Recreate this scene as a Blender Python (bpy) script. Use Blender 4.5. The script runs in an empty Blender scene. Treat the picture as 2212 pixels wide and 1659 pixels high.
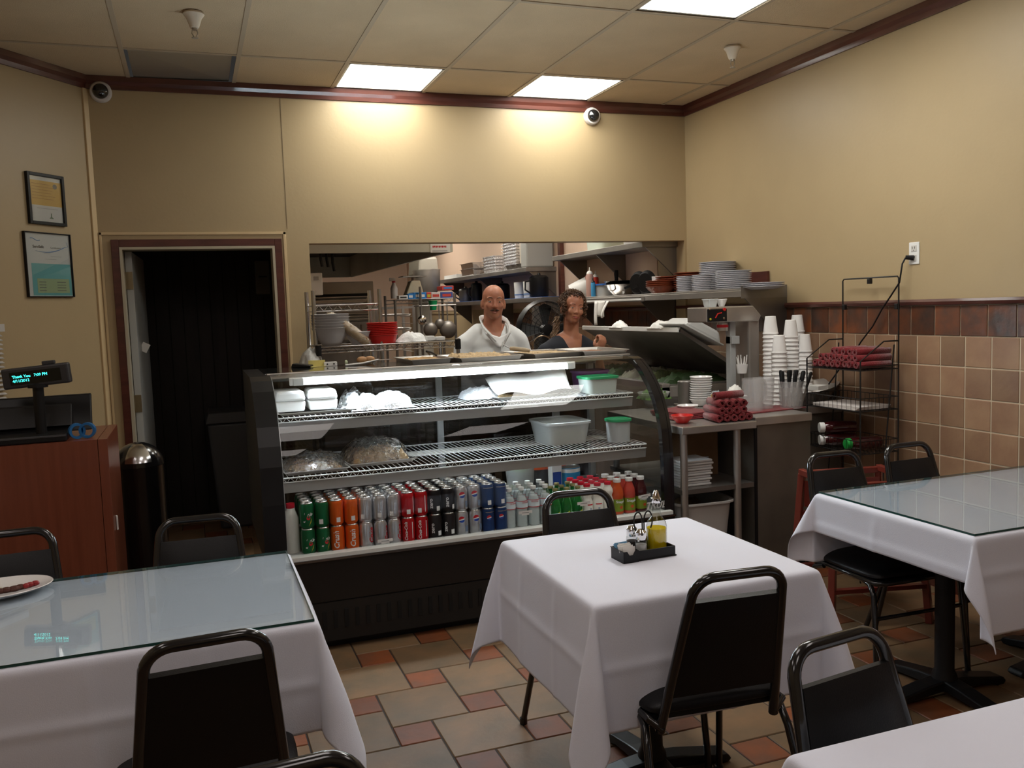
import bpy, bmesh, math, random
from math import pi, sin, cos, radians, sqrt, atan2, hypot
from mathutils import Vector, Matrix, Euler, noise
random.seed(7)
scene = bpy.context.scene
COL = scene.collection
# ------------------------------------------------------------------ camera, world, exposure
IMW, IMH, FPX = 2212.0, 1659.0, 1899.4
YAW, PITCH, ROLL, CAMH = 0.34708825, 0.08702357, -0.03465746, 1.55
def cam_axes():
    cy, sy, cp, sp, cr, sr = cos(YAW), sin(YAW), cos(PITCH), sin(PITCH), cos(ROLL), sin(ROLL)
    fwd = Vector((sy*cp, cy*cp, -sp)); right = Vector((cy, -sy, 0)); up = right.cross(fwd)
    return cr*right + sr*up, -sr*right + cr*up, fwd
AX_R, AX_U, AX_F = cam_axes()
CAM = Vector((0, 0, CAMH))
cd = bpy.data.cameras.new('camera'); cam = bpy.data.objects.new('camera', cd); COL.objects.link(cam)
cd.sensor_fit = 'HORIZONTAL'; cd.sensor_width = 36.0; cd.lens = FPX/IMW*36.0; cd.clip_start = 0.05; cd.clip_end = 100
cam.matrix_world = Matrix(((AX_R.x, AX_U.x, -AX_F.x, 0), (AX_R.y, AX_U.y, -AX_F.y, 0), (AX_R.z, AX_U.z, -AX_F.z, CAMH), (0, 0, 0, 1)))
scene.camera = cam
w = bpy.data.worlds.new('world'); scene.world = w; w.use_nodes = True
w.node_tree.nodes['Background'].inputs[0].default_value = (0.9, 0.85, 0.8, 1)
w.node_tree.nodes['Background'].inputs[1].default_value = 0.02
scene.view_settings.view_transform = 'Standard'; scene.view_settings.look = 'None'
scene.view_settings.gamma = 1.0; scene.view_settings.use_curve_mapping = False
scene.view_settings.exposure = 0.5
PANEL_E, HIDDEN_E, KITCHEN_E, TUBE_E = 10.5, 3.2, 10.0, 85.0      # visible and added unseen ceiling panels, unseen kitchen panels, display case tube
# turn a point of the photograph into a place on a known plane of the room
def ray(x, y):
    return (AX_F*FPX + AX_R*(x-IMW/2) - AX_U*(y-IMH/2)).normalized()
def PZ(x, y, z): d = ray(x, y); return CAM + d*((z-CAMH)/d.z)
def PY(x, y, Y): d = ray(x, y); return CAM + d*(Y/d.y)
def PX(x, y, X): d = ray(x, y); return CAM + d*(X/d.x)
def PP(x, y, p, n): d = ray(x, y); return CAM + d*((Vector(p)-CAM).dot(n)/d.dot(n))
XR, YB, H = 3.62, 5.95, 3.02         # right wall, back wall, ceiling

# ------------------------------------------------------------------ materials
MATS = {}
def mat(name, col, rough=.5, metal=0.0, var=0.0, vscale=8.0, bump=0.0, bscale=60.0, trans=0.0, ior=1.45, emit=0.0, coat=0.0, col2=None, alpha=1.0, spec=0.5, stretch=None, sheen=0.0, sss=0.0, rnd=0.0):
    if name in MATS: return MATS[name]
    m = bpy.data.materials.new(name); m.use_nodes = True; nt = m.node_tree; N = nt.nodes; L = nt.links
    b = N['Principled BSDF']; c = (*col, 1) if len(col) == 3 else col
    b.inputs['Base Color'].default_value = c; b.inputs['Roughness'].default_value = rough; b.inputs['Metallic'].default_value = metal
    b.inputs['Transmission Weight'].default_value = trans; b.inputs['IOR'].default_value = ior; b.inputs['Alpha'].default_value = alpha
    b.inputs['Coat Weight'].default_value = coat; b.inputs['Coat Roughness'].default_value = .08; b.inputs['Specular IOR Level'].default_value = spec
    b.inputs['Sheen Weight'].default_value = sheen; b.inputs['Subsurface Weight'].default_value = sss
    if sss: b.inputs['Subsurface Radius'].default_value = (.012, .004, .002)
    if emit: b.inputs['Emission Color'].default_value = c; b.inputs['Emission Strength'].default_value = emit
    if var or bump:
        tc = N.new('ShaderNodeTexCoord'); mp = N.new('ShaderNodeMapping'); L.new(tc.outputs['Object'], mp.inputs[0])
        if stretch: mp.inputs['Scale'].default_value = stretch
        if rnd:
            oi = N.new('ShaderNodeObjectInfo'); vm = N.new('ShaderNodeVectorMath'); vm.operation = 'SCALE'
            cx = N.new('ShaderNodeCombineXYZ'); L.new(oi.outputs['Random'], cx.inputs[0]); L.new(oi.outputs['Random'], cx.inputs[1])
            L.new(cx.outputs[0], vm.inputs[0]); vm.inputs['Scale'].default_value = 37.0; L.new(vm.outputs[0], mp.inputs['Location'])
    if var:
        n = N.new('ShaderNodeTexNoise'); n.inputs['Scale'].default_value = vscale; n.inputs['Detail'].default_value = 6
        L.new(mp.outputs[0], n.inputs['Vector'])
        mx = N.new('ShaderNodeMix'); mx.data_type = 'RGBA'
        cr = N.new('ShaderNodeMapRange'); cr.inputs[1].default_value = .32; cr.inputs[2].default_value = .68
        L.new(n.outputs['Fac'], cr.inputs[0])
        mx.inputs[6].default_value = c
        c2 = col2 if col2 else tuple(v*(1-var) for v in c[:3]); mx.inputs[7].default_value = (*c2, 1)
        L.new(cr.outputs[0], mx.inputs[0]); out = mx.outputs[2]
        if rnd:
            hs = N.new('ShaderNodeHueSaturation'); mr = N.new('ShaderNodeMapRange'); mr.inputs[3].default_value = 1-rnd; mr.inputs[4].default_value = 1+rnd
            L.new(oi.outputs['Random'], mr.inputs[0]); L.new(mr.outputs[0], hs.inputs['Value']); L.new(out, hs.inputs['Color']); out = hs.outputs[0]
        L.new(out, b.inputs['Base Color'])
    if bump:
        n2 = N.new('ShaderNodeTexNoise'); n2.inputs['Scale'].default_value = bscale; n2.inputs['Detail'].default_value = 4
        L.new(mp.outputs[0], n2.inputs['Vector']); bp = N.new('ShaderNodeBump'); bp.inputs['Strength'].default_value = bump; bp.inputs['Distance'].default_value = .01
        L.new(n2.outputs['Fac'], bp.inputs['Height']); L.new(bp.outputs[0], b.inputs['Normal'])
    MATS[name] = m; return m
def thin_glass(name, tint=(1, 1, 1), refl=1.0, bump=0.0, bscale=30, rough=0.0, base=0.04):
    """a clear sheet: mixes a mirror and a see-through shader by the angle of view (Fresnel)"""
    m = bpy.data.materials.new(name); m.use_nodes = True; nt = m.node_tree; N = nt.nodes; L = nt.links
    N.remove(N['Principled BSDF']); o = N['Material Output']
    t = N.new('ShaderNodeBsdfTransparent'); t.inputs[0].default_value = (*tint, 1)
    g = N.new('ShaderNodeBsdfGlossy'); g.inputs['Roughness'].default_value = rough
    f = N.new('ShaderNodeFresnel'); ge = N.new('ShaderNodeNewGeometry'); mi = N.new('ShaderNodeMapRange'); mi.inputs[3].default_value = 1.45; mi.inputs[4].default_value = 1/1.45
    L.new(ge.outputs['Backfacing'], mi.inputs[0]); L.new(mi.outputs[0], f.inputs[0])
    mm = N.new('ShaderNodeMath'); mm.operation = 'MULTIPLY'; mm.inputs[1].default_value = refl; L.new(f.outputs[0], mm.inputs[0]); mm.use_clamp = True
    mx = N.new('ShaderNodeMixShader'); L.new(mm.outputs[0], mx.inputs[0]); L.new(t.outputs[0], mx.inputs[1]); L.new(g.outputs[0], mx.inputs[2]); L.new(mx.outputs[0], o.inputs[0])
    if bump:
        tc = N.new('ShaderNodeTexCoord'); n2 = N.new('ShaderNodeTexNoise'); n2.inputs['Scale'].default_value = bscale; n2.inputs['Detail'].default_value = 5; n2.inputs['Distortion'].default_value = 1.5
        L.new(tc.outputs['Object'], n2.inputs['Vector']); bp = N.new('ShaderNodeBump'); bp.inputs['Strength'].default_value = bump; bp.inputs['Distance'].default_value = .02
        L.new(n2.outputs['Fac'], bp.inputs['Height']); L.new(bp.outputs[0], g.inputs['Normal']); L.new(bp.outputs[0], f.inputs['Normal'])
    MATS[name] = m; return m
def streaks(m, scale=(1, 1, 1), axis='Z', amount=.3, col2=(0, 0, 0), nscale=4):
    """long grain for wood or brushed steel, laid over the base colour"""
    nt = m.node_tree; N = nt.nodes; L = nt.links; b = N['Principled BSDF']
    tc = N.new('ShaderNodeTexCoord'); mp = N.new('ShaderNodeMapping'); mp.inputs['Scale'].default_value = scale; L.new(tc.outputs['Object'], mp.inputs[0])
    n = N.new('ShaderNodeTexNoise'); n.inputs['Scale'].default_value = nscale; n.inputs['Detail'].default_value = 8; L.new(mp.outputs[0], n.inputs['Vector'])
    mx = N.new('ShaderNodeMix'); mx.data_type = 'RGBA'; mx.inputs[6].default_value = b.inputs['Base Color'].default_value; mx.inputs[7].default_value = (*col2, 1)
    cr = N.new('ShaderNodeMapRange'); cr.inputs[1].default_value = .35; cr.inputs[2].default_value = .7; cr.inputs[4].default_value = amount
    L.new(n.outputs['Fac'], cr.inputs[0]); L.new(cr.outputs[0], mx.inputs[0]); L.new(mx.outputs[2], b.inputs['Base Color']); return m

# ------------------------------------------------------------------ mesh helpers
def B(): return bmesh.new()
def box(bm, x0, y0, z0, x1, y1, z1, M=None):
    vs = [bm.verts.new(Vector(p) if M is None else M @ Vector(p)) for p in ((x0,y0,z0),(x1,y0,z0),(x1,y1,z0),(x0,y1,z0),(x0,y0,z1),(x1,y0,z1),(x1,y1,z1),(x0,y1,z1))]
    for f in ((3,2,1,0),(4,5,6,7),(0,1,5,4),(1,2,6,5),(2,3,7,6),(3,0,4,7)): bm.faces.new([vs[i] for i in f])
    return vs
def quad(bm, *ps):
    return bm.faces.new([bm.verts.new(Vector(p)) for p in ps])
def lathe(bm, prof, seg=24, c=(0, 0, 0), M=None, sx=1, sy=1):
    rings = []
    for r, z in prof:
        if r < 1e-6: rings.append([bm.verts.new(_m(M, (c[0], c[1], c[2]+z)))])
        else: rings.append([bm.verts.new(_m(M, (c[0]+sx*r*cos(2*pi*i/seg), c[1]+sy*r*sin(2*pi*i/seg), c[2]+z))) for i in range(seg)])
    for a, b in zip(rings, rings[1:]):
        for i in range(seg):
            j = (i+1) % seg
            if len(a) == 1 and len(b) == 1: continue
            if len(a) == 1: bm.faces.new((a[0], b[j], b[i]))
            elif len(b) == 1: bm.faces.new((a[i], a[j], b[0]))
            else: bm.faces.new((a[i], a[j], b[j], b[i]))
    return rings
def _m(M, p): return Vector(p) if M is None else M @ Vector(p)
def tube(bm, pts, r, seg=8, closed=False, cap=True):
    pts = [Vector(p) for p in pts]; n = len(pts); rings = []; up = None
    rr = r if isinstance(r, (list, tuple)) else [r]*n
    for i, p in enumerate(pts):
        a = pts[i-1] if (i > 0 or closed) else p; b = pts[(i+1) % n] if (i < n-1 or closed) else p
        t = (b-a).normalized() if (b-a).length > 1e-9 else Vector((0, 0, 1))
        if up is None:
            up = Vector((0, 0, 1)) if abs(t.z) < .9 else Vector((1, 0, 0))
        u = (up - t*up.dot(t)); u = u.normalized() if u.length > 1e-6 else t.orthogonal().normalized()
        v = t.cross(u); up = u
        rings.append([bm.verts.new(p + (u*cos(2*pi*k/seg) + v*sin(2*pi*k/seg))*rr[i]) for k in range(seg)])
    for i in range(n if closed else n-1):
        a, b = rings[i], rings[(i+1) % n]
        for k in range(seg): bm.faces.new((a[k], a[(k+1) % seg], b[(k+1) % seg], b[k]))
    if cap and not closed:
        bm.faces.new(rings[0][::-1]); bm.faces.new(rings[-1])
def rbar(bm, a, b, w, t=None):
    """square bar from a to b"""
    a, b = Vector(a), Vector(b); t = t or w; d = (b-a); z = d.normalized(); x = z.orthogonal().normalized() if abs(z.z) < .999 else Vector((1, 0, 0))
    if abs(z.z) < .999: x = Vector((0, 0, 1)).cross(z).normalized()
    y = z.cross(x); M = Matrix(((x.x, y.x, z.x, a.x), (x.y, y.y, z.y, a.y), (x.z, y.z, z.z, a.z), (0, 0, 0, 1)))
    box(bm, -w/2, -t/2, 0, w/2, t/2, d.length, M)
def prism(bm, poly, a, b, axis='x'):
    """poly of 2D points pushed along an axis: x -> (y,z), y -> (x,z), z -> (x,y)"""
    f = {'x': lambda p, s: (s, p[0], p[1]), 'y': lambda p, s: (p[0], s, p[1]), 'z': lambda p, s: (p[0], p[1], s)}[axis]
    A = [bm.verts.new(f(p, a)) for p in poly]; Bv = [bm.verts.new(f(p, b)) for p in poly]; n = len(poly)
    bm.faces.new(A[::-1]); bm.faces.new(Bv)
    for i in range(n): bm.faces.new((A[i], A[(i+1) % n], Bv[(i+1) % n], Bv[i]))
def ell(bm, c, r, seg=14, rings=9, M=None):
    prof = [(sin(pi*i/rings), -cos(pi*i/rings)) for i in range(rings+1)]
    T = Matrix.Translation(Vector(c)) @ (M if M else Matrix.Identity(4)) @ Matrix.Diagonal((r[0], r[1], r[2], 1))
    lathe(bm, prof, seg, (0, 0, 0), T)
def arc(c, r, a0, a1, n, plane='xz'):
    out = []
    for i in range(n+1):
        a = a0 + (a1-a0)*i/n; u, v = r*cos(a), r*sin(a)
        out.append(Vector(c) + (Vector((u, 0, v)) if plane == 'xz' else Vector((0, u, v)) if plane == 'yz' else Vector((u, v, 0))))
    return out
def finish(o, bm, m, smooth, ang=35):
    bmesh.ops.recalc_face_normals(bm, faces=bm.faces[:])
    me = bpy.data.meshes.new(o if isinstance(o, str) else o.name); bm.to_mesh(me); bm.free()
    for mm in (m if isinstance(m, (list, tuple)) else [m]): me.materials.append(mm)
    if smooth:
        me.polygons.foreach_set('use_smooth', [True]*len(me.polygons)); me.set_sharp_from_angle(angle=radians(ang))
    return me
def obj(name, bm, m, parent=None, smooth=True, bevel=0, loc=None, rz=0, label=None, ang=35, solid=0, sub=0):
    me = finish(name, bm, m, smooth, ang); o = bpy.data.objects.new(name, me); COL.objects.link(o)
    if parent: o.parent = parent
    if loc is not None: o.location = loc
    if rz: o.rotation_euler = (0, 0, rz)
    if solid: md = o.modifiers.new('solid', 'SOLIDIFY'); md.thickness = solid; md.offset = 0
    if bevel: md = o.modifiers.new('bevel', 'BEVEL'); md.width = bevel; md.segments = 2; md.limit_method = 'ANGLE'; md.angle_limit = radians(40)
    if sub: md = o.modifiers.new('sub', 'SUBSURF'); md.levels = sub; md.render_levels = sub
    if label: o['label'] = label
    return o
def tag(o, label, cat, group=None):
    o['label'] = label; o['category'] = cat
    if group: o['group'] = group
    return o
def thing(name, label, cat, loc=(0, 0, 0), rz=0, group=None, rot=None):
    o = bpy.data.objects.new(name, None); COL.objects.link(o); o.location = loc; o.empty_display_size = .05
    o.rotation_euler = rot if rot else (0, 0, rz); return tag(o, label, cat, group)
def struct(name, bm, m, parent=None, **k):
    o = obj(name, bm, m, parent, **k)
    if not parent: o['kind'] = 'structure'
    return o
CH = {}
def dup(root, loc, rz=None, label=None, group=None, rot=None, scale=None, mats=None):
    r = root.copy(); COL.objects.link(r); r.location = loc
    if rz is not None: r.rotation_euler = (0, 0, rz)
    if rot is not None: r.rotation_euler = rot
    if scale is not None: r.scale = scale
    if label: r['label'] = label
    if group: r['group'] = group
    for ch in list(root.children):
        c = ch.copy(); COL.objects.link(c); c.parent = r
        for g in ch.children:
            d = g.copy(); COL.objects.link(d); d.parent = c
    return r
ORD = ['first','second','third','fourth','fifth','sixth','seventh','eighth','ninth','tenth','eleventh','twelfth','thirteenth','fourteenth','fifteenth','sixteenth','seventeenth','eighteenth','nineteenth','twentieth']
def nth(i, n, end='left'):
    if n == 1: return 'single'
    if i == 0: return {'left': 'leftmost', 'top': 'topmost', 'front': 'frontmost', 'bottom': 'lowest'}[end]
    if i == n-1: return {'left': 'rightmost', 'top': 'bottom', 'front': 'rearmost', 'bottom': 'topmost'}[end]
    return ORD[i]
def text_mesh(s, size, depth=0.0004, bold=False, shear=0.0, fn=None, align='CENTER', sx=1.0):
    cu = bpy.data.curves.new('t', 'FONT'); cu.body = s; cu.size = size; cu.extrude = depth; cu.align_x = align; cu.align_y = 'CENTER'; cu.shear = shear; cu.resolution_u = 2
    if bold: cu.offset = size*.02
    o = bpy.data.objects.new('t', cu); COL.objects.link(o); dg = bpy.context.evaluated_depsgraph_get(); dg.update()
    me = bpy.data.meshes.new_from_object(o.evaluated_get(dg)); bpy.data.objects.remove(o); bpy.data.curves.remove(cu)
    for v in me.vertices:
        v.co.x *= sx
        if fn: v.co = Vector(fn(v.co))
    return me
def text(name, s, size, m, parent, loc=(0, 0, 0), rot=(pi/2, 0, 0), label=None, **k):
    me = text_mesh(s, size, **k); me.materials.append(m); o = bpy.data.objects.new(name, me); COL.objects.link(o)
    if parent: o.parent = parent
    o.location = loc; o.rotation_euler = rot
    if label: o['label'] = label
    return o
def wrap(R, up=True, ang=0.0, z0=0.0, vertical=False, x0=0.0):
    """bend flat lettering around an upright cylinder of radius R, facing -Y"""
    def f(c):
        u, v = (c.x, c.y) if not vertical else (-c.y, c.x)
        a = ang + u/R; r = R + .0003 + c.z
        return (r*sin(a), -r*cos(a), z0 + v)
    return f

# ------------------------------------------------------------------ shared materials
M_wall = mat('cream_paint', (.44, .335, .19), .40, var=.05, vscale=2.5, bump=.06, bscale=45)
M_wall2 = mat('kitchen_paint', (.64, .47, .35), .6, var=.05, vscale=2)
M_trimwood = mat('mahogany_trim', (.105, .029, .019), .35, var=.35, vscale=6, stretch=(1, 1, 6), coat=.3)
M_ceil = mat('ceiling_tile', (.60, .465, .30), .8, var=.1, vscale=3, bump=.5, bscale=220, rnd=.04)
M_grid = mat('ceiling_grid', (.42, .34, .24), .6)
M_steel = mat('stainless_steel', (.50, .47, .44), .32, .78, var=.18, vscale=5, bump=.03, bscale=30)
M_steeld = mat('dull_steel', (.30, .28, .26), .42, .8, var=.3, vscale=4)
M_alu = mat('aluminium', (.62, .61, .60), .28, 1.0, var=.1, vscale=9)
M_chrome = mat('chrome', (.8, .8, .8), .08, 1.0)
M_black = mat('black_plastic', (.008, .008, .009), .4, spec=.35)
M_blackm = mat('black_enamel', (.010, .010, .011), .18, coat=.5)
M_vinyl = mat('black_vinyl', (.007, .007, .008), .42, bump=.12, bscale=300, spec=.3)
M_white = mat('white_plastic', (.78, .78, .76), .35)
M_ceram = mat('white_china', (.78, .78, .78), .15, coat=.4)
M_foam = mat('white_foam', (.86, .85, .84), .6)
M_paper = mat('white_paper', (.8, .79, .76), .7)
M_cloth = mat('white_tablecloth', (.77, .80, .92), .85, bump=.12, bscale=420, sheen=.25, var=.03, vscale=3)
M_red = mat('red_napkin', (.22, .008, .014), .85, var=.35, vscale=25, bump=.4, bscale=160, sheen=.3)
M_glass = thin_glass('clear_glass', (.97, .985, .98), 1.0)
M_tableglass = thin_glass('table_glass', (.93, .965, .97), 1.25)
M_wood = streaks(mat('cherry_laminate', (.20, .056, .028), .38, coat=.2), (14, 14, .9), amount=.5, col2=(.12, .026, .012), nscale=3)
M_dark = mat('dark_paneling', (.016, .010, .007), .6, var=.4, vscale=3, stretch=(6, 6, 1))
M_skin = mat('skin', (.50, .235, .145), .5, var=.12, vscale=14, sss=.12, col2=(.42, .16, .10), bump=.06, bscale=90)
M_skin2 = mat('tanned_skin', (.44, .20, .115), .48, var=.1, vscale=14, sss=.12, col2=(.38, .15, .09), bump=.05, bscale=90)
M_red_plastic = mat('red_plastic', (.50, .015, .012), .35)
M_terra = mat('terracotta', (.26, .06, .025), .4, var=.3, vscale=10, coat=.3)
M_card = mat('cardboard', (.23, .13, .065), .8, var=.15)
M_wire = mat('chrome_wire', (.55, .55, .55), .25, 1.0)
M_wirew = mat('white_coated_wire', (.62, .62, .60), .35)
M_wireb = mat('black_wire', (.010, .009, .009), .35)
M_green = mat('green_lid', (.02, .28, .11), .4)
M_frost = mat('frosted_plastic', (.75, .78, .76), .35, trans=.55, ior=1.15)
M_clearp = thin_glass('clear_plastic', (.86, .87, .87), 1.6, bump=.15, bscale=12)
M_foil = mat('foil', (.75, .75, .77), .2, .7, bump=1.0, bscale=45)
M_film = thin_glass('cling_film', (.93, .93, .93), 4.5, bump=1.0, bscale=26)
# ================================================================== ROOM SHELL
wt = .14
DX0, DX1, DZ = -.383, .543, 2.0                     # door opening
OX0, OX1, OZ = .765, 3.60, 2.015                    # opening to the kitchen
bm = B()
box(bm, -.62, YB, 0, DX0, YB+wt, H); box(bm, DX0, YB, DZ, DX1, YB+wt, H); box(bm, DX1, YB, 0, OX0, YB+wt, H)
box(bm, OX0, YB, OZ, OX1, YB+wt, H); box(bm, OX1, YB, 0, XR+.02, YB+wt, H)
struct('wall_back', bm, M_wall, smooth=False)
bm = B(); box(bm, .629, YB-.0025, 2.11, .633, YB+.001, 2.95); struct('trim_9', bm, mat('panel_joint', (.27, .205, .12), .6), smooth=False)
# angled wall on the left
LP = Vector((-.51, YB, 0)); LD = Vector((-.615, -.788, 0)).normalized(); LN = Vector((.788, -.615, 0)).normalized()
def LW(s, z, off=0): return LP + LD*s + LN*off + Vector((0, 0, z))
def lbox(bm, s0, z0, s1, z1, o0, o1):
    ps = [LW(s0,z0,o0),LW(s1,z0,o0),LW(s1,z0,o1),LW(s0,z0,o1),LW(s0,z1,o0),LW(s1,z1,o0),LW(s1,z1,o1),LW(s0,z1,o1)]
    vs = [bm.verts.new(p) for p in ps]
    for f in ((3,2,1,0),(4,5,6,7),(0,1,5,4),(1,2,6,5),(2,3,7,6),(3,0,4,7)): bm.faces.new([vs[i] for i in f])
bm = B(); lbox(bm, -.02, 0, 2.6, H, -.1, 0); struct('wall_left', bm, M_wall, smooth=False)
LE = LW(2.6, 0)
bm = B(); box(bm, LE.x-.1, -1.9, 0, LE.x, LE.y+.02, H); struct('wall_left.001', bm, M_wall, smooth=False)
bm = B(); box(bm, LE.x-.1, -2.0, 0, XR+.1, -1.9, H); struct('wall_front', bm, M_wall, smooth=False)
bm = B(); lbox(bm, -.012, 0, .028, 2.95, -.01, .012); struct('trim_1', bm, mat('cream_gloss', (.62, .47, .27), .35), smooth=False, bevel=.004)
# right wall, all the way into the kitchen
RAIL0, RAIL1 = 1.484, 1.517
bm = B(); box(bm, XR, -2, RAIL0, XR+.1, 15.3, H); box(bm, XR+.012, -2, 0, XR+.1, 15.3, RAIL0)
WR = struct('wall_right', bm, M_wall, smooth=False)
grout = mat('wall_grout', (.60, .52, .38), .8)
bm = B(); box(bm, XR+.0005, -2, 0, XR+.014, 9.0, RAIL0); obj('grout', bm, grout, WR, smooth=False)
M_wt = mat('wall_tile', (.33, .205, .12), .38, var=1, vscale=6, col2=(.25, .14, .085), bump=.15, bscale=25, rnd=.22)
M_at = mat('accent_tile', (.16, .05, .018), .3, var=1, vscale=9, col2=(.055, .035, .028), bump=.25, bscale=20, rnd=.45)
def tile_mesh(name, w, h, t, m, b=.0025):
    bm = B(); vs = box(bm, -w/2, -t/2, -h/2, w/2, t/2, h/2); bmesh.ops.bevel(bm, geom=[e for e in bm.edges], offset=b, segments=1, affect='EDGES')
    return finish(name, bm, m, False)
me_w = tile_mesh('tile', .1495, .1492, .012, M_wt); me_a = tile_mesh('tile', .157, .152, .014, M_at)
def put(name, me, parent, loc, rot=(0, 0, 0)):
    o = bpy.data.objects.new(name, me); COL.objects.link(o); o.parent = parent; o.location = loc; o.rotation_euler = rot; return o
for k in range(-8, 14):                                   # rows of field tiles, 8 up
    for r in range(8):
        y, z = 3.656+.155*k-.0775, 1.328-.155*r-.0775
        put('tile', me_w, WR, (XR+.0035, y, z), (0, 0, pi/2))
for k in range(-8, 13): put('tile', me_a, WR, (XR+.0025, 3.699+.1615*k-.081, 1.406), (0, 0, pi/2))
bm = B()
for k in range(14, 46):
    for r in range(8):
        y, z = 3.656+.155*k-.0775, 1.328-.155*r-.0775; box(bm, XR-.0025, y-.075, z-.075, XR+.0095, y+.075, z+.075)
for k in range(-34, -8):
    for r in range(8):
        y, z = 3.656+.155*k-.0775, 1.328-.155*r-.0775; box(bm, XR-.0025, y-.075, z-.075, XR+.0095, y+.075, z+.075)
o = obj('far_tile', bm, M_wt, WR, smooth=False); o['kind'] = 'stuff'
bm = B()
for k in list(range(13, 45))+list(range(-32, -8)): y = 3.699+.1615*k-.081; box(bm, XR-.0035, y-.0785, 1.33, XR+.009, y+.0785, 1.482)
o = obj('far_accent_tile', bm, M_at, WR, smooth=False); o['kind'] = 'stuff'
bm = B(); box(bm, XR-.012, -1.9, 0, XR+.013, YB, .085); struct('baseboard_right', bm, M_trimwood, smooth=False, bevel=.003)
bm = B(); prism(bm, [(XR, RAIL0), (XR-.018, RAIL0+.004), (XR-.024, RAIL0+.02), (XR-.020, RAIL1), (XR, RAIL1)], -2, 9.0, 'y'); struct('trim_2', bm, M_trimwood, smooth=False)
# crown moulding
def crown(name, a, b, n):
    bm = B(); a, b, n = Vector(a), Vector(b), Vector(n); pr = [(0, -.075), (.012, -.075), (.016, -.05), (.028, -.03), (.034, -.0), (0, -.0)]
    A = [bm.verts.new(a + n*p + Vector((0, 0, H+q))) for p, q in pr]; C = [bm.verts.new(b + n*p + Vector((0, 0, H+q))) for p, q in pr]
    bm.faces.new(A); bm.faces.new(C)
    for i in range(len(pr)): bm.faces.new((A[i], A[(i+1) % 6], C[(i+1) % 6], C[i]))
    struct(name, bm, M_trimwood, smooth=False)
crown('trim_3', (-.53, YB, 0), (XR, YB, 0), (0, -1, 0)); crown('trim_4', (XR, YB, 0), (XR, -1.9, 0), (-1, 0, 0)); crown('trim_5', LW(-.01, 0), LW(2.6, 0), LN)
# ceiling: plenum slab, T grid and the lay-in tiles
bm = B(); box(bm, -2.3, -2.1, H+.25, XR+.2, YB+.2, H+.33); CE = struct('ceiling', bm, mat('plenum', (.02, .018, .015), .9), smooth=False)
GX = [-2.075+.611*k for k in range(10)]; GX = [.35+.613*(k-4) for k in range(11)]; GY = [5.31-1.22*k for k in range(-1, 7)]
bm = B()
for x in GX: box(bm, x-.012, -1.9, H-.004, x+.012, YB, H+.002)
for y in GY[1:]:
    box(bm, -2.2, y-.012, H-.0035, XR, y+.012, H+.0025)
obj('ceiling_grid', bm, M_grid, CE, smooth=False)
LIGHTS = {(5, 0): 1, (7, 0): 1, (7, 2): 2, (4, 3): 1, (1, 3): 1, (7, 4): 1, (4, 5): 1, (1, 5): 1}  # besides the visible panels, lamps out of view added for room light
meT = {}
for i in range(10):
    for j in range(7):
        x0, x1 = GX[i]+.006, min(GX[i+1]-.006, XR); y1, y0 = (GY[j]-.006, GY[j+1]+.006)
        if j == 0: y1 = YB
        y0 = max(y0, -1.9)
        if x1-x0 < .05 or y1-y0 < .05: continue
        if (i, j) in LIGHTS or (i, j) == (3, 0): continue
        key = (round(x1-x0, 3), round(y1-y0, 3))
        if key not in meT:
            bm = B(); box(bm, -key[0]/2, -key[1]/2, 0, key[0]/2, key[1]/2, .015); meT[key] = finish('ceiling_tile', bm, M_ceil, False)
        put('ceiling_tile', meT[key], CE, ((x0+x1)/2, (y0+y1)/2, H+.001))
# the odd tarnished panel that has slipped open at one side
bm = B(); x0, x1 = GX[3]+.03, GX[4]-.03
vs = [(x0, 5.34, H+.004), (x1, 5.36, H+.035), (x1, YB, H+.012), (x0, YB, H+.004)]
A = [bm.verts.new(v) for v in vs]; C = [bm.verts.new(Vector(v)+Vector((0, 0, .01))) for v in vs]; bm.faces.new(A); bm.faces.new(C[::-1])
for i in range(4): bm.faces.new((A[i], A[(i+1) % 4], C[(i+1) % 4], C[i]))
obj('slipped_panel', bm, mat('dull_panel', (.36, .32, .26), .3, .4), CE, smooth=False, label='dark dull panel sitting askew in the ceiling grid')
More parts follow.
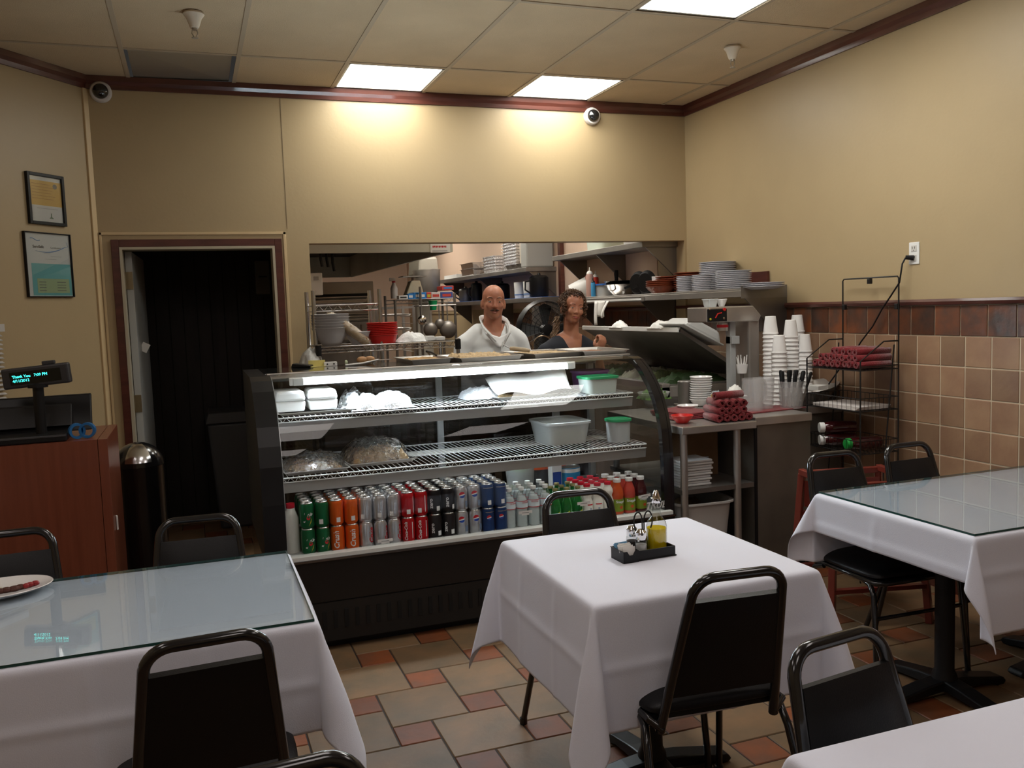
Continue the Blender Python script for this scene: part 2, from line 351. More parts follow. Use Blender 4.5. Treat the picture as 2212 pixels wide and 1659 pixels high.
# flat light panels
M_diff = mat('light_diffuser', (1.0, .99, .93), .5, emit=PANEL_E)
M_diffh = mat('unseen_light_diffuser', (1.0, .90, .85), .5, emit=HIDDEN_E)  # diffuser of the unseen lamps added over the dining room
M_lframe = mat('light_frame', (.6, .58, .52), .5)
LNAMES = {(5, 0): 'square glowing ceiling light above the left half of the kitchen opening', (7, 0): 'square glowing ceiling light above the right half of the kitchen opening',
          (7, 2): 'long glowing ceiling light cut by the top edge of the photo'}
for (i, j), kind in LIGHTS.items():
    x0, x1 = GX[i]+.012, GX[i+1]-.012
    if j == 0: y1 = YB-.045; y0 = GY[1]+.03
    else: y1 = GY[j]-.012; y0 = GY[j+1]+.012
    if (i, j) == (7, 2): y1 = GY[2]-.03; y1 = 4.06; y0 = 2.88
    t = thing('ceiling_light', LNAMES.get((i, j), 'unseen ceiling light added over the dining tables, '+{(4, 3): 'nearest the centre of the room', (1, 3): 'nearest the angled left wall', (7, 4): 'along the tiled right wall', (4, 5): 'second from the front wall', (1, 5): 'in the front left corner'}.get((i, j), '')), 'ceiling light', ((x0+x1)/2, (y0+y1)/2, H), group='ceiling lights')
    w2, h2 = (x1-x0)/2, (y1-y0)/2
    bm = B(); box(bm, -w2+.014, -h2+.014, .002, w2-.014, h2-.014, .006); obj('diffuser', bm, M_diff if (i, j) in LNAMES else M_diffh, t, smooth=False)
    bm = B(); box(bm, -w2, -h2, 0, w2, -h2+.014, .05); box(bm, -w2, h2-.014, 0, w2, h2, .05); box(bm, -w2, -h2, 0, -w2+.014, h2, .05); box(bm, w2-.014, -h2, 0, w2, h2, .05)
    box(bm, -w2, -h2, .05, w2, h2, .055)
    obj('frame', bm, M_lframe, t, smooth=False)
# floor: pinwheel of 12 in and 6 in tiles
bm = B(); box(bm, -2.4, -2.0, -.05, XR+.1, 15.3, -.004); FL = struct('floor', bm, mat('floor_grout', (.018, .014, .012), .8), smooth=False)
M_ft = mat('beige_floor_tile', (.21, .118, .058), .5, spec=.28, var=1, vscale=5.5, col2=(.135, .092, .052), bump=.2, bscale=18, rnd=.2)
M_fs = mat('rust_floor_tile', (.22, .062, .02), .5, spec=.28, var=1, vscale=7, col2=(.13, .055, .03), bump=.2, bscale=18, rnd=.25)
bm = B(); vs = box(bm, 0, 0, -.01, .3, .3, 0); bmesh.ops.bevel(bm, geom=[e for e in bm.edges], offset=.003, segments=1, affect='EDGES'); me_f = finish('tile', bm, M_ft, False)
bm = B(); vs = box(bm, 0, 0, -.01, .1475, .1475, 0); bmesh.ops.bevel(bm, geom=[e for e in bm.edges], offset=.003, segments=1, affect='EDGES'); me_s = finish('tile', bm, M_fs, False)
far = B(); fars = B(); nt_ = 0
for a in range(-60, 60):
    for b in range(-60, 60):
        x = .613 + a*.1525 + b*.305; y = 3.145 - a*.305 + b*.1525
        if not (-2.3 < x < XR+.2 and -2 < y < 9): continue
        if -.45 < x < XR-.1 and 1.55 < y < 4.05:
            put('tile', me_f, FL, (x+.0025, y+.0025, 0)); put('tile', me_s, FL, (x+.0025, y-.15, 0)); nt_ += 1
        else:
            box(far, x+.0025, y+.0025, -.01, x+.3025, y+.3025, 0); box(fars, x+.0025, y-.15, -.01, x+.15, y-.0025, 0)
o = obj('far_tile', far, M_ft, FL, smooth=False); o['kind'] = 'stuff'; o = obj('far_small_tile', fars, M_fs, FL, smooth=False); o['kind'] = 'stuff'
# door: mahogany surround, white inner edge, door leaf swung away
bm = B(); w_ = .046
box(bm, DX0-w_, YB-.02, 0, DX0, YB, DZ+w_); box(bm, DX1, YB-.02, 0, DX1+w_, YB, DZ+w_); box(bm, DX0, YB-.02, DZ, DX1, YB, DZ+w_)
struct('trim_6', bm, M_trimwood, smooth=False, bevel=.003)
bm = B()
for a, b in ((DX0-w_-.062, DX0-w_-.048), (DX1+w_+.012, DX1+w_+.03)): box(bm, a, YB-.008, 0, b, YB+.001, DZ+w_+.045)
box(bm, DX0-w_-.062, YB-.008, DZ+w_+.028, DX1+w_+.03, YB+.001, DZ+w_+.045)
struct('trim_7', bm, MATS['cream_gloss'], smooth=False, bevel=.002)
M_dw = mat('door_white', (.42, .43, .42), .4)
M_dd = mat('door_edge_cream', (.45, .40, .30), .4)
bm = B(); e_ = .016
box(bm, DX0, YB-.022, 0, DX0+e_, YB+wt, DZ); box(bm, DX1-e_, YB-.022, 0, DX1, YB+wt, DZ); box(bm, DX0+e_, YB-.022, DZ-e_, DX1-e_, YB+wt, DZ)
DR = struct('door_1', bm, M_dd, smooth=False)
bm = B(); Md = Matrix.Translation((DX0+.02, YB+wt-.02, 0)) @ Matrix.Rotation(radians(88), 4, 'Z')
box(bm, 0, -.04, .01, .86, 0, DZ-.02, Md); obj('door_leaf', bm, M_dw, DR, smooth=False, label='white door leaf seen edge on')
bm = B()
for z in (.35, 1.02, 1.80): box(bm, DX0+.016, YB+.105, z-.055, DX0+.022, YB+wt+.004, z+.055); box(bm, DX0+.018, YB+wt-.026, z-.055, DX0+.058, YB+wt-.019, z+.055)
obj('hinge', bm, mat('brass_hinge', (.25, .2, .12), .4, .8), DR, smooth=False)
bm = B(); Mp = Matrix.Translation((DX0+.065, YB+wt+.25, 1.38)) @ Matrix.Rotation(.5, 4, 'Y'); box(bm, 0, 0, -.03, .05, .004, .03, Mp); tag(obj('paper_scrap', bm, M_paper, smooth=False), 'scrap of white paper stuck on the open white door', 'paper')
# dark passage behind the door
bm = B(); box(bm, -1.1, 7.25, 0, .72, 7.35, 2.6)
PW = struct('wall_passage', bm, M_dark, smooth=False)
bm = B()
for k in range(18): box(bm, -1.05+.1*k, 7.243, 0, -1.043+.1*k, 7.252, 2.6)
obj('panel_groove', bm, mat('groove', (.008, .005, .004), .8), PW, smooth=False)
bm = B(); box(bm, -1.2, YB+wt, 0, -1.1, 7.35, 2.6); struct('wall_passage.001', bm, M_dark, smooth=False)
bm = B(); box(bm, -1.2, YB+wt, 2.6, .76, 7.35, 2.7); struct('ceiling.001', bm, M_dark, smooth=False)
t = thing('electrical_box', 'grey electrical box on the dark wall inside the doorway', 'electrical box', PY(566, 600, 7.24))
bm = B(); box(bm, -.055, -.06, -.13, .055, .0, .13); obj('box_body', bm, mat('grey_box', (.11, .10, .08), .5), t, smooth=False, bevel=.005)
bm = B(); box(bm, -.03, -.066, .0, .03, -.059, .012); obj('latch', bm, M_black, t, smooth=False)
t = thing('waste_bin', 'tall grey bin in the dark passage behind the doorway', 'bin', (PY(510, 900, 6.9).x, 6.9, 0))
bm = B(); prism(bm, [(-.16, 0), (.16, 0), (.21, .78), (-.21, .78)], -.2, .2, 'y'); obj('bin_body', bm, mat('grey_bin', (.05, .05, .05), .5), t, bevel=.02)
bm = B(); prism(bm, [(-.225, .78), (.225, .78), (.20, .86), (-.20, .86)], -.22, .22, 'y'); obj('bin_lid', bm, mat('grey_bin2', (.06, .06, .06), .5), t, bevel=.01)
# kitchen shell
bm = B(); box(bm, .66, YB+wt, 0, .76, 15.3, 2.9); struct('wall_kitchen_left', bm, M_wall2, smooth=False)
bm = B(); box(bm, .66, 15.2, 0, XR+.1, 15.3, 2.9); struct('wall_kitchen_back', bm, M_wall2, smooth=False)
bm = B(); box(bm, XR-.006, 6.4, 1.53, XR+.001, 15.2, 2.9); struct('wall_kitchen_right', bm, M_wall2, smooth=False)
bm = B(); box(bm, .66, YB+wt, 2.9, XR+.1, 15.3, 2.95); struct('ceiling.002', bm, mat('kitchen_ceiling', (.6, .55, .48), .8), smooth=False)
M_kdiff = mat('kitchen_diffuser', (1.0, .95, .86), .5, emit=KITCHEN_E)  # ceiling lamps out of view, added to light the kitchen
for n_, y in enumerate((7.0, 9.4, 12.2)):
    t = thing('ceiling_light', 'unseen ceiling light added inside the kitchen, '+('nearest the opening', 'middle one of three', 'farthest from the opening')[n_], 'ceiling light', (2.75, y, 2.895), group='unseen kitchen ceiling lights')
    bm = B(); box(bm, -.29, -.58, -.008, .29, .58, -.002); obj('diffuser', bm, M_kdiff, t, smooth=False)
    bm = B(); box(bm, -.31, -.6, -.02, -.29, .6, .005); box(bm, .29, -.6, -.02, .31, .6, .005); obj('frame', bm, M_lframe, t, smooth=False)
# vertical blind edge at the far left
# sprinklers, cameras, outlet, frames
def sprinkler(p, label):
    t = thing('fire_sprinkler', label, 'sprinkler', p, group='ceiling sprinklers')
    bm = B(); lathe(bm, [(0, -.002), (.045, -.002), (.05, -.012), (.036, -.03), (.026, -.06), (.02, -.075), (0, -.075)], 20); obj('escutcheon', bm, mat('sprinkler_white', (.70, .62, .50), .5), t)
    bm = B(); lathe(bm, [(0, -.07), (.012, -.072), (.012, -.085), (0, -.085)], 12)
    for s in (-1, 1): tube(bm, [(s*.01, 0, -.08), (s*.014, 0, -.1), (s*.004, 0, -.12)], .0025, 6)
    lathe(bm, [(0, -.118), (.016, -.12), (.016, -.123), (0, -.123)], 12); obj('nozzle', bm, mat('sprinkler_metal', (.4, .36, .3), .4, .6), t)
sprinkler(PZ(418, 26, H), 'white fire sprinkler on the ceiling tile near the left wall')
sprinkler(PZ(1582, 100, H), 'white fire sprinkler on the ceiling above the black wire rack')
def dome(px, py, label):
    p = PY(px, py, YB); t = thing('security_camera', label, 'camera', p, group='dome cameras')
    bm = B(); Mx = Matrix.Rotation(pi/2, 4, 'X'); lathe(bm, [(0, 0), (.062, 0), (.062, .025), (.055, .035), (.045, .036)], 28, M=Mx); obj('housing', bm, mat('camera_white', (.62, .58, .55), .4), t)
    bm = B(); lathe(bm, [(.046, .03), (.044, .045), (.036, .06), (.02, .071), (0, .074)], 24, M=Mx); obj('dome', bm, mat('camera_dome', (.01, .01, .011), .06, coat=1), t)
dome(218, 200, 'white security camera with dark dome beside the left corner'); dome(1277, 252, 'white security camera with dark dome near the right corner, under the lights')
p = PX(1976, 547, XR); t = thing('wall_outlet', 'white double power outlet on the right wall', 'outlet', p, rz=-pi/2)
bm = B(); box(bm, -.035, -.006, -.058, .035, 0, .058); obj('cover_plate', bm, M_white, t, smooth=False, bevel=.003)
bm = B(); box(bm, -.018, -.009, .008, .018, -.005, .042); box(bm, -.018, -.009, -.042, .018, -.005, -.008); obj('socket', bm, mat('ivory', (.6, .58, .54), .4), t, smooth=False, bevel=.006)
bm = B()
for z in (.025, -.025):
    box(bm, -.009, -.0095, z-.002, -.006, -.0088, z+.010); box(bm, .006, -.0095, z-.002, .009, -.0088, z+.010); box(bm, -.002, -.0095, z-.012, .002, -.0088, z-.008)
obj('slot', bm, M_black, t, smooth=False)
pl = PX(1970, 556, XR-.02)
bm = B(); pts = [PX(1972, 556, XR-.012), PX(1960, 555, XR-.03)]
tube(bm, [PX(1974, 557, XR-.008), PX(1956, 556, XR-.035)], [.014, .011], 10); 
raw = [(1956, 557, .035), (1949, 570, .05), (1946, 590, .06), (1943, 610, .06), (1925, 638, .05), (1905, 668, .04), (1885, 705, .04), (1860, 738, .06), (1840, 770, .07), (1815, 795, .09), (1790, 830, .12)]
for i, s in enumerate([0]): tube(bm, [PX(a, b, XR-c) for a, b, c in raw], .0045, 8)
tag(obj('power_cord', bm, M_black), 'black cord plugged into the wall outlet, running down behind the rack', 'cord')
def frame(c, label, fw, art):
    P = [PP(x, y, LP, LN) for x, y in c]; o = (P[0]+P[1]+P[2]+P[3])/4
    U = -LD; U = U.normalized(); wd = ((P[1]-P[0]).dot(U) + (P[2]-P[3]).dot(U))/2; ht = ((P[0]-P[3]).z+(P[1]-P[2]).z)/2
    ang = atan2(U.y, U.x); t = thing('certificate_frame', label, 'framed certificate', o, rz=ang)
    w2, h2 = wd/2, ht/2; bm = B()
    box(bm, -w2, -.02, -h2, -w2+fw, -.001, h2); box(bm, w2-fw, -.02, -h2, w2, -.001, h2); box(bm, -w2+fw, -.02, -h2, w2-fw, -.001, -h2+fw); box(bm, -w2+fw, -.02, h2-fw, w2-fw, -.001, h2)
    obj('frame', bm, M_black, t, smooth=False, bevel=.002)
    bm = B(); box(bm, -w2+fw, -.008, -h2+fw, w2-fw, -.002, h2-fw); obj('certificate_paper', bm, mat('certificate', (.50, .50, .50), .6), t, smooth=False)
    art(t, w2-fw, h2-fw)
    bm = B(); box(bm, -w2+fw, -.013, -h2+fw, w2-fw, -.0115, h2-fw); obj('glass', bm, M_glass, t, smooth=False)
def rect(t, x0, z0, x1, z1, m, name='print', y=-.0085):
    bm = B(); box(bm, x0, y-.0004, z0, x1, y, z1); return obj(name, bm, m, t, smooth=False)
M_ink = mat('print_ink', (.10, .09, .09), .6); M_grey = mat('grey_ink', (.28, .28, .27), .6)
def art1(t, a, b):
    rect(t, -a, -b*.28, a, b*.82, mat('certificate_orange', (.50, .29, .055), .6)); rect(t, -a*.9, -b*.94, a*.94, -b*.32, mat('certificate_inner', (.47, .46, .47), .6), y=-.009)
    for k in range(6): rect(t, -a*.85, b*(.66-.13*k), a*(.3+.35*((k*37) % 10)/10), b*(.675-.13*k), mat('orange_ink', (.28, .10, .02), .6), 'print_line', -.0095)
    bm = B(); lathe(bm, [(0, 0), (a*.13, 0), (a*.13, .001), (0, .001)], 16, (a*.6, 0, 0), Matrix.Translation((0, -.0095, b*.62)) @ Matrix.Rotation(pi/2, 4, 'X')); obj('seal', bm, M_ink, t)
    bm = B(); prism(bm, [(a*.12, -b*.84), (a*.40, -b*.84), (a*.28, -b*.76), (a*.27, -b*.6), (a*.23, -b*.6), (a*.22, -b*.76)], -.0105, -.009, 'y'); obj('emblem', bm, mat('green_ink', (.08, .13, .09), .6), t, smooth=False)
    rect(t, -a*.6, -b*.42, a*.7, -b*.40, M_grey, 'print_line', -.0095)
def art2(t, a, b):
    rect(t, -a*.78, -b*.98, a*.98, b*.04, mat('certificate_teal', (.11, .34, .36), .6)); rect(t, -a*.58, -b*.9, a*.86, -b*.44, mat('certificate_green', (.30, .37, .21), .6), y=-.009)
    text('lettering', 'ServSafe', b*.13, M_ink, t, (-a*.42, -.009, b*.57), bold=True, label='dark lettering'); text('lettering', 'Certification', b*.085, M_grey, t, (a*.36, -.009, b*.56))
    bm = B(); tube(bm, [(a*(-.55+.15*k), -.009, b*(.44-.06*sin(k*pi/9)+.002*k*k)) for k in range(10)]+[(a*.93, -.009, b*.62), (a*.86, -.009, b*.76)], [.0006+.0012*min(k, 11-k)/3 for k in range(12)], 6); obj('swoosh', bm, mat('blue_ink', (.08, .2, .45), .6), t)
    bm = B(); tube(bm, [(a*(-.75+.06*k), -.009, b*(.83-.03*k*.3+.02*sin(k))) for k in range(8)], .002, 6); obj('swoosh', bm, MATS['blue_ink'], t)
    for k, (x, w3) in enumerate(((-.2, .3), (.1, .5), (-.15, .5))): rect(t, a*x, b*(.36-.09*k), a*(x+w3), b*(.372-.09*k), M_grey, 'print_line')
    for k in range(4): rect(t, -a*.5, -b*(.56+.09*k), -a*.2, -b*(.54+.09*k), M_ink, 'print_line', -.0095); rect(t, a*.3, -b*(.56+.09*k), a*.7, -b*(.54+.09*k), M_ink, 'print_line', -.0095)
frame(((52, 371), (134, 381), (138, 489), (60, 484)), 'black framed certificate with an orange panel, hung above the other', .018, art1)
frame(((47, 500), (148, 506), (156, 642), (57, 642)), 'thin black framed certificate with a teal panel, hung below the other', .006, art2)
# window blind just entering at the left edge
P0 = PP(2, 700, LP, LN); s0 = (P0-LP).dot(LD)
t = thing('window_blind', 'white slatted blind at the left edge beside the certificates', 'blind', LW(s0+.325, P0.z-.9, .0), rz=atan2(-LD.y, -LD.x))
for k in range(30):
    bm = B(); box(bm, -.28, -.024, -.012, .312, -.006, -.009); o = obj('slat', bm, mat('blind_slat', (.55, .54, .52), .5), t, smooth=False, loc=(0, -.002, .16+.024*k)); o.rotation_euler = (.5, 0, 0)
bm = B(); box(bm, -.29, -.035, .86, .315, 0, .9); obj('head_rail', bm, MATS['blind_slat'], t, smooth=False)
# ================================================================== TABLES, CLOTHS, CHAIRS
def base_table(x0, y0, x1, y1, label):
    cx, cy = (x0+x1)/2, (y0+y1)/2; t = thing('dining_table', label, 'table', (cx, cy, 0), group='dining tables')
    w2, h2 = (x1-x0)/2-.008, (y1-y0)/2-.008
    bm = B(); box(bm, -w2, -h2, .715, w2, h2, .742); obj('table_top', bm, M_black, t, smooth=False, bevel=.004)
    feet = [0] if w2 < .5 else [-w2*.55, w2*.55]
    for fx in feet:
        bm = B(); lathe(bm, [(.0, .05), (.05, .05), (.045, .08), (.036, .1), (.036, .7), (.12, .712), (0, .713)], 20, (fx, 0, 0)); obj('column', bm, M_black, t)
        bm = B()
        for a in range(4):
            c, s = cos(a*pi/2), sin(a*pi/2)
            prof = [(.0, .028), (.0, .07), (.1, .06), (.27, .03), (.285, .012), (.27, 0), (.24, 0), (.2, .012)]
            Mr = Matrix.Translation((fx, 0, 0)) @ Matrix.Rotation(a*pi/2, 4, 'Z')
            A = [bm.verts.new(Mr @ Vector((p, -.035+.1*p*0, q))) for p, q in prof]; C = [bm.verts.new(Mr @ Vector((p, .035, q))) for p, q in prof]; bm.faces.new(A); bm.faces.new(C[::-1])
            for i in range(8): bm.faces.new((A[i], A[(i+1) % 8], C[(i+1) % 8], C[i]))
        obj('foot', bm, M_black, t, smooth=False, bevel=.006)
    return t
def cloth(x0, y0, x1, y1, z, dr, label, k=.3, lw=.11, creases=((), (), .2), seed=1, step=.016, corner=None, group='white tablecloths'):
    dxm, dxp, dym, dyp = dr; cx, cy = (x0+x1)/2, (y0+y1)/2; w2, h2 = (x1-x0)/2, (y1-y0)/2
    nx = int((2*w2+dxm+dxp)/step); ny = int((2*h2+dym+dyp)/step); bm = B(); G = []
    rv = .008                                         # rounded edge
    for i in range(nx+1):
        row = []
        u = -w2-dxm+(2*w2+dxm+dxp)*i/nx
        for j in range(ny+1):
            v = -h2-dym+(2*h2+dym+dyp)*j/ny
            ox = u+w2 if u < -w2 else (u-w2 if u > w2 else 0); oy = v+h2 if v < -h2 else (v-h2 if v > h2 else 0)
            X, Y, Z = max(-w2, min(w2, u)), max(-h2, min(h2, v)), 0.0
            r = hypot(ox, oy)
            if r > 0:
                e = min(1, r/(rv*pi/2)); a = e*pi/2; hang = max(0, r-rv*pi/2); out = rv*sin(a); drop = rv*(1-cos(a))+hang
                sx_, sy_ = (1 if ox > 0 else -1), (1 if oy > 0 else -1)
                if ox and oy:
                    th = atan2(abs(oy), abs(ox)); tt = th/(pi/2)
                    kk, ll = (corner or {}).get((sx_, sy_), (k, lw))
                    fo = hang*kk*sin(pi*tt)**1.3; la = hang*ll*sin(2*pi*tt)
                    drop = rv*(1-cos(a))+sqrt(max(0, hang*hang-fo*fo-la*la*.5))
                    dx_, dy_ = sx_*.7071, sy_*.7071; base = out+.012*min(1, hang/.2)
                    X += sx_*base*cos(th)+dx_*fo+sx_*la*.7071; Y += sy_*base*sin(th)+dy_*fo-sy_*la*.7071
                else:
                    s = v if ox else u; L2 = h2 if ox else w2
                    cc = creases[0] if ox else creases[1]
                    wave = .010*sin(s*11+seed*2+sx_)*sin(s*5+seed)+.006*noise.noise(Vector((s*7, hang*4, seed)))
                    o2 = out+.012*min(1, hang/.2)+hang*wave*1.6
                    for c in cc: o2 += .0045*math.exp(-((s-c)/.012)**2)*min(1, hang*20)
                    if creases[2]: o2 += .005*math.exp(-((hang-creases[2])/.012)**2)
                    if ox: X += sx_*o2
                    else: Y += sy_*o2
                Z = -drop
            else: Z = .0002*noise.noise(Vector((X*9, Y*9, seed)))
            row.append(bm.verts.new((X, Y, Z+.0015)))
        G.append(row)
    for i in range(nx):
        for j in range(ny): bm.faces.new((G[i][j], G[i+1][j], G[i+1][j+1], G[i][j+1]))
    o = obj('tablecloth', bm, M_cloth, loc=(cx, cy, z), ang=180, sub=1); md = o.modifiers.new('solid', 'SOLIDIFY'); md.thickness = .0012; md.offset = 1
    return tag(o, label, 'tablecloth', group)
TZ = .742
base_table(.975, 2.105, 1.70, 2.83, 'square pedestal table in the centre under a bare white cloth')
cloth(.972, 2.098, 1.703, 2.835, TZ, (.36, .36, .36, .36), 'white cloth without glass on the centre table with the condiments', k=.36, lw=.10, creases=((-.12, .16), (.05,), .17), corner={(-1, -1): (.20, .13), (-1, 1): (.27, .10), (1, -1): (.28, .1)})
base_table(2.385, 2.16, 3.58, 2.92, 'pedestal table at the tiled right wall under a white cloth and glass')
cloth(2.375, 2.15, 3.59, 2.93, TZ, (.16, .02, .34, .30), 'white cloth under glass on the table at the tiled right wall', k=.40, lw=.12, creases=((.05,), (-.2, .3), .12), seed=3, corner={(-1, -1): (.20, .15), (-1, 1): (.40, .13)})
base_table(-1.02, 2.305, .245, 3.02, 'long pedestal table on the left under a white cloth and glass')
cloth(-1.03, 2.297, .262, 3.03, TZ, (.3, .30, .29, .29), 'white cloth under glass on the left table that holds the dirty plate', k=.34, lw=.13, creases=((-.1,), (-.45, .36, .1), .15), seed=5, corner={(1, -1): (.27, .14)})
base_table(.96, .50, 1.95, 1.235, 'table in the lower right corner under a white cloth')
cloth(.95, .49, 1.96, 1.245, TZ, (.28, .28, .28, .28), 'white cloth without glass on the table in the lower right corner', creases=((), (), .15), seed=8)
def glass_top(x0, y0, x1, y1, label):
    bm = B(); box(bm, x0, y0, TZ+.0036, x1, y1, TZ+.010); o = obj('glass_top', bm, M_tableglass, smooth=False); tag(o, label, 'glass top', 'glass table tops')
    bm = B(); m = mat('glass_edge', (.02, .07, .06), .15, coat=.5); e = .0015
    box(bm, x0-e, y0-e, TZ+.003, x1+e, y0, TZ+.010); box(bm, x0-e, y1, TZ+.003, x1+e, y1+e, TZ+.010); box(bm, x0-e, y0, TZ+.003, x0, y1, TZ+.010); box(bm, x1, y0, TZ+.003, x1+e, y1, TZ+.010); obj('glass_edge', bm, m, o, smooth=False)
glass_top(2.385, 2.16, 3.585, 2.925, 'glass sheet over the cloth of the table at the right wall')
glass_top(-1.025, 2.303, .256, 3.027, 'glass sheet over the cloth of the left table')
# ---- stacking banquet chair; origin on the floor under the seat, faces +Y (towards its table)
def make_chair():
    t = thing('dining_chair', 'x', 'chair', group='black banquet chairs'); SW = .215; r = .0115
    bm = B()                                         # seat cushion
    pr = [(-.20, .445), (-.205, .455), (-.205, .475), (-.19, .49), (-.0, .497), (.17, .492), (.20, .478), (.205, .46), (.20, .445)]
    n = 9; rows = []
    for i in range(n):
        f = i/(n-1)*2-1; xx = f*SW*(1-.0); e = 1-abs(f)**6*.55
        rows.append([bm.verts.new((xx*(1 if y < 0 else 1-.0), y*(1-.06*abs(f)**4), .445+(z-.445)*e)) for y, z in pr])
    for a, b in zip(rows, rows[1:]):
        for q in range(len(pr)): bm.faces.new((a[q], a[(q+1) % len(pr)], b[(q+1) % len(pr)], b[q]))
    bm.faces.new(rows[0]); bm.faces.new(rows[-1]); obj('seat', bm, M_vinyl, t, ang=80, sub=2)
    bm = B(); box(bm, -.19, -.185, .43, .19, .185, .446); obj('seat_pan', bm, M_black, t, smooth=False)
    # back frame: one tube, wide below, narrow and rounded above, leaning back
    zb, zt = .40, .852; lean = lambda z: -.205-.125*(z-.45)/.43; hw = lambda z: .166-.045*(z-.45)/.43
    pts = []; 
    for k in range(7): z = zb+(zt-.06-zb)*k/6; pts.append((-hw(z), lean(z), z))
    wtop = hw(zt-.06)
    for k in range(1, 8): a = pi-(pi/2)*k/7; pts.append((-(wtop-.06)+.06*cos(a), lean(zt-.06+.06*sin(a)), zt-.06+.06*sin(a)))
    pts += [(-x, y, z) for x, y, z in reversed(pts)]
    bm = B(); tube(bm, pts, .0135, 14); obj('back_frame', bm, M_blackm, t, ang=60)
    bm = B(); z0, z1 = .505, .785; rows = []; nz, nx = 8, 8
    front, back = [], []
    for i in range(nz+1):
        z = z0+(z1-z0)*i/nz; h_ = hw(z)-.008; F = []; K = []
        for j in range(nx+1):
            f = j/nx*2-1; ed = (1-abs(f)**5)*(1-abs(i/nz*2-1)**7); F.append(bm.verts.new((f*h_, lean(z)+.012+.020*ed, z+(.004 if i == nz else 0)))); K.append(bm.verts.new((f*h_, lean(z)-.008-.004*ed, z)))
        front.append(F); back.append(K)
    for i in range(nz):
        for j in range(nx):
            bm.faces.new((front[i][j], front[i+1][j], front[i+1][j+1], front[i][j+1])); bm.faces.new((back[i][j], back[i][j+1], back[i+1][j+1], back[i+1][j]))
    for i in range(nz):
        bm.faces.new((front[i][0], back[i][0], back[i+1][0], front[i+1][0])); bm.faces.new((front[i][nx], front[i+1][nx], back[i+1][nx], back[i][nx]))
    for j in range(nx):
        bm.faces.new((front[0][j], front[0][j+1], back[0][j+1], back[0][j])); bm.faces.new((front[nz][j], back[nz][j], back[nz][j+1], front[nz][j+1]))
    obj('backrest', bm, M_vinyl, t, ang=55)
    for s in (-1, 1):
        bm = B(); tube(bm, [(s*.20, -.12, .425), (s*.205, -.17, .41), (s*.212, -.20, .36), (s*.235, -.325, .02), (s*.236, -.327, .008)], r, 8); lathe(bm, [(0, 0), (.015, 0), (.015, .022), (0, .022)], 10, (s*.236, -.327, 0)); obj('leg', bm, M_blackm, t, ang=60)
        bm = B(); tube(bm, [(s*.19, .10, .43), (s*.205, .165, .425), (s*.21, .19, .39), (s*.222, .225, .02), (s*.222, .226, .008)], r, 8); lathe(bm, [(0, 0), (.015, 0), (.015, .022), (0, .022)], 10, (s*.222, .226, 0)); obj('leg', bm, M_blackm, t, ang=60)
    bm = B(); tube(bm, [(-.168, -.2, .41), (-.2, -.19, .435), (-.2, .19, .437), (-.17, .205, .437), (.17, .205, .437), (.2, .19, .437), (.2, -.19, .435), (.168, -.2, .41)], r, 8); tube(bm, [(-.214, .2, .30), (.214, .2, .30)], r*.7, 8); obj('seat_frame', bm, M_blackm, t, ang=60)
    return t
CHAIR = make_chair(); first = [True]
def chair(x, y, rz, label, lean=0):
    if first[0]:
        first[0] = False; CHAIR.location = (x, y, 0); CHAIR.rotation_euler = (0, 0, rz); CHAIR['label'] = label; return CHAIR
    return dup(CHAIR, (x, y, 0), rz, label)
chair(1.305, 2.19, radians(-5), 'black chair at the near side of the centre table, its back to the viewer')
chair(1.30, 2.64, radians(178), 'black chair tucked at the far side of the centre table, facing the viewer')
chair(-.028, 2.30, radians(3), 'black chair at the near side of the left table, its back to the viewer')
chair(1.24, 1.10, radians(188), 'black chair behind the lower right table, its padded back facing the viewer')
chair(2.63, 2.83, radians(178), 'black chair behind the right table, in front of the red wooden stand')
chair(3.085, 2.85, radians(181), 'black chair behind the right table, nearest the tiled wall')
chair(-.60, 2.99, radians(183), 'black chair behind the left table, in front of the cherry wood counter')
chair(-.035, 2.90, radians(177), 'black chair in shadow behind the left table, before the dark doorway')
chair(.105, 1.03, radians(184), 'black chair at the bottom edge, only its top rail showing')
chair(1.9, 1.55, radians(190), 'x') if False else None
# ---- condiments on the centre table
c0 = Vector((1.335, 2.455, TZ+.003)); RZc = radians(2)
t = thing('condiment_caddy', 'black plastic condiment caddy with looped handle on the centre table', 'caddy', c0, RZc)
bm = B(); w2, h2, hh = .068, .05, .032
box(bm, -w2, -h2, 0, w2, h2, .003)
for a, b, c, d in ((-w2, -h2, w2, -h2+.003), (-w2, h2-.003, w2, h2), (-w2, -h2, -w2+.003, h2), (w2-.003, -h2, w2, h2)): box(bm, a, b, 0, c, d, hh)
box(bm, -w2-.003, -h2-.003, 0, w2+.003, h2+.003, .004); obj('tray', bm, M_black, t, smooth=False, bevel=.0015)
bm = B()
for s in (-1, 1):
    pts = [(s*.003, 0, .003), (s*.003, 0, .085)]+[(s*(.003+.014*(1-cos(a))), 0, .085+.026*sin(a)) for a in [k*pi/10 for k in range(1, 11)]]+[(s*.029, 0, .075), (s*.022, 0, .06), (s*.02, 0, .05)]
    tube(bm, pts, .0022, 7); ell(bm, (s*.021, 0, .047), (.0045, .0035, .0045), 8, 6)
box(bm, -.003, -.018, .02, .003, .018, .05); o = obj('handle', bm, M_black, t)
o.location = (-.012, .012, 0); o.scale = (1.1, 1.1, 1.25)
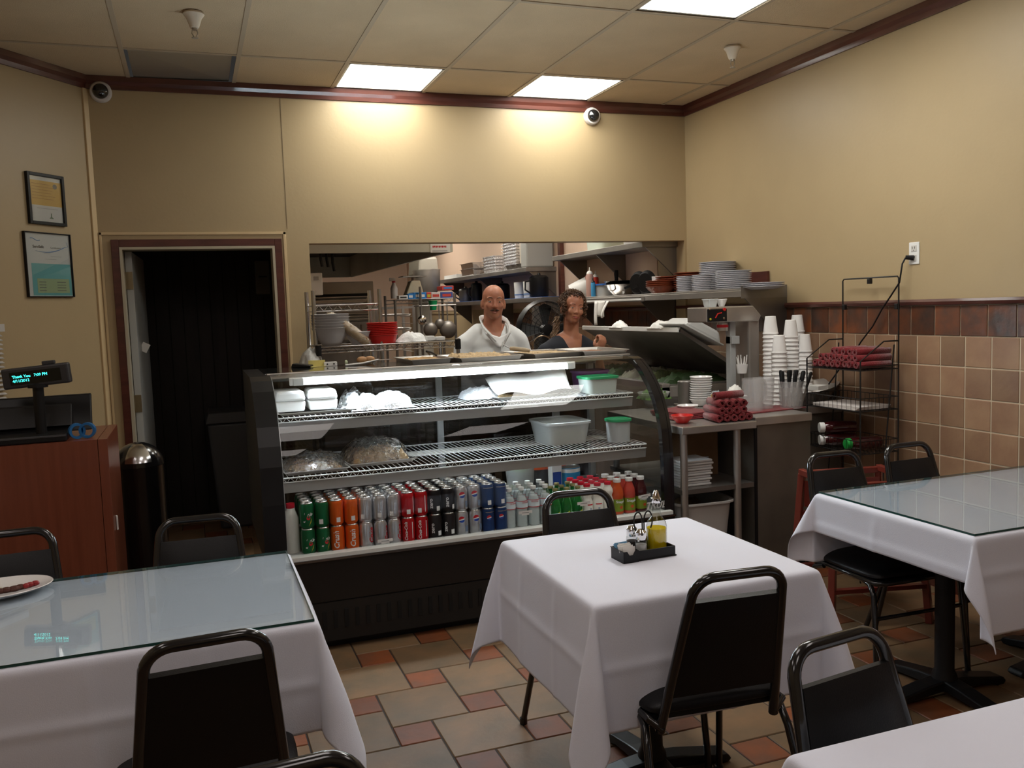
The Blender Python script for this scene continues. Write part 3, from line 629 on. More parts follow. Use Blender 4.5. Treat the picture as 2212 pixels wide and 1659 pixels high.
def shaker(x, y, fill, label):
    t = thing('shaker', label, 'shaker', c0+Vector((x, y, .0035))); t.scale = (1.05, 1.05, 1.15)
    bm = B(); lathe(bm, [(0, 0), (.0165, 0), (.018, .003), (.018, .042), (.0155, .052), (.014, .056)], 20); obj('jar', bm, M_clearp, t)
    bm = B(); lathe(bm, [(0, .001), (.0165, .001), (.0168, .036), (0, .037)], 16); obj('contents', bm, fill, t)
    bm = B(); lathe(bm, [(.0160, .050), (.0168, .053), (.0168, .064), (.0165, .07), (.010, .077), (0, .078)], 20); obj('cap', bm, M_chrome, t)
shaker(-.045, .028, mat('pepper', (.06, .045, .04), .9, bump=.5, bscale=900), 'glass pepper shaker with a chrome cap on the centre table')
shaker(-.040, -.024, mat('salt', (.75, .75, .75), .9, bump=.3, bscale=900), 'glass salt shaker with a chrome cap on the centre table')
t = thing('oil_bottle', 'glass cruet of yellow oil with a pouring spout on the centre table', 'bottle', c0+Vector((.034, .008, .0035))); t.scale = (1.08, 1.08, 1.2)
bm = B(); lathe(bm, [(0, 0), (.029, 0), (.0305, .004), (.0305, .070), (.028, .082), (.016, .098), (.0125, .106), (.0115, .13), (.0135, .132), (.0135, .138)], 28); obj('glass', bm, M_clearp, t)
bm = B(); lathe(bm, [(0, .003), (.0285, .003), (.029, .006), (.029, .066), (0, .066)], 24); obj('oil', bm, mat('yellow_oil', (.90, .68, .01), .15, coat=.5), t)
bm = B(); lathe(bm, [(.014, .134), (.015, .136), (.015, .146), (.012, .148), (.007, .164), (.004, .168), (0, .168)], 16); obj('spout', bm, M_chrome, t)
t = thing('sweetener_holder', 'black plastic box of sweetener packets on the centre table', 'packet holder', c0+Vector((-.095, -.018, 0)), radians(2))
w2, h2, hh = .027, .041, .037; bm = B(); box(bm, -w2, -h2, 0, w2, h2, .003); box(bm, -w2, -h2, 0, -w2+.002, h2, hh); box(bm, w2-.002, -h2, 0, w2, h2, hh); box(bm, -w2, h2-.002, 0, w2, h2, hh)
prism(bm, [(-w2, 0), (w2, 0), (w2, hh), (.014, hh), (.006, .024), (-.006, .024), (-.014, hh), (-w2, hh)], -h2, -h2+.002, 'y'); box(bm, -w2-.002, -h2-.002, hh-.002, -w2, h2+.002, hh); obj('box_body', bm, M_black, t, smooth=False)
M_blue = mat('blue_packet', (.16, .36, .55), .6); SWP = c0+Vector((-.095, -.018, 0))
for k in range(10):
    M = Matrix.Translation((random.uniform(-.003, .003), -.034+.0065*k, .006+random.uniform(0, .006))) @ Matrix.Rotation(random.uniform(-.12, .12), 4, 'Y') @ Matrix.Rotation(radians(-12), 4, 'X')
    bm = B(); box(bm, -.0215, -.0015, 0, .0215, .0015, .042, M); blue = k in (6, 7, 8)
    o = obj('sweetener_packet', bm, M_blue if blue else M_paper, smooth=False, loc=SWP)
    tag(o, ('blue' if blue else 'white')+' sweetener packet, %s from the front of the black holder' % ORD[k], 'packet', 'sweetener packets')
# ---- plate of leftovers
P = PZ(38, 1280, TZ+.012); P.z = TZ+.0105
t = thing('dinner_plate', 'oval white plate with leftovers on the left glass-topped table', 'plate', (P.x-.055, P.y+.02, P.z), radians(8))
bm = B(); lathe(bm, [(0, .001), (.085, .001), (.1, .004), (.13, .016), (.135, .018), (.133, .020), (.1, .009), (.085, .006), (0, .005)], 40, sx=1.1, sy=.82); obj('plate_body', bm, M_ceram, t)
bm = B(); 
for a, b, s in ((.045, -.01, .018), (.06, .0, .014), (.025, -.015, .016), (.01, -.02, .013)): ell(bm, (a, b, .012), (s, s*.8, .009), 10, 6)
tag(obj('meat_scrap', bm, mat('meat_brown', (.10, .03, .02), .6, var=.4, vscale=90, bump=.6, bscale=120), loc=t.location), 'brown meat scraps on the white plate', 'food'); bpy.data.objects['meat_scrap']['kind'] = 'stuff'
bm = B()
for a, b, s in ((.085, .008, .011), (.098, .016, .012), (.075, -.002, .01)): ell(bm, (a, b, .014), (s, s*.8, .008), 10, 6)
o = tag(obj('beet_scrap', bm, mat('beet_red', (.28, .015, .02), .4), loc=t.location), 'red pickled beet pieces on the white plate', 'food'); o['kind'] = 'stuff'
bm = B(); ell(bm, (-.02, .005, .012), (.035, .022, .009), 14, 8); tag(obj('rice_heap', bm, mat('rice', (.7, .66, .58), .8, bump=.9, bscale=260), loc=t.location), 'pale rice heap on the white plate', 'food')['kind'] = 'stuff'
# ---- cherry counter with the till
X1, Yf = -.372, 4.15
P = PY(225, 948, Yf); zt = P.z; X1 = P.x
t = thing('host_counter', 'cherry wood laminate counter at the left, carrying the till', 'counter', (X1, Yf, 0))
bm = B(); box(bm, -1.02, 0, .06, -.028, .55, zt-.001); obj('counter_body', bm, M_wood, t, smooth=False)
bm = B(); box(bm, -.026, -.002, 0, 0.012, .55, zt); obj('side_panel', bm, M_wood, t, smooth=False, bevel=.002)
bm = B(); box(bm, -1.0, .03, 0, -.03, .5, .06); obj('plinth', bm, M_black, t, smooth=False)
ZC = zt; a = PY(150, 948, Yf+.1)
bm = B(); Mk = Matrix.Translation(PY(75, 945, Yf+.06)) @ Matrix.Rotation(radians(2), 4, 'Z')
bm2 = Matrix.Translation((a.x-.34, Yf+.05, ZC))
t = thing('keyboard_tray', 'low black till base on the cherry counter', 'till base', (a.x, Yf+.02, ZC), radians(1))
bm = B(); box(bm, -.6, 0, 0, 0, .22, .032); obj('till_body', bm, M_black, t, smooth=False, bevel=.006)
bm = B(); box(bm, -.6, -.003, .022, -.002, 0, .027); obj('rim_strip', bm, mat('dark_grey', (.06, .06, .065), .4), t, smooth=False)
Pm = PY(95, 900, Yf+.28)
t = thing('till_monitor', 'black touchscreen till monitor seen from behind on the counter', 'monitor', (PY(200, 930, Yf+.22).x, Yf+.22, ZC), radians(2))
mh = PY(190, 850, Yf+.30).z-ZC
bm = B(); prism(bm, [(0, .02), (.025, .02), (.105, mh), (.08, mh)], -.52, 0, 'x'); obj('monitor_body', bm, M_black, t, smooth=False, bevel=.006)
bm = B(); prism(bm, [(-.018, .05), (.0, .045), (.06, mh*.8), (.045, mh*.75)], -.45, -.08, 'x'); obj('rear_cover', bm, mat('black_cover', (.016, .016, .018), .45), t, smooth=False, bevel=.012)
bm = B(); box(bm, -.42, -.04, 0, -.1, .16, .02); obj('monitor_foot', bm, M_black, t, smooth=False, bevel=.008)
Pc = PY(80, 812, Yf+.1)
t = thing('customer_display', 'tilted black customer display with glowing turquoise text', 'till display', (Pc.x, Pc.y, ZC))
dz = Pc.z-ZC
bm = B(); tube(bm, [(0, .0, .0), (0, .0, dz-.03)], .022, 14); lathe(bm, [(0, dz-.05), (.04, dz-.05), (.04, dz-.035), (0, dz-.03)], 20); obj('pole', bm, M_black, t)
db = B(); RD = Matrix.Translation((0, 0, dz)) @ Matrix.Rotation(radians(-4.5), 4, 'Y') @ Matrix.Rotation(radians(-10), 4, 'Z')
R2 = RD
bm = B(); box(bm, -.135, -.02, -.044, .135, .02, .044, RD); obj('display_case', bm, mat('display_grey', (.035, .035, .038), .4), t, smooth=False, bevel=.008)
bm = B(); box(bm, -.102, -.0215, -.028, .102, -.019, .026, RD); obj('screen', bm, mat('screen_black', (.004, .006, .006), .12), t, smooth=False)
bm = B(); box(bm, .03, -.012, .044, .08, .012, .060, RD); obj('rear_tab', bm, MATS['display_grey'], t, smooth=False, bevel=.003)
M_vfd = mat('turquoise_glow', (.05, .95, .85), .5, emit=2.2)
for s, z in (('Thank You   7:09 PM', .006), ('4/11/2012          ', -.012)):
    o = text('lettering', s, .0165, M_vfd, t, align='LEFT', sx=1.0); o.matrix_local = RD @ Matrix.Translation((-.092, -.0222, z)) @ Matrix.Rotation(pi/2, 4, 'X')
Pb = PY(176, 932, Yf+.08)
for q, (dx, nm) in enumerate(((-.018, 'blue tape ring on the counter, nearer the till'), (.024, 'blue tape ring on the counter, nearer the wall'))):
    bm = B(); Mx = Matrix.Rotation(pi/2, 4, 'X') @ Matrix.Rotation(.4-.6*q, 4, 'Y'); prof = [(.024, -.01), (.034, -.01), (.034, .01), (.024, .01), (.024, -.01)]; lathe(bm, prof, 24, M=Mx)
    tag(obj('tape_ring', bm, mat('blue_ring', (.015, .13, .35), .4), loc=(Pb.x+dx, Pb.y, ZC+.034)), nm, 'tape roll', 'blue rings by the till')
# ---- dome-top litter bin
Y_ = 4.95; P = PY(296, 955, Y_); rx = (PY(352, 1000, Y_).x-PY(240, 1000, Y_).x)/2
t = thing('litter_bin', 'tall black dome-top litter bin with a shiny steel flap beside the doorway', 'bin', (P.x, Y_, 0)); zt = P.z
bm = B(); lathe(bm, [(0, .01), (rx*.96, .01), (rx*.97, .03), (rx, zt-rx*1.0), (rx*1.01, zt-rx*.98), (0, zt-rx*.98)], 36); obj('bin_body', bm, M_blackm, t)
bm = B(); lathe(bm, [(rx*1.01, zt-rx*.97)]+[(rx*1.01*cos(a), zt-rx*.97+rx*.97*sin(a)) for a in [pi/2*k/10 for k in range(11)]], 36); obj('dome_lid', bm, M_blackm, t)
bm = B(); rows = []; R_ = rx*1.025
for i in range(9):
    el = radians(12+58*i/8); rows.append([bm.verts.new((R_*cos(el)*sin(az), -R_*cos(el)*cos(az), zt-rx*.97+rx*.985*sin(el))) for az in [radians(-28+62*j/9) for j in range(10)]])
for a_, b_ in zip(rows, rows[1:]):
    for j in range(9): bm.faces.new((a_[j], a_[j+1], b_[j+1], b_[j]))
obj('swing_flap', bm, mat('brushed_chrome', (.72, .73, .75), .18, 1.0, bump=.1, bscale=15), t)
bm = B(); rbar(bm, (0, 0, 0), (.0, 0, .06), .03, .008); tag(obj('napkin_scrap', bm, M_paper, loc=PY(288, 1222, 4.5)), 'x', 'paper') if False else bm.free()
bm = B()
for k in range(7): ell(bm, (.03*cos(k*2.3), .02*sin(k*1.7), .018+.006*k), (.022, .018, .012), 7, 5)
P = PZ(284, 1236, .02) if False else PY(284, 1234, 3.6)
P = PY(249, 1125, 4.3); bm.free()
bm = B(); box(bm, -.004, -.01, -.035, .004, .01, .03); tag(obj('paper_card', bm, M_paper, smooth=False, loc=(X1+.0158, Yf+.12, P.z), rz=.2, bevel=.003), 'small white card stuck to the end of the cherry counter', 'card')
# ================================================================== REFRIGERATED DISPLAY CASE
CX0, CX1, CY, CB = .335, 2.335, 4.0, 4.98
curve = [(4.03, .455), (4.03, .70), (4.045, .87), (4.072, .96), (4.115, 1.045), (4.175, 1.12), (4.26, 1.195), (4.34, 1.24), (4.42, 1.258)]
CASE = thing('display_case', 'black refrigerated display case with curved glass front and lit shelves', 'display case', (0, 0, 0))
bm = B(); box(bm, CX0-.085, CY+.012, .045, CX1, CB, .428); obj('base_cabinet', bm, M_blackm, CASE, smooth=False)
bm = B(); box(bm, CX0+.05, CY+.06, 0, CX1-.05, CB-.05, .045); obj('plinth', bm, M_black, CASE, smooth=False)
bm = B(); box(bm, CX0, CY, .235, CX1, CY+.013, .428); obj('front_panel', bm, mat('black_panel', (.012, .011, .011), .3), CASE, smooth=False, bevel=.002)
bm = B(); box(bm, CX0+.02, CY+.004, .045, CX1-.02, CY+.0125, .228); GR = obj('grille', bm, mat('grille_black', (.012, .012, .012), .4), CASE, smooth=False)
me = None
for k in range(34):
    if me is None:
        bm = B(); box(bm, -.009, -.004, -.042, .009, 0, .042); me = finish('louver', bm, mat('slot_black', (.003, .003, .003), .7), False)
    put('louver', me, GR, (CX0+.16+.05*k, CY+.004, .145))
bm = B(); box(bm, CX0-.001, CY-.008, .426, CX1+.001, CY+.004, .436); obj('bumper_trim', bm, mat('dark_chrome', (.25, .25, .27), .25, 1), CASE, smooth=False)
M_ledge = mat('white_ledge', (.66, .68, .66), .35)
bm = B(); box(bm, CX0+.012, CY-.004, .436, CX1-.012, CY+.05, .456); box(bm, CX0+.012, CY+.05, .43, CX1-.012, CB-.03, .440); obj('deck', bm, M_ledge, CASE, smooth=False, bevel=.002)
# end panels: solid black on the left, glass in a black curved rail on the right
prof = [(y-.006, z) for y, z in curve]
poly = [(CB, .43), (CY, .43)]+prof+[(CB, 1.262)]
bm = B(); prism(bm, poly, CX0-.085, CX0+.012, 'x'); obj('end_panel', bm, M_black, CASE, smooth=False, label='solid black end panel at the doorway side')
bm = B(); pin = [(CB-.03, .46), (CY+.05, .46)]+[(y+.018, z-.004) for y, z in curve[1:]]+[(CB-.03, 1.235)]
prism(bm, pin, CX0+.013, CX0+.017, 'x'); obj('inner_liner', bm, mat('case_liner', (.45, .46, .47), .25), CASE, smooth=False)
bm = B(); rail = [(CX1, y, z) for y, z in [(CY+.02, .43)]+prof+[(CB-.02, 1.262)]]
outer = [(y, z) for _, y, z in rail]; inner = []
for i, (y, z) in enumerate(outer):
    a = outer[max(0, i-1)]; b = outer[min(len(outer)-1, i+1)]; d = Vector((b[0]-a[0], b[1]-a[1])).normalized(); nn = Vector((d.y, -d.x)); inner.append((y+nn.x*.035, z+nn.y*.035))
n = len(outer)
for x in (CX1-.028, CX1+.012):
    pass
A = [[bm.verts.new((x, *p)) for p in outer] for x in (CX1-.048, CX1+.012)]; C = [[bm.verts.new((x, *p)) for p in inner] for x in (CX1-.048, CX1+.012)]
for i in range(n-1):
    bm.faces.new((A[0][i], A[0][i+1], A[1][i+1], A[1][i])); bm.faces.new((C[0][i], C[1][i], C[1][i+1], C[0][i+1])); bm.faces.new((A[0][i], C[0][i], C[0][i+1], A[0][i+1])); bm.faces.new((A[1][i], A[1][i+1], C[1][i+1], C[1][i]))
for i in (0, n-1): bm.faces.new((A[0][i], A[1][i], C[1][i], C[0][i]))
obj('end_rail', bm, M_blackm, CASE, ang=30, label='curved black rail at the counter side')
bm = B(); prism(bm, poly, CX1-.008, CX1-.004, 'x'); obj('end_glass', bm, M_glass, CASE, smooth=False)
# rear frame with sliding doors
M_fr = mat('grey_frame', (.40, .41, .41), .35)
bm = B()
for x in (CX0+.02, 1.33, CX1-.27, CX1-.035): box(bm, x-.018, CB-.06, .43, x+.018, CB-.02, 1.24)
box(bm, CX0, CB-.06, 1.19, CX1, CB, 1.235); box(bm, CX0, CB-.06, .43, CX1, CB, .49); obj('rear_frame', bm, M_fr, CASE, smooth=False, bevel=.002)
for k, (a, b) in enumerate(((CX0+.04, 1.34), (1.30, CX1-.05))):
    bm = B(); box(bm, a, CB-.045+.02*k, .49, b, CB-.04+.02*k, 1.19); obj('sliding_door', bm, thin_glass('tinted_glass', (.30, .31, .33), .9) if k == 0 else MATS['tinted_glass'], CASE, smooth=False)
# top
bm = B(); box(bm, CX0-.006, 4.50, 1.246, CX1+.006, CB, 1.262); obj('top_shelf', bm, mat('top_black_glass', (.030, .032, .032), .06, coat=.6), CASE, smooth=False, bevel=.002)
bm = B(); box(bm, CX0, 4.462, 1.238, CX1, 4.505, 1.264); obj('top_trim', bm, M_steel, CASE, smooth=False, bevel=.002)
# curved front glass
bm = B(); N_ = len(curve)
cv = curve+[(4.465, 1.262)]
A = [[bm.verts.new((x, y, z)) for y, z in cv] for x in (CX0+.012, CX1-.012)]
for i in range(len(cv)-1): bm.faces.new((A[0][i], A[0][i+1], A[1][i+1], A[1][i]))
o = obj('curved_glass', bm, thin_glass('case_glass', (.96, .98, .98), 1.0), CASE, ang=180)
# tube light
bm = B(); y_, z_ = 4.375, 1.236
box(bm, CX0+.10, y_+.014, 1.205, 1.96, y_+.034, 1.243); obj('light_housing', bm, M_white, CASE, smooth=False, bevel=.003)
bm = B(); M_tube = mat('tube_light', (.80, .92, 1.0), .5, emit=TUBE_E)
Mx = Matrix.Translation((0, y_, z_-.014)) @ Matrix.Rotation(pi/2, 4, 'Y'); lathe(bm, [(0, CX0+.165), (.013, CX0+.165), (.013, 1.90), (0, 1.90)], 14, M=Mx); obj('tube_lamp', bm, M_tube, CASE)
bm = B(); box(bm, CX0+.115, y_-.016, z_-.03, CX0+.165, y_+.016, z_+.004); box(bm, 1.90, y_-.016, z_-.03, 1.94, y_+.016, z_+.002); obj('lamp_holder', bm, MATS['white_ledge'], CASE, smooth=False, bevel=.003)
# wire shelves with steel front rails
def wire_shelf(z, y0, y1, x0, x1, label):
    S = obj('wire_shelf', (lambda bm: (tube(bm, [(x0, y0, z), (x1, y0, z)], .0035, 6), tube(bm, [(x0, y0, z-.02), (x1, y0, z-.02)], .0025, 6), tube(bm, [(x0, y1, z), (x1, y1, z)], .0035, 6), tube(bm, [(x0, (y0+y1)/2, z-.005), (x1, (y0+y1)/2, z-.005)], .003, 6), bm)[-1])(B()), M_wirew, CASE, label=label)
    n = int((x1-x0)/.0255); bm = B(); tube(bm, [(0, y0, 0), (0, y1, 0)], .0018, 6); me = finish('shelf_wire', bm, M_wirew, True)
    for i in range(n+1): put('shelf_wire', me, S, (x0+(x1-x0)*i/n, 0, z+.003))
    bm = B(); k = 0; x = x0
    while x < x1-.03: tube(bm, [(x, y0, z-.001), (x+.02, y0-.001, z-.02), (x+.034, y0, z-.001)], .0014, 5, cap=False); x += .036
    obj('truss_wire', bm, M_wirew, S); 
    bm = B(); prism(bm, [(y0+.004, z-.024), (y0+.010, z-.024), (y0+.02, z-.072), (y0+.012, z-.072)], x0, x1, 'x'); obj('shelf_rail', bm, mat('rail_grey', (.40, .40, .39), .38, .45), CASE, smooth=False)
    for x in (x0+.015, x1-.015):
        bm = B(); prism(bm, [(y0+.02, z-.01), (y1+.05, z-.012), (y1+.05, z-.07), (y0+.03, z-.03)], x-.004, x+.004, 'x'); obj('shelf_bracket', bm, M_steeld, CASE, smooth=False)
Z1, Z2 = 1.058, .795
wire_shelf(Z1, 4.30, 4.80, CX0+.03, CX1-.075, 'upper white wire shelf'); wire_shelf(Z2, 4.15, 4.80, CX0+.02, CX1-.08, 'lower white wire shelf')
bm = B(); box(bm, CX0+.03, 4.62, Z2-.034, CX1-.08, 4.72, Z2-.02); obj('light_shelf_strip', bm, mat('pale_strip', (.6, .58, .52), .4), CASE, smooth=False)
# lettering on the case glass
text('lettering', 'TRUE', .05, mat('etched_white', (.6, .6, .6), .5), CASE, (2.235, 4.026, .487), shear=.3, bold=True, label='pale lettering at the lower corner')
# ---- cans
CR, CHt = .0325, .122
def can_mesh():
    bm = B(); lathe(bm, [(0, .004), (.022, .004), (.0255, 0), (.0325, .011), (.0325, .104), (.028, .116)], 28); return bm
def sw(name, c, metal=.55, rough=.28): return mat(name, c, rough, metal)
C7 = sw('can_green', (.005, .13, .045)); CO = sw('can_orange', (.75, .12, .012)); CS = sw('can_silver', (.62, .62, .64), .9); CRd = sw('can_red', (.52, .012, .018)); CK = sw('can_black', (.02, .018, .02)); CD = sw('can_pepsi_silver', (.60, .61, .64), .9); CBl = sw('can_blue', (.01, .045, .16))
INK_W = mat('label_white', (.75, .75, .75), .4); INK_R = mat('label_red', (.5, .01, .02), .4); INK_B = mat('label_blue', (.01, .06, .35), .4); INK_Y = mat('label_yellow', (.5, .45, .03), .4); INK_G = mat('label_dark', (.05, .05, .05), .4)
def make_can(m, art, face):
    t = thing('soda_can', 'x', 'can', group='soda cans in the display case')
    obj('can_body', can_mesh(), m, t, ang=30)
    bm = B(); lathe(bm, [(.028, .116), (.0285, .1195), (.027, .1215), (.0255, .1195), (.025, .1165), (0, .1165)], 24); ld = obj('can_lid', bm, M_alu, t, ang=40)
    bm = B(); prism(bm, [(-.006, -.011), (.006, -.011), (.008, 0), (.006, .010), (-.006, .010), (-.008, 0)], .1168, .118, 'z'); obj('pull_tab', bm, M_chrome, ld, smooth=False)
    art(t, face); return t
def patch(bm, R, a0, a1, z0, z1, off=.0004, n=6):
    r = R+off; A = [bm.verts.new((r*sin(a0+(a1-a0)*i/n), -r*cos(a0+(a1-a0)*i/n), z0)) for i in range(n+1)]; C = [bm.verts.new((r*sin(a0+(a1-a0)*i/n), -r*cos(a0+(a1-a0)*i/n), z1)) for i in range(n+1)]
    for i in range(n): bm.faces.new((A[i], A[i+1], C[i+1], C[i]))
def wpoly(bm, pts, R, ang, z0, off=.0005):
    """flat outline wrapped on the can: fan of points"""
    vs = [bm.verts.new(((R+off)*sin(ang+x/R), -(R+off)*cos(ang+x/R), z0+z)) for x, z in pts]; bm.faces.new(vs)
def barcode(t, a):
    bm = B(); patch(bm, CR, a-.28, a+.28, .018, .040); obj('barcode_patch', bm, INK_W, t)
def a_7up(t, f):
    if f:
        text('lettering', '7', .062, INK_W, t, rot=(0, 0, 0), fn=wrap(CR, ang=-.15, z0=.052), bold=True, shear=.25, label='white numeral seven'); text('lettering', 'UP', .016, INK_W, t, rot=(0, 0, 0), fn=wrap(CR, ang=.62, z0=.066), bold=True)
        bm = B(); wpoly(bm, [(.009*cos(k*pi/6), .052+.009*sin(k*pi/6)) for k in range(12)], CR, .28, 0, .0004); obj('red_dot', bm, INK_R, t)
        bm = B(); wpoly(bm, [(0, .012), (.012, .03), (.018, .05), (.012, .04), (.004, .02)], CR, .25, 0); obj('yellow_leaf', bm, INK_Y, t)
    else: barcode(t, -.3)
def a_orange(t, f):
    if f: text('lettering', 'Crush', .034, INK_W, t, rot=(0, 0, 0), fn=wrap(CR, ang=-.25, z0=.056, vertical=True), bold=True, shear=.2)
    else: barcode(t, .05)
def a_diet(t, f):
    if f: text('lettering', 'Coke', .034, INK_R, t, rot=(0, 0, 0), fn=wrap(CR, ang=.75, z0=.056, vertical=True), bold=True, shear=.3)
    else: barcode(t, -.4)
def a_coke(t, f):
    if f: text('lettering', 'Coca-Cola', .021, INK_W, t, rot=(0, 0, 0), fn=wrap(CR, ang=-.3, z0=.056, vertical=True), bold=True, shear=.3)
    else: barcode(t, -.2)
    bm = B(); patch(bm, CR, .62, .74, .02, .1); obj('white_wave', bm, INK_W, t)
def a_zero(t, f):
    text('lettering', 'zero', .026, INK_W, t, rot=(0, 0, 0), fn=wrap(CR, ang=-.55, z0=.055, vertical=True), bold=True); barcode(t, .55)
def globe(t, a, z, r):
    for nm, m, lo, hi in (('globe_red', INK_R, .12, 1), ('globe_white', INK_W, -.25, .12), ('globe_blue', INK_B, -1, -.25)):
        bm = B(); n = 12; top = []; bot = []
        for i in range(n+1):
            x = -1+2*i/n; c = sqrt(max(0, 1-x*x)); sl = .25*x; h1 = min(c, hi+sl) if hi < 1 else c; l1 = max(-c, lo+sl) if lo > -1 else -c
            h1 = max(-c, min(c, h1)); l1 = max(-c, min(c, l1)); top.append((x*r, h1*r)); bot.append((x*r, l1*r))
        for i in range(n):
            ps = [bot[i], bot[i+1], top[i+1], top[i]]; vs = [bm.verts.new(((CR+.0006)*sin(a+x/CR), -(CR+.0006)*cos(a+x/CR), z+zz)) for x, zz in ps]; bm.faces.new(vs)
        obj(nm, bm, m, t, smooth=False)
def a_dpepsi(t, f): globe(t, -.2 if f else -.75, .082, .0155); bm = B(); patch(bm, CR, .3, .9, .02, .05); obj('blue_print', bm, mat('label_greyblue', (.15, .2, .3), .4), t)
def a_pepsi(t, f):
    globe(t, -.35, .075, .012) if f else barcode(t, .1)
    bm = B(); patch(bm, CR, -.9, .9, .1, .104); obj('silver_band', bm, M_alu, t)
KINDS = [('green lemon-lime', C7, a_7up, 2), ('orange soda', CO, a_orange, 2), ('silver diet cola', CS, a_diet, 3), ('red cola', CRd, a_coke, 2), ('black zero-sugar cola', CK, a_zero, 2), ('silver cola can with round emblem', CD, a_dpepsi, 2), ('dark blue cola', CBl, a_pepsi, 2)]
ci = 0; X0c = .452; PIT = .0677
for nm, m, art, cnt in KINDS:
    protos = [make_can(m, art, True), make_can(m, art, False)]; usedp = [False, False]
    for c in range(cnt):
        for row in range(4):
            for lay in range(2):
                if row >= 2 and lay == 0: continue
                x = X0c+PIT*ci+random.uniform(-.001, .001); y = 4.105+.069*row; z = .440+CHt*lay+.0005; fi = 0 if lay == 0 or (nm.startswith('silver cola') or nm.startswith('black')) else 1
                if nm.startswith('green'): fi = 0 if (lay == 0 or c == 0) else 1
                who = 'single' if cnt == 1 else (('left', 'right')[c] if cnt == 2 else ('left', 'middle', 'right')[c])
                nm2 = nm if 'emblem' in nm else nm+' can'
                lab = '%s, %s column, %s layer, %s row' % (nm2, who, ('bottom', 'top')[lay], ('front', 'second', 'third', 'back')[row])
                rz = random.uniform(-.25, .25)
                if not usedp[fi]: usedp[fi] = True; p = protos[fi]; p.location = (x, y, z); p.rotation_euler = (0, 0, rz); p['label'] = lab
                else: dup(protos[fi], (x, y, z), rz, lab)
        ci += 1
    for f_, p in zip(usedp, protos):
        if not f_:
            for ch in list(p.children):
                for g in list(ch.children): bpy.data.objects.remove(g)
                bpy.data.objects.remove(ch)
            bpy.data.objects.remove(p)
# ---- bottles
M_water = thin_glass('water_plastic', (.98, .995, .995), 2.2, bump=.25, bscale=40); M_wcore = mat('water_core', (.86, .93, .93), .1, trans=.9, ior=1.08)
def bottle(name, prof, body, cap, capz, capr, label_fn, group, cat='bottle', ch=.016, n=24, core=None):
    t = thing(name, 'x', cat, group=group); bm = B(); lathe(bm, prof, n); obj('bottle_body', bm, body, t, ang=60)
    bm = B(); lathe(bm, [(capr*.9, capz), (capr, capz+.002), (capr, capz+ch), (capr*.9, capz+ch+.001), (0, capz+ch+.001)], 16); obj('bottle_cap', bm, cap, t)
    label_fn(t); return t
def band(t, r, z0, z1, m, name='label_band'):
    bm = B(); lathe(bm, [(r, z0), (r, z1)], 24); return obj(name, bm, m, t)
wp = [(0, .003), (.026, .0), (.031, .006)]
for k in range(7): wp += [(.0315, .012+.011*k), (.0295, .0175+.011*k)]
wp += [(.0315, .092), (.0315, .13), (.030, .138), (.022, .165), (.0125, .183), (.0125, .193)]
M_lw = mat('water_label', (.62, .70, .74), .4, alpha=1)
def l_w(t):
    band(t, .0319, .100, .136, M_lw); band(t, .0321, .098, .1015, INK_R, 'red_band'); band(t, .0321, .134, .137, INK_R, 'red_band'); text('lettering', 'CRYSTAL', .010, INK_R, t, rot=(0, 0, 0), fn=wrap(.0321, z0=.127, ang=.1))
WB = bottle('water_bottle', wp, M_water, M_white, .186, .0145, l_w, 'water bottles in the display case')
bm = B(); lathe(bm, [(0, .006), (.0275, .006), (.028, .13), (.02, .155), (0, .156)], 16); obj('water', bm, mat('water_fill', (.86, .93, .93), .12, trans=.45, ior=1.12), WB)
def place(proto, spots, fmt, used=[None]):
    for i, (x, y, z, lab) in enumerate(spots):
        if i == 0: proto.location = (x, y, z); proto['label'] = lab; proto.rotation_euler = (0, 0, random.uniform(-.3, .3))
        else: dup(proto, (x, y, z), random.uniform(-.3, .3), lab)
RN = ['front', 'second', 'third', 'fourth']
place(WB, [(1.452+.0655*c+.01*r, 4.115+.068*r, .441, 'clear water bottle with white cap, %s of the %s row' % (('leftmost', 'second from left', 'third from left', 'rightmost')[c], RN[r])) for c in range(4) for r in range(3)], '')
gp = [(0, .002), (.028, 0), (.0305, .006), (.0305, .06), (.029, .085), (.018, .118), (.0125, .135), (.0115, .165), (.0125, .168)]
M_gg = mat('green_glass', (.01, .22, .04), .08, trans=.45, ior=1.3, coat=.5)
GB = bottle('green_bottle', gp, M_gg, mat('gold_cap', (.5, .45, .2), .35, .8), .163, .0145, lambda t: (band(t, .031, .03, .06, mat('green_label', (.02, .22, .04), .4)), wp_(t)) if False else (lambda b: (wpoly(b, [(-.010, .035), (.010, .035), (.004, .058), (-.008, .05)], .031, -.1, 0), obj('label_emblem', b, INK_Y, t)))(B()), 'green bottles in the display case', ch=.011)
place(GB, [(1.705+.063*c, 4.118+.066*r, .441, 'green glass bottle with gold cap, %s of the %s row' % (('leftmost', 'middle', 'rightmost')[c], RN[r])) for c in range(3) for r in range(3)], '')
mp = [(0, .002), (.026, 0), (.029, .006), (.029, .085), (.0215, .105), (.0215, .112), (.0275, .128), (.026, .142), (.017, .160), (.0165, .168)]
def l_m(t):
    bm = B(); patch(bm, .029, -.6, .6, .072, .078); obj('red_band', bm, INK_R, t); bm = B(); patch(bm, .029, -.15, .2, .03, .058); obj('label_print', bm, mat('label_bluegrey', (.3, .34, .45), .5), t)
MB_ = bottle('yogurt_drink_bottle', mp, mat('milk_white', (.80, .78, .72), .35), mat('red_cap', (.55, .01, .03), .4), .166, .0185, l_m, 'white yogurt drink bottles', ch=.015)
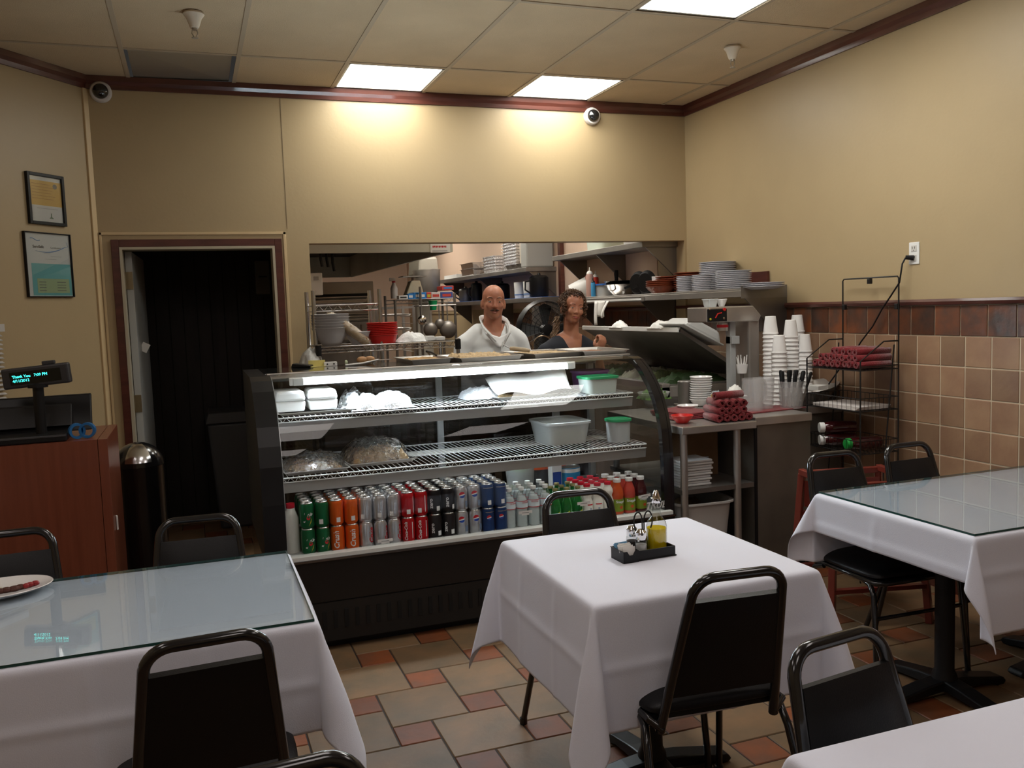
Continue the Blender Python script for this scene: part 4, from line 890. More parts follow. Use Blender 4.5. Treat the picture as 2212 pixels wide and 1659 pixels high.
place(MB_, [(1.882+.060*c-.004*r, 4.115+.063*r, .441, 'white drink bottle with red cap, %s of the %s row' % (('leftmost', 'middle', 'rightmost')[c], RN[r])) for c in range(3) for r in range(4)], '')
sp = [(0, .002), (.028, 0), (.033, .006), (.033, .012), (.0315, .016), (.0315, .085), (.033, .09), (.0335, .105), (.029, .135), (.019, .160), (.0175, .172)]
def l_s(t):
    band(t, .0320, .018, .084, mat('snapple_green', (.20, .27, .02), .4)); text('lettering', 'Snapple', .019, INK_W, t, rot=(0, 0, 0), fn=wrap(.0322, z0=.070), bold=True)
    bm = B(); wpoly(bm, [(.012*cos(k*pi/6)*(1 if k % 2 else .7), .04+.010*sin(k*pi/6)*(1 if k % 2 else .7)) for k in range(12)], .0322, 0, 0); obj('fruit_print', bm, mat('fruit_red', (.55, .08, .02), .4), t)
def juice(nm, c): return bottle('juice_bottle', sp, mat(nm, c, .12, trans=.15, coat=.6), M_white, .170, .0205, l_s, 'juice bottles in the display case', ch=.018)
J1 = juice('juice_orange', (.62, .09, .02)); J2 = juice('juice_pink', (.55, .07, .05)); J3 = juice('juice_dark', (.07, .012, .015))
place(J1, [(2.062, 4.125, .441, 'orange juice bottle with green label, front row')]+[(2.060+.002*r, 4.125+.074*r, .441, 'orange juice bottle, %s row behind the front one' % RN[r]) for r in (1, 2)], '')
place(J2, [(2.132+.002*r, 4.125+.074*r, .441, 'pinkish red juice bottle with green label, %s row' % RN[r]) for r in (0, 1, 2)], '')
place(J3, [(2.203+.003*r, 4.13+.074*r, .441, 'dark purple juice bottle with green label, %s row' % RN[r]) for r in (0, 1, 2)], '')
M_tagp = mat('price_tag', (.68, .64, .62), .6)
for a, b, rz, l in ((1272-440, 1167, 0, 'white price tag on the glass in front of the silver cans'), (1261, 1086, .02, 'white price tag in front of the white yogurt drinks'), (1392, 1071, .1, 'white price tag over the dark juice bottles'), (1135, 1106, 0, 'white price tag on the water bottles')):
    p = PY(a, b, 4.055 if a < 1200 else 4.075); bm = B(); box(bm, -.036, -.0008, -.008, .036, .0008, .006); box(bm, -.02, -.001, -.016, .02, .0008, -.008); o = obj('price_tag', bm, M_tagp, smooth=False, loc=p); o.rotation_euler = (0, -rz, 0); tag(o, l, 'price tag', 'price tags in the case')
    bm = B(); box(bm, -.018, -.0016, -.004, .018, -.0008, -.002); obj('print_line', bm, INK_G, o, smooth=False)
# ================================================================== FOOD AND VESSELS IN AND ON THE CASE
M_baked = mat('pale_pastry', (.62, .42, .20), .75, var=1, vscale=60, col2=(.50, .27, .10), bump=.8, bscale=140)
M_crumb = mat('crumb', (.66, .48, .27), .8, var=.3, vscale=70, bump=.5, bscale=120)
M_syrup = mat('brown_filling', (.36, .13, .035), .35, var=.2, vscale=20, coat=.4)
M_pan = mat('sheet_pan', (.62, .60, .57), .32, .65, var=.15, vscale=12)
def sheet_pan(t, w, d, h=.026):
    bm = B(); pr = [(0, 0), (1, 0), (1, 1), (0, 1)]
    def ring(ix, z): return [bm.verts.new((sx*(w/2-ix), sy*(d/2-ix), z)) for sx, sy in ((-1, -1), (1, -1), (1, 1), (-1, 1))]
    R = [ring(.016, 0), ring(.004, h-.002), ring(-.003, h), ring(-.003, h-.004)]
    bm.faces.new(R[0][::-1])
    for a, b in zip(R, R[1:]):
        for i in range(4): bm.faces.new((a[i], a[(i+1) % 4], b[(i+1) % 4], b[i]))
    return obj('pan_body', bm, M_pan, t, smooth=False, bevel=.003, solid=.0012)
def slab(w, d, h, z, rough=.006, n=26, seed=0, irregular=0):
    bm = B(); G = []
    for i in range(n+1):
        r = []
        for j in range(n+1):
            x, y = (i/n-.5)*w, (j/n-.5)*d; e = min(i, j, n-i, n-j)
            hh = h*(.35, .35, .75, .93, 1)[min(4, e)]+rough*noise.noise(Vector((x*45, y*45, seed)))+rough*.8*noise.noise(Vector((x*120, y*120, seed+3)))+irregular*noise.noise(Vector((x*9, y*9, seed)))
            r.append(bm.verts.new((x, y, z if e == 0 else z+max(.001, hh))))
        G.append(r)
    for i in range(n):
        for j in range(n): bm.faces.new((G[i][j], G[i+1][j], G[i+1][j+1], G[i][j+1]))
    return bm
TOP = 1.2625
def ONTOP(px, py, ymax=4.90):
    p = PZ(px, py, TOP)
    if p.y > ymax: p = PY(px, py, ymax); p.z = TOP
    return p
def tray(px0, py0, Y, w, d, rz, label, content, cm, ch, rough, z=TOP, tilt=None):
    t = thing('baking_tray', label, 'tray', (px0, Y, z), radians(rz), group='baking trays on top of the case')
    if tilt: t.rotation_euler = (tilt[0], tilt[1], radians(rz))
    sheet_pan(t, w, d); o = obj(content, slab(w-.05, d-.05, ch, .002, rough, seed=px0), cm, t); o['kind'] = 'stuff'; return t
tray(1.205, 0, 4.78, .235, .36, 2, 'small metal tray with a narrow row of golden pastry and tongs', 'pastry_row', M_baked, .020, .006)
tray(1.52, 0, 4.735, .36, .44, 1, 'metal tray heaped with pale crumbly pastry', 'crumble', M_crumb, .028, .012)
tray(1.905, 0, 4.735, .32, .42, 6, 'dark-edged tray of baked pastry with a knife laid across', 'pastry_slab', M_crumb, .021, .006, z=TOP+.001)
tray(2.215, 0, 4.73, .28, .44, -2, 'metal tray with a thin layer of brown filling at the right end', 'brown_filling', M_syrup, .012, .002)
t = thing('knife', 'knife with a pale handle resting across the pastry tray', 'knife', (1.80, 4.66, TOP+.038), radians(-30))
bm = B(); prism(bm, [(.0, -.012), (.17, -.014), (.20, 0), (.17, .012), (0, .012)], -.001, .001, 'z'); obj('blade', bm, M_steeld, t, smooth=False)
bm = B(); Mh = Matrix.Rotation(radians(8), 4, 'Y'); tube(bm, [Mh @ Vector(p) for p in ((0, 0, 0), (-.03, 0, .001), (-.09, 0, .001), (-.115, 0, 0))], [.010, .012, .013, .010], 10); obj('handle', bm, mat('pale_handle', (.42, .33, .22), .5), t)
t = thing('tongs', 'black serving tongs lying on the small pastry tray', 'tongs', (1.25, 4.80, TOP+.03), radians(60))
bm = B(); tube(bm, [(-.06, 0, .03), (0, .008, .02), (.07, .018, .004)], .006, 6); tube(bm, [(-.06, 0, .03), (0, -.01, .02), (.07, -.02, .0)], .006, 6); obj('arm', bm, M_black, t)
t = thing('spatula', 'metal spatula lying beside the small pastry tray', 'spatula', (PY(780, 778, 4.85).x, 4.82, TOP+.004), radians(12))
bm = B(); tube(bm, [(-.10, 0, .0), (0, 0, .004), (.10, 0, .020)], [.006, .006, .004], 8); obj('handle', bm, M_steeld, t)
bm = B(); box(bm, .09, -.03, .016, .17, .03, .018); obj('blade', bm, M_steel, t, smooth=False)
P = ONTOP(652, 783); t = thing('order_pager', 'black handheld pager at the left end of the case top', 'pager', (P.x, P.y, TOP), radians(-25))
bm = B(); prism(bm, [(-.055, 0), (.055, 0), (.055, .012), (-.045, .024)], -.03, .03, 'y'); obj('pager_body', bm, M_black, t, smooth=False, bevel=.005)
P = ONTOP(684, 780); bm = B(); box(bm, -.045, -.002, 0, .045, .002, .035); box(bm, -.045, -.04, 0, .045, 0, .003)
tag(obj('yellow_card', bm, mat('yellow_card', (.70, .62, .22), .6), smooth=False, loc=(P.x, P.y, TOP), rz=-.1, bevel=.001), 'folded yellow card on the case top beside the pager', 'card')
P = ONTOP(713, 784); t = thing('card_terminal', 'small white box with two dark holes on the case top', 'box', (P.x, P.y, TOP))
bm = B(); box(bm, -.036, -.02, 0, .036, .02, .022); obj('box_body', bm, M_white, t, smooth=False, bevel=.002)
bm = B(); 
for x in (-.018, .018): lathe(bm, [(0, 0), (.0045, 0), (.0045, .002), (0, .002)], 12, M=Matrix.Translation((x, -.020, .011)) @ Matrix.Rotation(pi/2, 4, 'X'))
obj('hole', bm, M_black, t)
P = ONTOP(745, 778); bm = B(); lathe(bm, [(0, 0), (.012, 0), (.014, .008), (.008, .014), (0, .014)], 14, M=Matrix.Rotation(pi/2, 4, 'Y')); tag(obj('battery_lamp', bm, mat('pale_green', (.55, .62, .42), .4), loc=(P.x, P.y, TOP+.014)), 'small pale green cap beside the white box on the case top', 'cap')
P = ONTOP(785, 772, 4.88); bm = B()
for a, b in ((0, 0), (.045, .006)): ell(bm, (a, b, .022), (.03, .02, .02), 14, 8)
tag(obj('bread_roll', bm, mat('bread', (.55, .30, .14), .6, var=.3, vscale=20), loc=(P.x, P.y+.05, TOP)), 'small brown rolls at the back edge of the case top', 'bread')
# ---- upper shelf
S1 = Z1+.0055
M_fb = mat('foam_box', (.88, .88, .86), .5)
for k, (x, lab) in enumerate(((.435, 'white foam carton on the upper shelf, against the end panel'), (.592, 'white foam carton on the upper shelf, beside the foil tray'))):
    t = thing('foam_carton', lab, 'carton', (x, 4.50, S1+.014), group='white foam cartons')
    bm = B(); prism(bm, [(-.066, 0), (.066, 0), (.073, .05), (-.073, .05)], -.11, .11, 'y'); obj('carton_base', bm, M_fb, t, smooth=False, bevel=.008)
    bm = B(); prism(bm, [(-.074, .051), (.074, .051), (.064, .10), (-.064, .10)], -.115, .115, 'y'); obj('carton_lid', bm, M_fb, t, smooth=False, bevel=.012)
bm = B()
t = thing('baking_tray', 'metal tray under the foil and cartons on the upper shelf', 'tray', (.60, 4.49, S1)); sheet_pan(t, .46, .30, .014)
def heap(bm, cx, cy, z, w, d, h, n=34, seed=0, pk=((0, 0, 1, 1),), crumple=.012, fr=40):
    G = []
    for i in range(n+1):
        r = []
        for j in range(n+1):
            u, v = i/n*2-1, j/n*2-1; hh = 0
            for px_, py_, s_, a_ in pk: hh = max(hh, a_*max(0, 1-((u-px_)/s_)**2-((v-py_)/.95)**2)**.5)
            x, y = cx+u*w/2, cy+v*d/2; e = min(i, j, n-i, n-j)
            k = noise.noise(Vector((x*fr, y*fr, seed)))*crumple+noise.noise(Vector((x*fr*2.6, y*fr*2.6, seed+7)))*crumple*.6
            r.append(bm.verts.new((x+k*.6, y+k*.6, z+max(0, hh*h+k) if e > 0 else z)))
        G.append(r)
    for i in range(n):
        for j in range(n): bm.faces.new((G[i][j], G[i+1][j], G[i+1][j+1], G[i][j+1]))
p = (.88, 4.44)
bm = B(); heap(bm, 0, 0, 0, .33, .27, .075, seed=3, pk=((-.45, 0, .55, .95), (.35, .0, .65, 1)))
tag(obj('foil_parcel', bm, mat('crinkled_foil', (.74, .75, .77), .22, .55, bump=.6, bscale=60), ang=25, loc=(p[0], p[1], S1+.004)), 'crinkled foil covering food on the upper shelf beside the cartons', 'foil')
bm = B(); heap(bm, 0, 0, 0, .16, .2, .085, seed=9, pk=((.3, 0, .8, 1),), crumple=.02); tag(obj('cling_film', bm, M_film, ang=180, loc=(.72, 4.46, S1+.015)), 'crumpled clear film over the end of the foam carton', 'plastic wrap')
bm = B(); heap(bm, 0, 0, 0, .26, .25, .055, seed=13, crumple=.012)
tag(obj('foil_parcel', bm, MATS['crinkled_foil'], ang=25, loc=(1.47, 4.56, S1+.004)), 'round foil-wrapped dish on the upper shelf behind the white paper', 'foil')
t = thing('baking_tray', 'small tray under the white paper on the upper shelf', 'tray', (1.66, 4.48, S1), radians(4)); sheet_pan(t, .34, .24, .016)
o = obj('pastry_slab', slab(.30, .20, .018, .003, .004, seed=3), M_crumb, t); o['kind'] = 'stuff'
bm = B(); G = []
for i in range(25):
    r = []; u = i/24
    for j in range(13):
        v = j/12; x = -.20+.42*u+.05*v*u; y = -.11+.22*v; zz = .02+.10*v**1.7*(.75+.45*u)+.012*sin(u*9)+.02*max(0, u-.75)*4*v
        r.append(bm.verts.new((x, y, zz)))
    G.append(r)
for i in range(24):
    for j in range(12): bm.faces.new((G[i][j], G[i+1][j], G[i+1][j+1], G[i][j+1]))
tag(obj('paper_sheet', bm, M_paper, ang=180, loc=(1.70, 4.47, S1+.008), solid=.0008), 'white paper sheet curling up over the tray on the upper shelf', 'paper')
def tub(name, p, w, d, h, body, lidm, label, fill=None, fh=.03, flare=.008, rz=0, oval=False):
    t = thing(name, label, 'container', p, rz); N = 24
    def shape(ww, dd): 
        return [(ww*(abs(cos(a))**(.75 if oval else .35))*(1 if cos(a) >= 0 else -1), dd*(abs(sin(a))**(.75 if oval else .35))*(1 if sin(a) >= 0 else -1)) for a in [2*pi*(k+.5)/N for k in range(N)]]
    bm = B(); rings = []
    for ww, dd, z in ((w/2-flare, d/2-flare, 0), (w/2, d/2, h), (w/2+.004, d/2+.004, h), (w/2+.004, d/2+.004, h+.004)): rings.append([bm.verts.new((x, y, z)) for x, y in shape(ww, dd)])
    bm.faces.new(rings[0][::-1])
    for a, b in zip(rings, rings[1:]):
        for i in range(N): bm.faces.new((a[i], a[(i+1) % N], b[(i+1) % N], b[i]))
    obj('tub_body', bm, body, t, ang=50, solid=.0016)
    if lidm:
        bm = B(); rings = []
        for k_, z in ((.007, h-.006), (.007, h+.006), (-.002, h+.008), (-.006, h+.004), (-.03, h+.004)): rings.append([bm.verts.new((x, y, z)) for x, y in shape(w/2+k_, d/2+k_)])
        bm.faces.new(rings[-1])
        for a, b in zip(rings, rings[1:]):
            for i in range(N): bm.faces.new((a[i], a[(i+1) % N], b[(i+1) % N], b[i]))
        obj('tub_lid', bm, lidm, t, ang=50)
    if fill:
        bm = B(); rings = [[bm.verts.new((x, y, z)) for x, y in shape(w/2-flare-.004+q, d/2-flare-.004+q)] for z, q in ((.003, 0), (fh, .003))]
        bm.faces.new(rings[0][::-1]); bm.faces.new(rings[1])
        for i in range(N): bm.faces.new((rings[0][i], rings[0][(i+1) % N], rings[1][(i+1) % N], rings[1][i]))
        obj('contents', bm, fill, t, ang=50)
    return t
M_tubb = mat('cloudy_plastic', (.62, .68, .63), .35, alpha=.72)
M_tubc = mat('cloudy_clear', (.62, .64, .64), .3, alpha=.5)
M_rice = mat('rice_contents', (.42, .40, .18), .8, var=.4, vscale=120)
tub('food_container', (2.105, 4.42, S1), .19, .16, .085, M_tubb, M_green, 'cloudy food container with green lid on the upper shelf', mat('pale_contents', (.50, .55, .45), .8), .05)
tub('food_container', (2.17, 4.66, S1), .19, .15, .10, mat('purple_plastic', (.30, .10, .42), .35, alpha=.8), mat('lilac_lid', (.38, .2, .5), .4), 'purple container behind the green-lidded one on the upper shelf')
tub('food_container', (1.885, 4.46, Z2+.005), .27, .30, .115, M_tubc, mat('clear_lid', (.66, .68, .68), .25, alpha=.55), 'large clear container of yellow-green rice on the lower shelf', M_rice, .055, flare=.02)
tub('food_container', (2.165, 4.30, Z2+.005), .125, .125, .118, M_tubc, M_green, 'tall clear container with oval green lid on the lower shelf', mat('nut_contents', (.20, .12, .08), .8, var=.5, vscale=90), .035, flare=.004, oval=True)
# wrapped bread trays on the lower shelf
M_brown = mat('baked_brown', (.20, .10, .04), .6, var=1, vscale=22, col2=(.34, .24, .12), bump=.5, bscale=60)
for k, (x, y, w_, d_, h_, s, lab) in enumerate(((.515, 4.34, .30, .34, .055, 21, 'film-wrapped tray of pale brown pastries on the lower shelf, near the left end panel'), (.835, 4.42, .33, .36, .09, 33, 'film-wrapped tray of dark brown pastries on the lower shelf'))):
    t = thing('pastry_tray', lab, 'tray', (x, y, Z2+.005), radians((2, 5)[k]), group='wrapped pastry trays'); sheet_pan(t, w_, d_, .018)
    o = obj('pastries', slab(w_-.04, d_-.05, h_*.55, .002, .02, seed=s, irregular=.02), M_brown if k else mat('pale_brown_bake', (.42, .29, .16), .7, var=1, vscale=18, col2=(.26, .14, .06), bump=.5, bscale=60), t); o['kind'] = 'stuff'
    bm = B(); heap(bm, 0, 0, .016, w_+.01, d_+.01, h_*1.15, seed=s, crumple=.014, fr=26); obj('cling_film', bm, M_film, t, ang=180)
# bucket and tubs on the case floor behind the bottles
P = PY(1122, 1050, 4.62); t = thing('plastic_bucket', 'cloudy plastic bucket of yellowish liquid behind the water bottles', 'bucket', (P.x, 4.60, .441))
bm = B(); lathe(bm, [(0, .002), (.065, .002), (.085, .22), (.089, .222), (.089, .23)], 28); obj('bucket_body', bm, M_tubc, t, solid=.001)
bm = B(); lathe(bm, [(0, .004), (.064, .004), (.076, .12), (0, .12)], 24); obj('contents', bm, mat('pickle_water', (.55, .56, .30), .2), t)
bm = B(); lathe(bm, [(0, .18), (.06, .19), (.04, .225), (0, .23)], 16); obj('green_leaves', bm, mat('leaf_green', (.16, .40, .03), .6), t)
P = PY(1180, 985, 4.6); tub('food_container', (P.x, 4.62, .441), .20, .16, .20, mat('dark_tub', (.05, .05, .055), .4), mat('orange_lid', (.62, .10, .03), .4), 'dark container with orange-red lid on the floor of the case')
P = PY(1229, 1030, 4.5); t = thing('food_tin', 'round blue and grey tin behind the red-capped bottles', 'tin', (P.x, 4.5, .441))
bm = B(); lathe(bm, [(0, 0), (.062, 0), (.064, .004), (.064, .20), (.062, .204)], 28); obj('tin_body', bm, mat('tin_blue', (.02, .22, .45), .35), t)
bm = B(); lathe(bm, [(.062, .204), (.064, .207), (.060, .208), (.058, .203), (0, .203)], 28); obj('tin_lid', bm, M_steel, t); band(t, .0645, .18, .20, M_white)
P = PY(1205, 1035, 4.45); t = thing('drink_carton', 'white and blue carton beside the round tin', 'carton', (P.x-.004, 4.48, .441)); bm = B(); box(bm, -.03, -.03, 0, .03, .03, .225); obj('carton_body', bm, M_white, t, smooth=False, bevel=.003); bm = B(); box(bm, -.025, -.0315, .12, .025, -.030, .19); obj('label_panel', bm, INK_B, t, smooth=False)
P = PY(592, 1090, 4.15); t = thing('milk_jug', 'white jug with red cap at the left end of the case floor', 'jug', (.385, 4.17, .441)); bm = B(); lathe(bm, [(0, 0), (.035, 0), (.036, .01), (.036, .16), (.02, .20), (.018, .215)], 20); obj('jug_body', bm, MATS['milk_white'], t)
bm = B(); lathe(bm, [(.019, .21), (.02, .212), (.02, .232), (0, .232)], 16); obj('jug_cap', bm, MATS['red_cap'], t)
# ---- metro rack behind the case, left
RY = 5.28; xa, xb = .70, 1.56; zr = 1.352
t = thing('wire_rack', 'chrome wire rack behind the case holding bowls and red baskets', 'rack', (0, 0, 0))
def metro(t, xa, xb, ya, yb, z, m=M_wire):
    bm = B()
    for y in (ya, yb): tube(bm, [(xa, y, z), (xb, y, z)], .004, 6); tube(bm, [(xa, y, z-.035), (xb, y, z-.035)], .0035, 6)
    for x in (xa, xb): tube(bm, [(x, ya, z), (x, yb, z)], .004, 6); tube(bm, [(x, ya, z-.035), (x, yb, z-.035)], .0035, 6)
    n = int((xb-xa)/.03)
    for i in range(1, n): tube(bm, [(xa+(xb-xa)*i/n, ya, z), (xa+(xb-xa)*i/n, yb, z)], .0018, 5)
    n = int((xb-xa)/.055); pts = []
    for i in range(2*n+1): pts.append((xa+(xb-xa)*i/(2*n), ya, z if i % 2 else z-.035))
    tube(bm, pts, .0025, 5); return obj('wire_deck', bm, m, t)
metro(t, xa, xb, RY, RY+.42, zr); metro(t, xa+.02, xb, RY+.01, RY+.42, 1.10); metro(t, xa+.02, xb, RY+.01, RY+.42, .4); metro(t, xa, xa+.40, RY+.10, RY+.42, 1.60)
for x, y, h in ((xa, RY, 1.37), (xb, RY, 1.37), (xa, RY+.42, 1.69), (xb, RY+.42, 1.37), (xa+.40, RY+.42, 1.69), (xa, RY+.1, 1.69), (xa+.4, RY+.1, 1.69)):
    bm = B(); tube(bm, [(x, y, 0), (x, y, h)], .0125, 10); obj('post', bm, M_wire, t)
for x in (xa, xb):
    bm = B(); tube(bm, [(x, RY, zr-.05), (x, RY, zr+.012)], .019, 12); obj('collar', bm, M_black, t)
bm = B(); heap(bm, 0, 0, 0, .13, .16, .12, n=20, seed=4, crumple=.03, fr=25); tag(obj('plastic_bag', bm, mat('bag_plastic', (.60, .60, .58), .25, alpha=.75, bump=.6, bscale=40), ang=180, loc=(xa-.05, RY+.02, 1.225)), 'crumpled clear plastic bag hanging at the end of the wire rack', 'plastic bag')
def bowl(name, label, p, r, h, m, group, n=28):
    t = thing(name, label, 'bowl', p, group=group); bm = B(); lathe(bm, [(0, .004), (r*.42, .004), (r*.42, 0), (r*.48, 0), (r*.6, h*.22), (r*.85, h*.62), (r, h), (r*1.03, h+.002), (r*.99, h+.004), (r*.82, h*.66), (r*.55, h*.25), (0, .012)], n); obj('bowl_body', bm, m, t, ang=60); return t
M_gc = mat('grey_white_china', (.46, .45, .46), .3, coat=.3)
bp = PY(716, 735, RY+.14); b0 = bowl('mixing_bowl', 'large grey-white bowl, lowest of the tall stack on the wire rack', (bp.x, RY+.14, zr+.004), .115, .105, M_gc, 'stacked grey-white bowls')
for k in range(1, 6): dup(b0, (bp.x+random.uniform(-.002, .002), RY+.14, zr+.004+.0165*k), 0, 'large grey-white bowl, %s up in the tall stack on the wire rack' % ORD[k])
bp = PY(773, 735, RY+.13); bowl('mixing_bowl', 'single grey-white bowl beside the tall bowl stack', (bp.x, RY+.13, zr+.004), .078, .075, M_gc, None)
P = PY(752, 712, RY+.12); t = thing('bread_loaf', 'long pale loaf in clear film leaning across the bowls', 'bread', (P.x, RY+.08, P.z), rot=(0, radians(38), 0))
bm = B(); tube(bm, [(-.16, 0, 0), (-.14, 0, .002), (-.05, 0, .004), (.06, 0, .004), (.14, 0, 0), (.155, 0, 0)], [.006, .026, .032, .032, .024, .004], 14); obj('loaf', bm, mat('pale_bread', (.62, .47, .27), .6, var=.25, vscale=12), t)
bm = B(); tube(bm, [(-.17, 0, 0), (-.14, 0, .002), (-.05, 0, .004), (.06, 0, .004), (.14, 0, 0), (.17, 0, 0)], [.008, .029, .035, .035, .027, .01], 14); obj('cling_film', bm, M_film, t)
bp = PY(827, 742, RY+.15)
t = thing('food_basket', 'x', 'basket', group='stacked red plastic baskets')
bm = B(); N = 28; rings = []
for w_, d_, z in ((.078, .055, 0), (.09, .066, .05), (.094, .070, .052)): rings.append([bm.verts.new((w_*cos(2*pi*i/N), d_*sin(2*pi*i/N)*1.1, z)) for i in range(N)])
bm.faces.new(rings[0][::-1])
for a, b in zip(rings, rings[1:]):
    for i in range(N): bm.faces.new((a[i], a[(i+1) % N], b[(i+1) % N], b[i]))
obj('basket_body', bm, M_red_plastic, t, ang=50, solid=.0015)
bm = B(); tube(bm, [(.094*cos(2*pi*i/N), .077*sin(2*pi*i/N), .052) for i in range(N)], .003, 6, closed=True); obj('basket_rim', bm, M_red_plastic, t)
for k in range(8):
    lab = 'red plastic basket, %s up in the stack on the wire rack' % ORD[k]; loc = (bp.x+random.uniform(-.002, .002), RY+.15, zr+.004+.0105*k)
    if k == 0: t.location = loc; t['label'] = lab
    else: dup(t, loc, 0, lab)
bp = PY(888, 742, RY+.2); bm = B(); heap(bm, 0, 0, 0, .19, .17, .055, n=26, seed=8, crumple=.02, fr=18); tag(obj('folded_cloth', bm, mat('white_towel', (.72, .72, .71), .9, bump=.3, bscale=90), ang=60, loc=(bp.x, RY+.2, zr+.004)), 'crumpled white cloth on the wire rack beside the red baskets', 'cloth')
bp = PY(940, 738, RY+.2); t = thing('till_roll', 'small white boxes at the right end of the wire rack', 'box', (bp.x, RY+.2, zr+.004)); bm = B(); box(bm, -.06, -.03, 0, -.01, .03, .03); box(bm, .0, -.03, 0, .06, .03, .022); obj('box_body', bm, M_white, t, smooth=False, bevel=.003)
# ================================================================== PEOPLE
def remesh(bm, name, m, parent, vox=.007, smooth=6, label=None, fn=None):
    me = bpy.data.meshes.new('tmp'); bmesh.ops.recalc_face_normals(bm, faces=bm.faces[:]); bm.to_mesh(me); bm.free(); o = bpy.data.objects.new('tmp', me); COL.objects.link(o)
    md = o.modifiers.new('r', 'REMESH'); md.mode = 'VOXEL'; md.voxel_size = vox; md.use_smooth_shade = True
    ms = o.modifiers.new('s', 'SMOOTH'); ms.factor = .5; ms.iterations = smooth
    dg = bpy.context.evaluated_depsgraph_get(); dg.update(); me2 = bpy.data.meshes.new_from_object(o.evaluated_get(dg)); bpy.data.objects.remove(o); bpy.data.meshes.remove(me)
    me2.name = name
    if fn:
        for v in me2.vertices: v.co = fn(v.co)
    me2.materials.clear(); me2.materials.append(m); me2.polygons.foreach_set('use_smooth', [True]*len(me2.polygons))
    r = bpy.data.objects.new(name, me2); COL.objects.link(r)
    if parent: r.parent = parent
    if label: r['label'] = label
    return r
def limb(bm, pts, rs, seg=14):
    for i in range(len(pts)-1):
        a, b = Vector(pts[i]), Vector(pts[i+1]); tube(bm, [a, b], [rs[i], rs[i+1]], seg)
    for p, r in zip(pts, rs): ell(bm, p, (r, r, r), seg, 8)
def hand(bm, wrist, d, up, s=1.0, curl=1.1, side=1):
    """palm with four unequal curled fingers and a thumb leaving its side; d points along the hand"""
    d = Vector(d).normalized(); up = Vector(up); up = (up-d*up.dot(d)).normalized(); sd = d.cross(up)*side; w = Vector(wrist)
    c = w+d*.05*s; M = Matrix(((sd.x, d.x, up.x, 0), (sd.y, d.y, up.y, 0), (sd.z, d.z, up.z, 0), (0, 0, 0, 1))); ell(bm, c, (.040*s, .052*s, .017*s), 12, 8, M)
    for k, (off, L) in enumerate(((-.028, .9), (-.009, 1.05), (.010, 1.0), (.028, .78))):
        p = w+d*.088*s+sd*off*s; a = 0; pts = [p-d*.03*s, p]
        for seg_, ln in enumerate((.038, .026, .020)):
            a += curl*(.75 if seg_ == 0 else .95); p = p+(d*cos(a)-up*sin(a))*ln*L*s; pts.append(p)
        limb(bm, pts, [.0095*s, .0092*s, .0088*s, .0080*s, .0070*s], 8)
    p = w+d*.025*s-sd*.030*s; q = p+(d*.6-sd*.75-up*.2).normalized()*.032*s; r = q+(d*.8+sd*.2-up*.6).normalized()*.028*s; limb(bm, [p, q, r, r+(d*.5+sd*.7-up*.5).normalized()*.022*s], [.013*s, .0115*s, .010*s, .008*s], 8)
def head(bm, c, M, s=1.0, female=False):
    """skull, jaw, brow, nose, lips, ears, all in head space: x right, -y forward, z up"""
    def E(p, r, rot=None):
        T = M @ (rot if rot else Matrix.Identity(4)); ell(bm, Vector(c)+(M.to_3x3() @ Vector(p))*s, tuple(k*s for k in r), 18, 12, T)
    j = .9 if female else 1.0
    E((0, .018, .035), (.073, .094, .083)); E((0, -.018, .045), (.066, .070, .068)); E((0, -.022, -.025), (.061*j, .066, .075)); E((0, -.048, -.075), (.034*j, .036, .030)); E((0, -.018, -.060), (.057*j, .054, .040)); E((0, -.02, -.035), (.062*j, .06, .05))
    for q in (-1, 1):
        E((q*.034, -.068, -.018), (.024, .020, .024)); E((q*.030, -.076, .026), (.024, .013, .008)); E((q*.031, -.072, .006), (.0165, .0155, .0115))
        E((q*.074, .012, -.012), (.009, .018, .032), Matrix.Rotation(q*-.35, 4, 'Z')); E((q*.010, -.094, -.027), (.0085, .010, .0075))
    for k in range(6): f = k/5; E((0, -.079-.021*f, .018-.040*f), (.0065+.003*f, .010, .010))
    E((0, -.100, -.024), (.0105, .010, .009)); E((0, -.083, -.0505), (.021, .010, .0055)); E((0, -.082, -.060), (.018, .010, .0065)); E((0, -.075, -.040), (.022, .014, .014))
    limb(bm, [Vector(c)+(M.to_3x3() @ Vector((0, .02, -.04)))*s, Vector(c)+Vector((0, .035, -.15))*s, Vector(c)+Vector((0, .04, -.20))*s], [.060*s*j, .061*s*j, .070*s*j], 16)
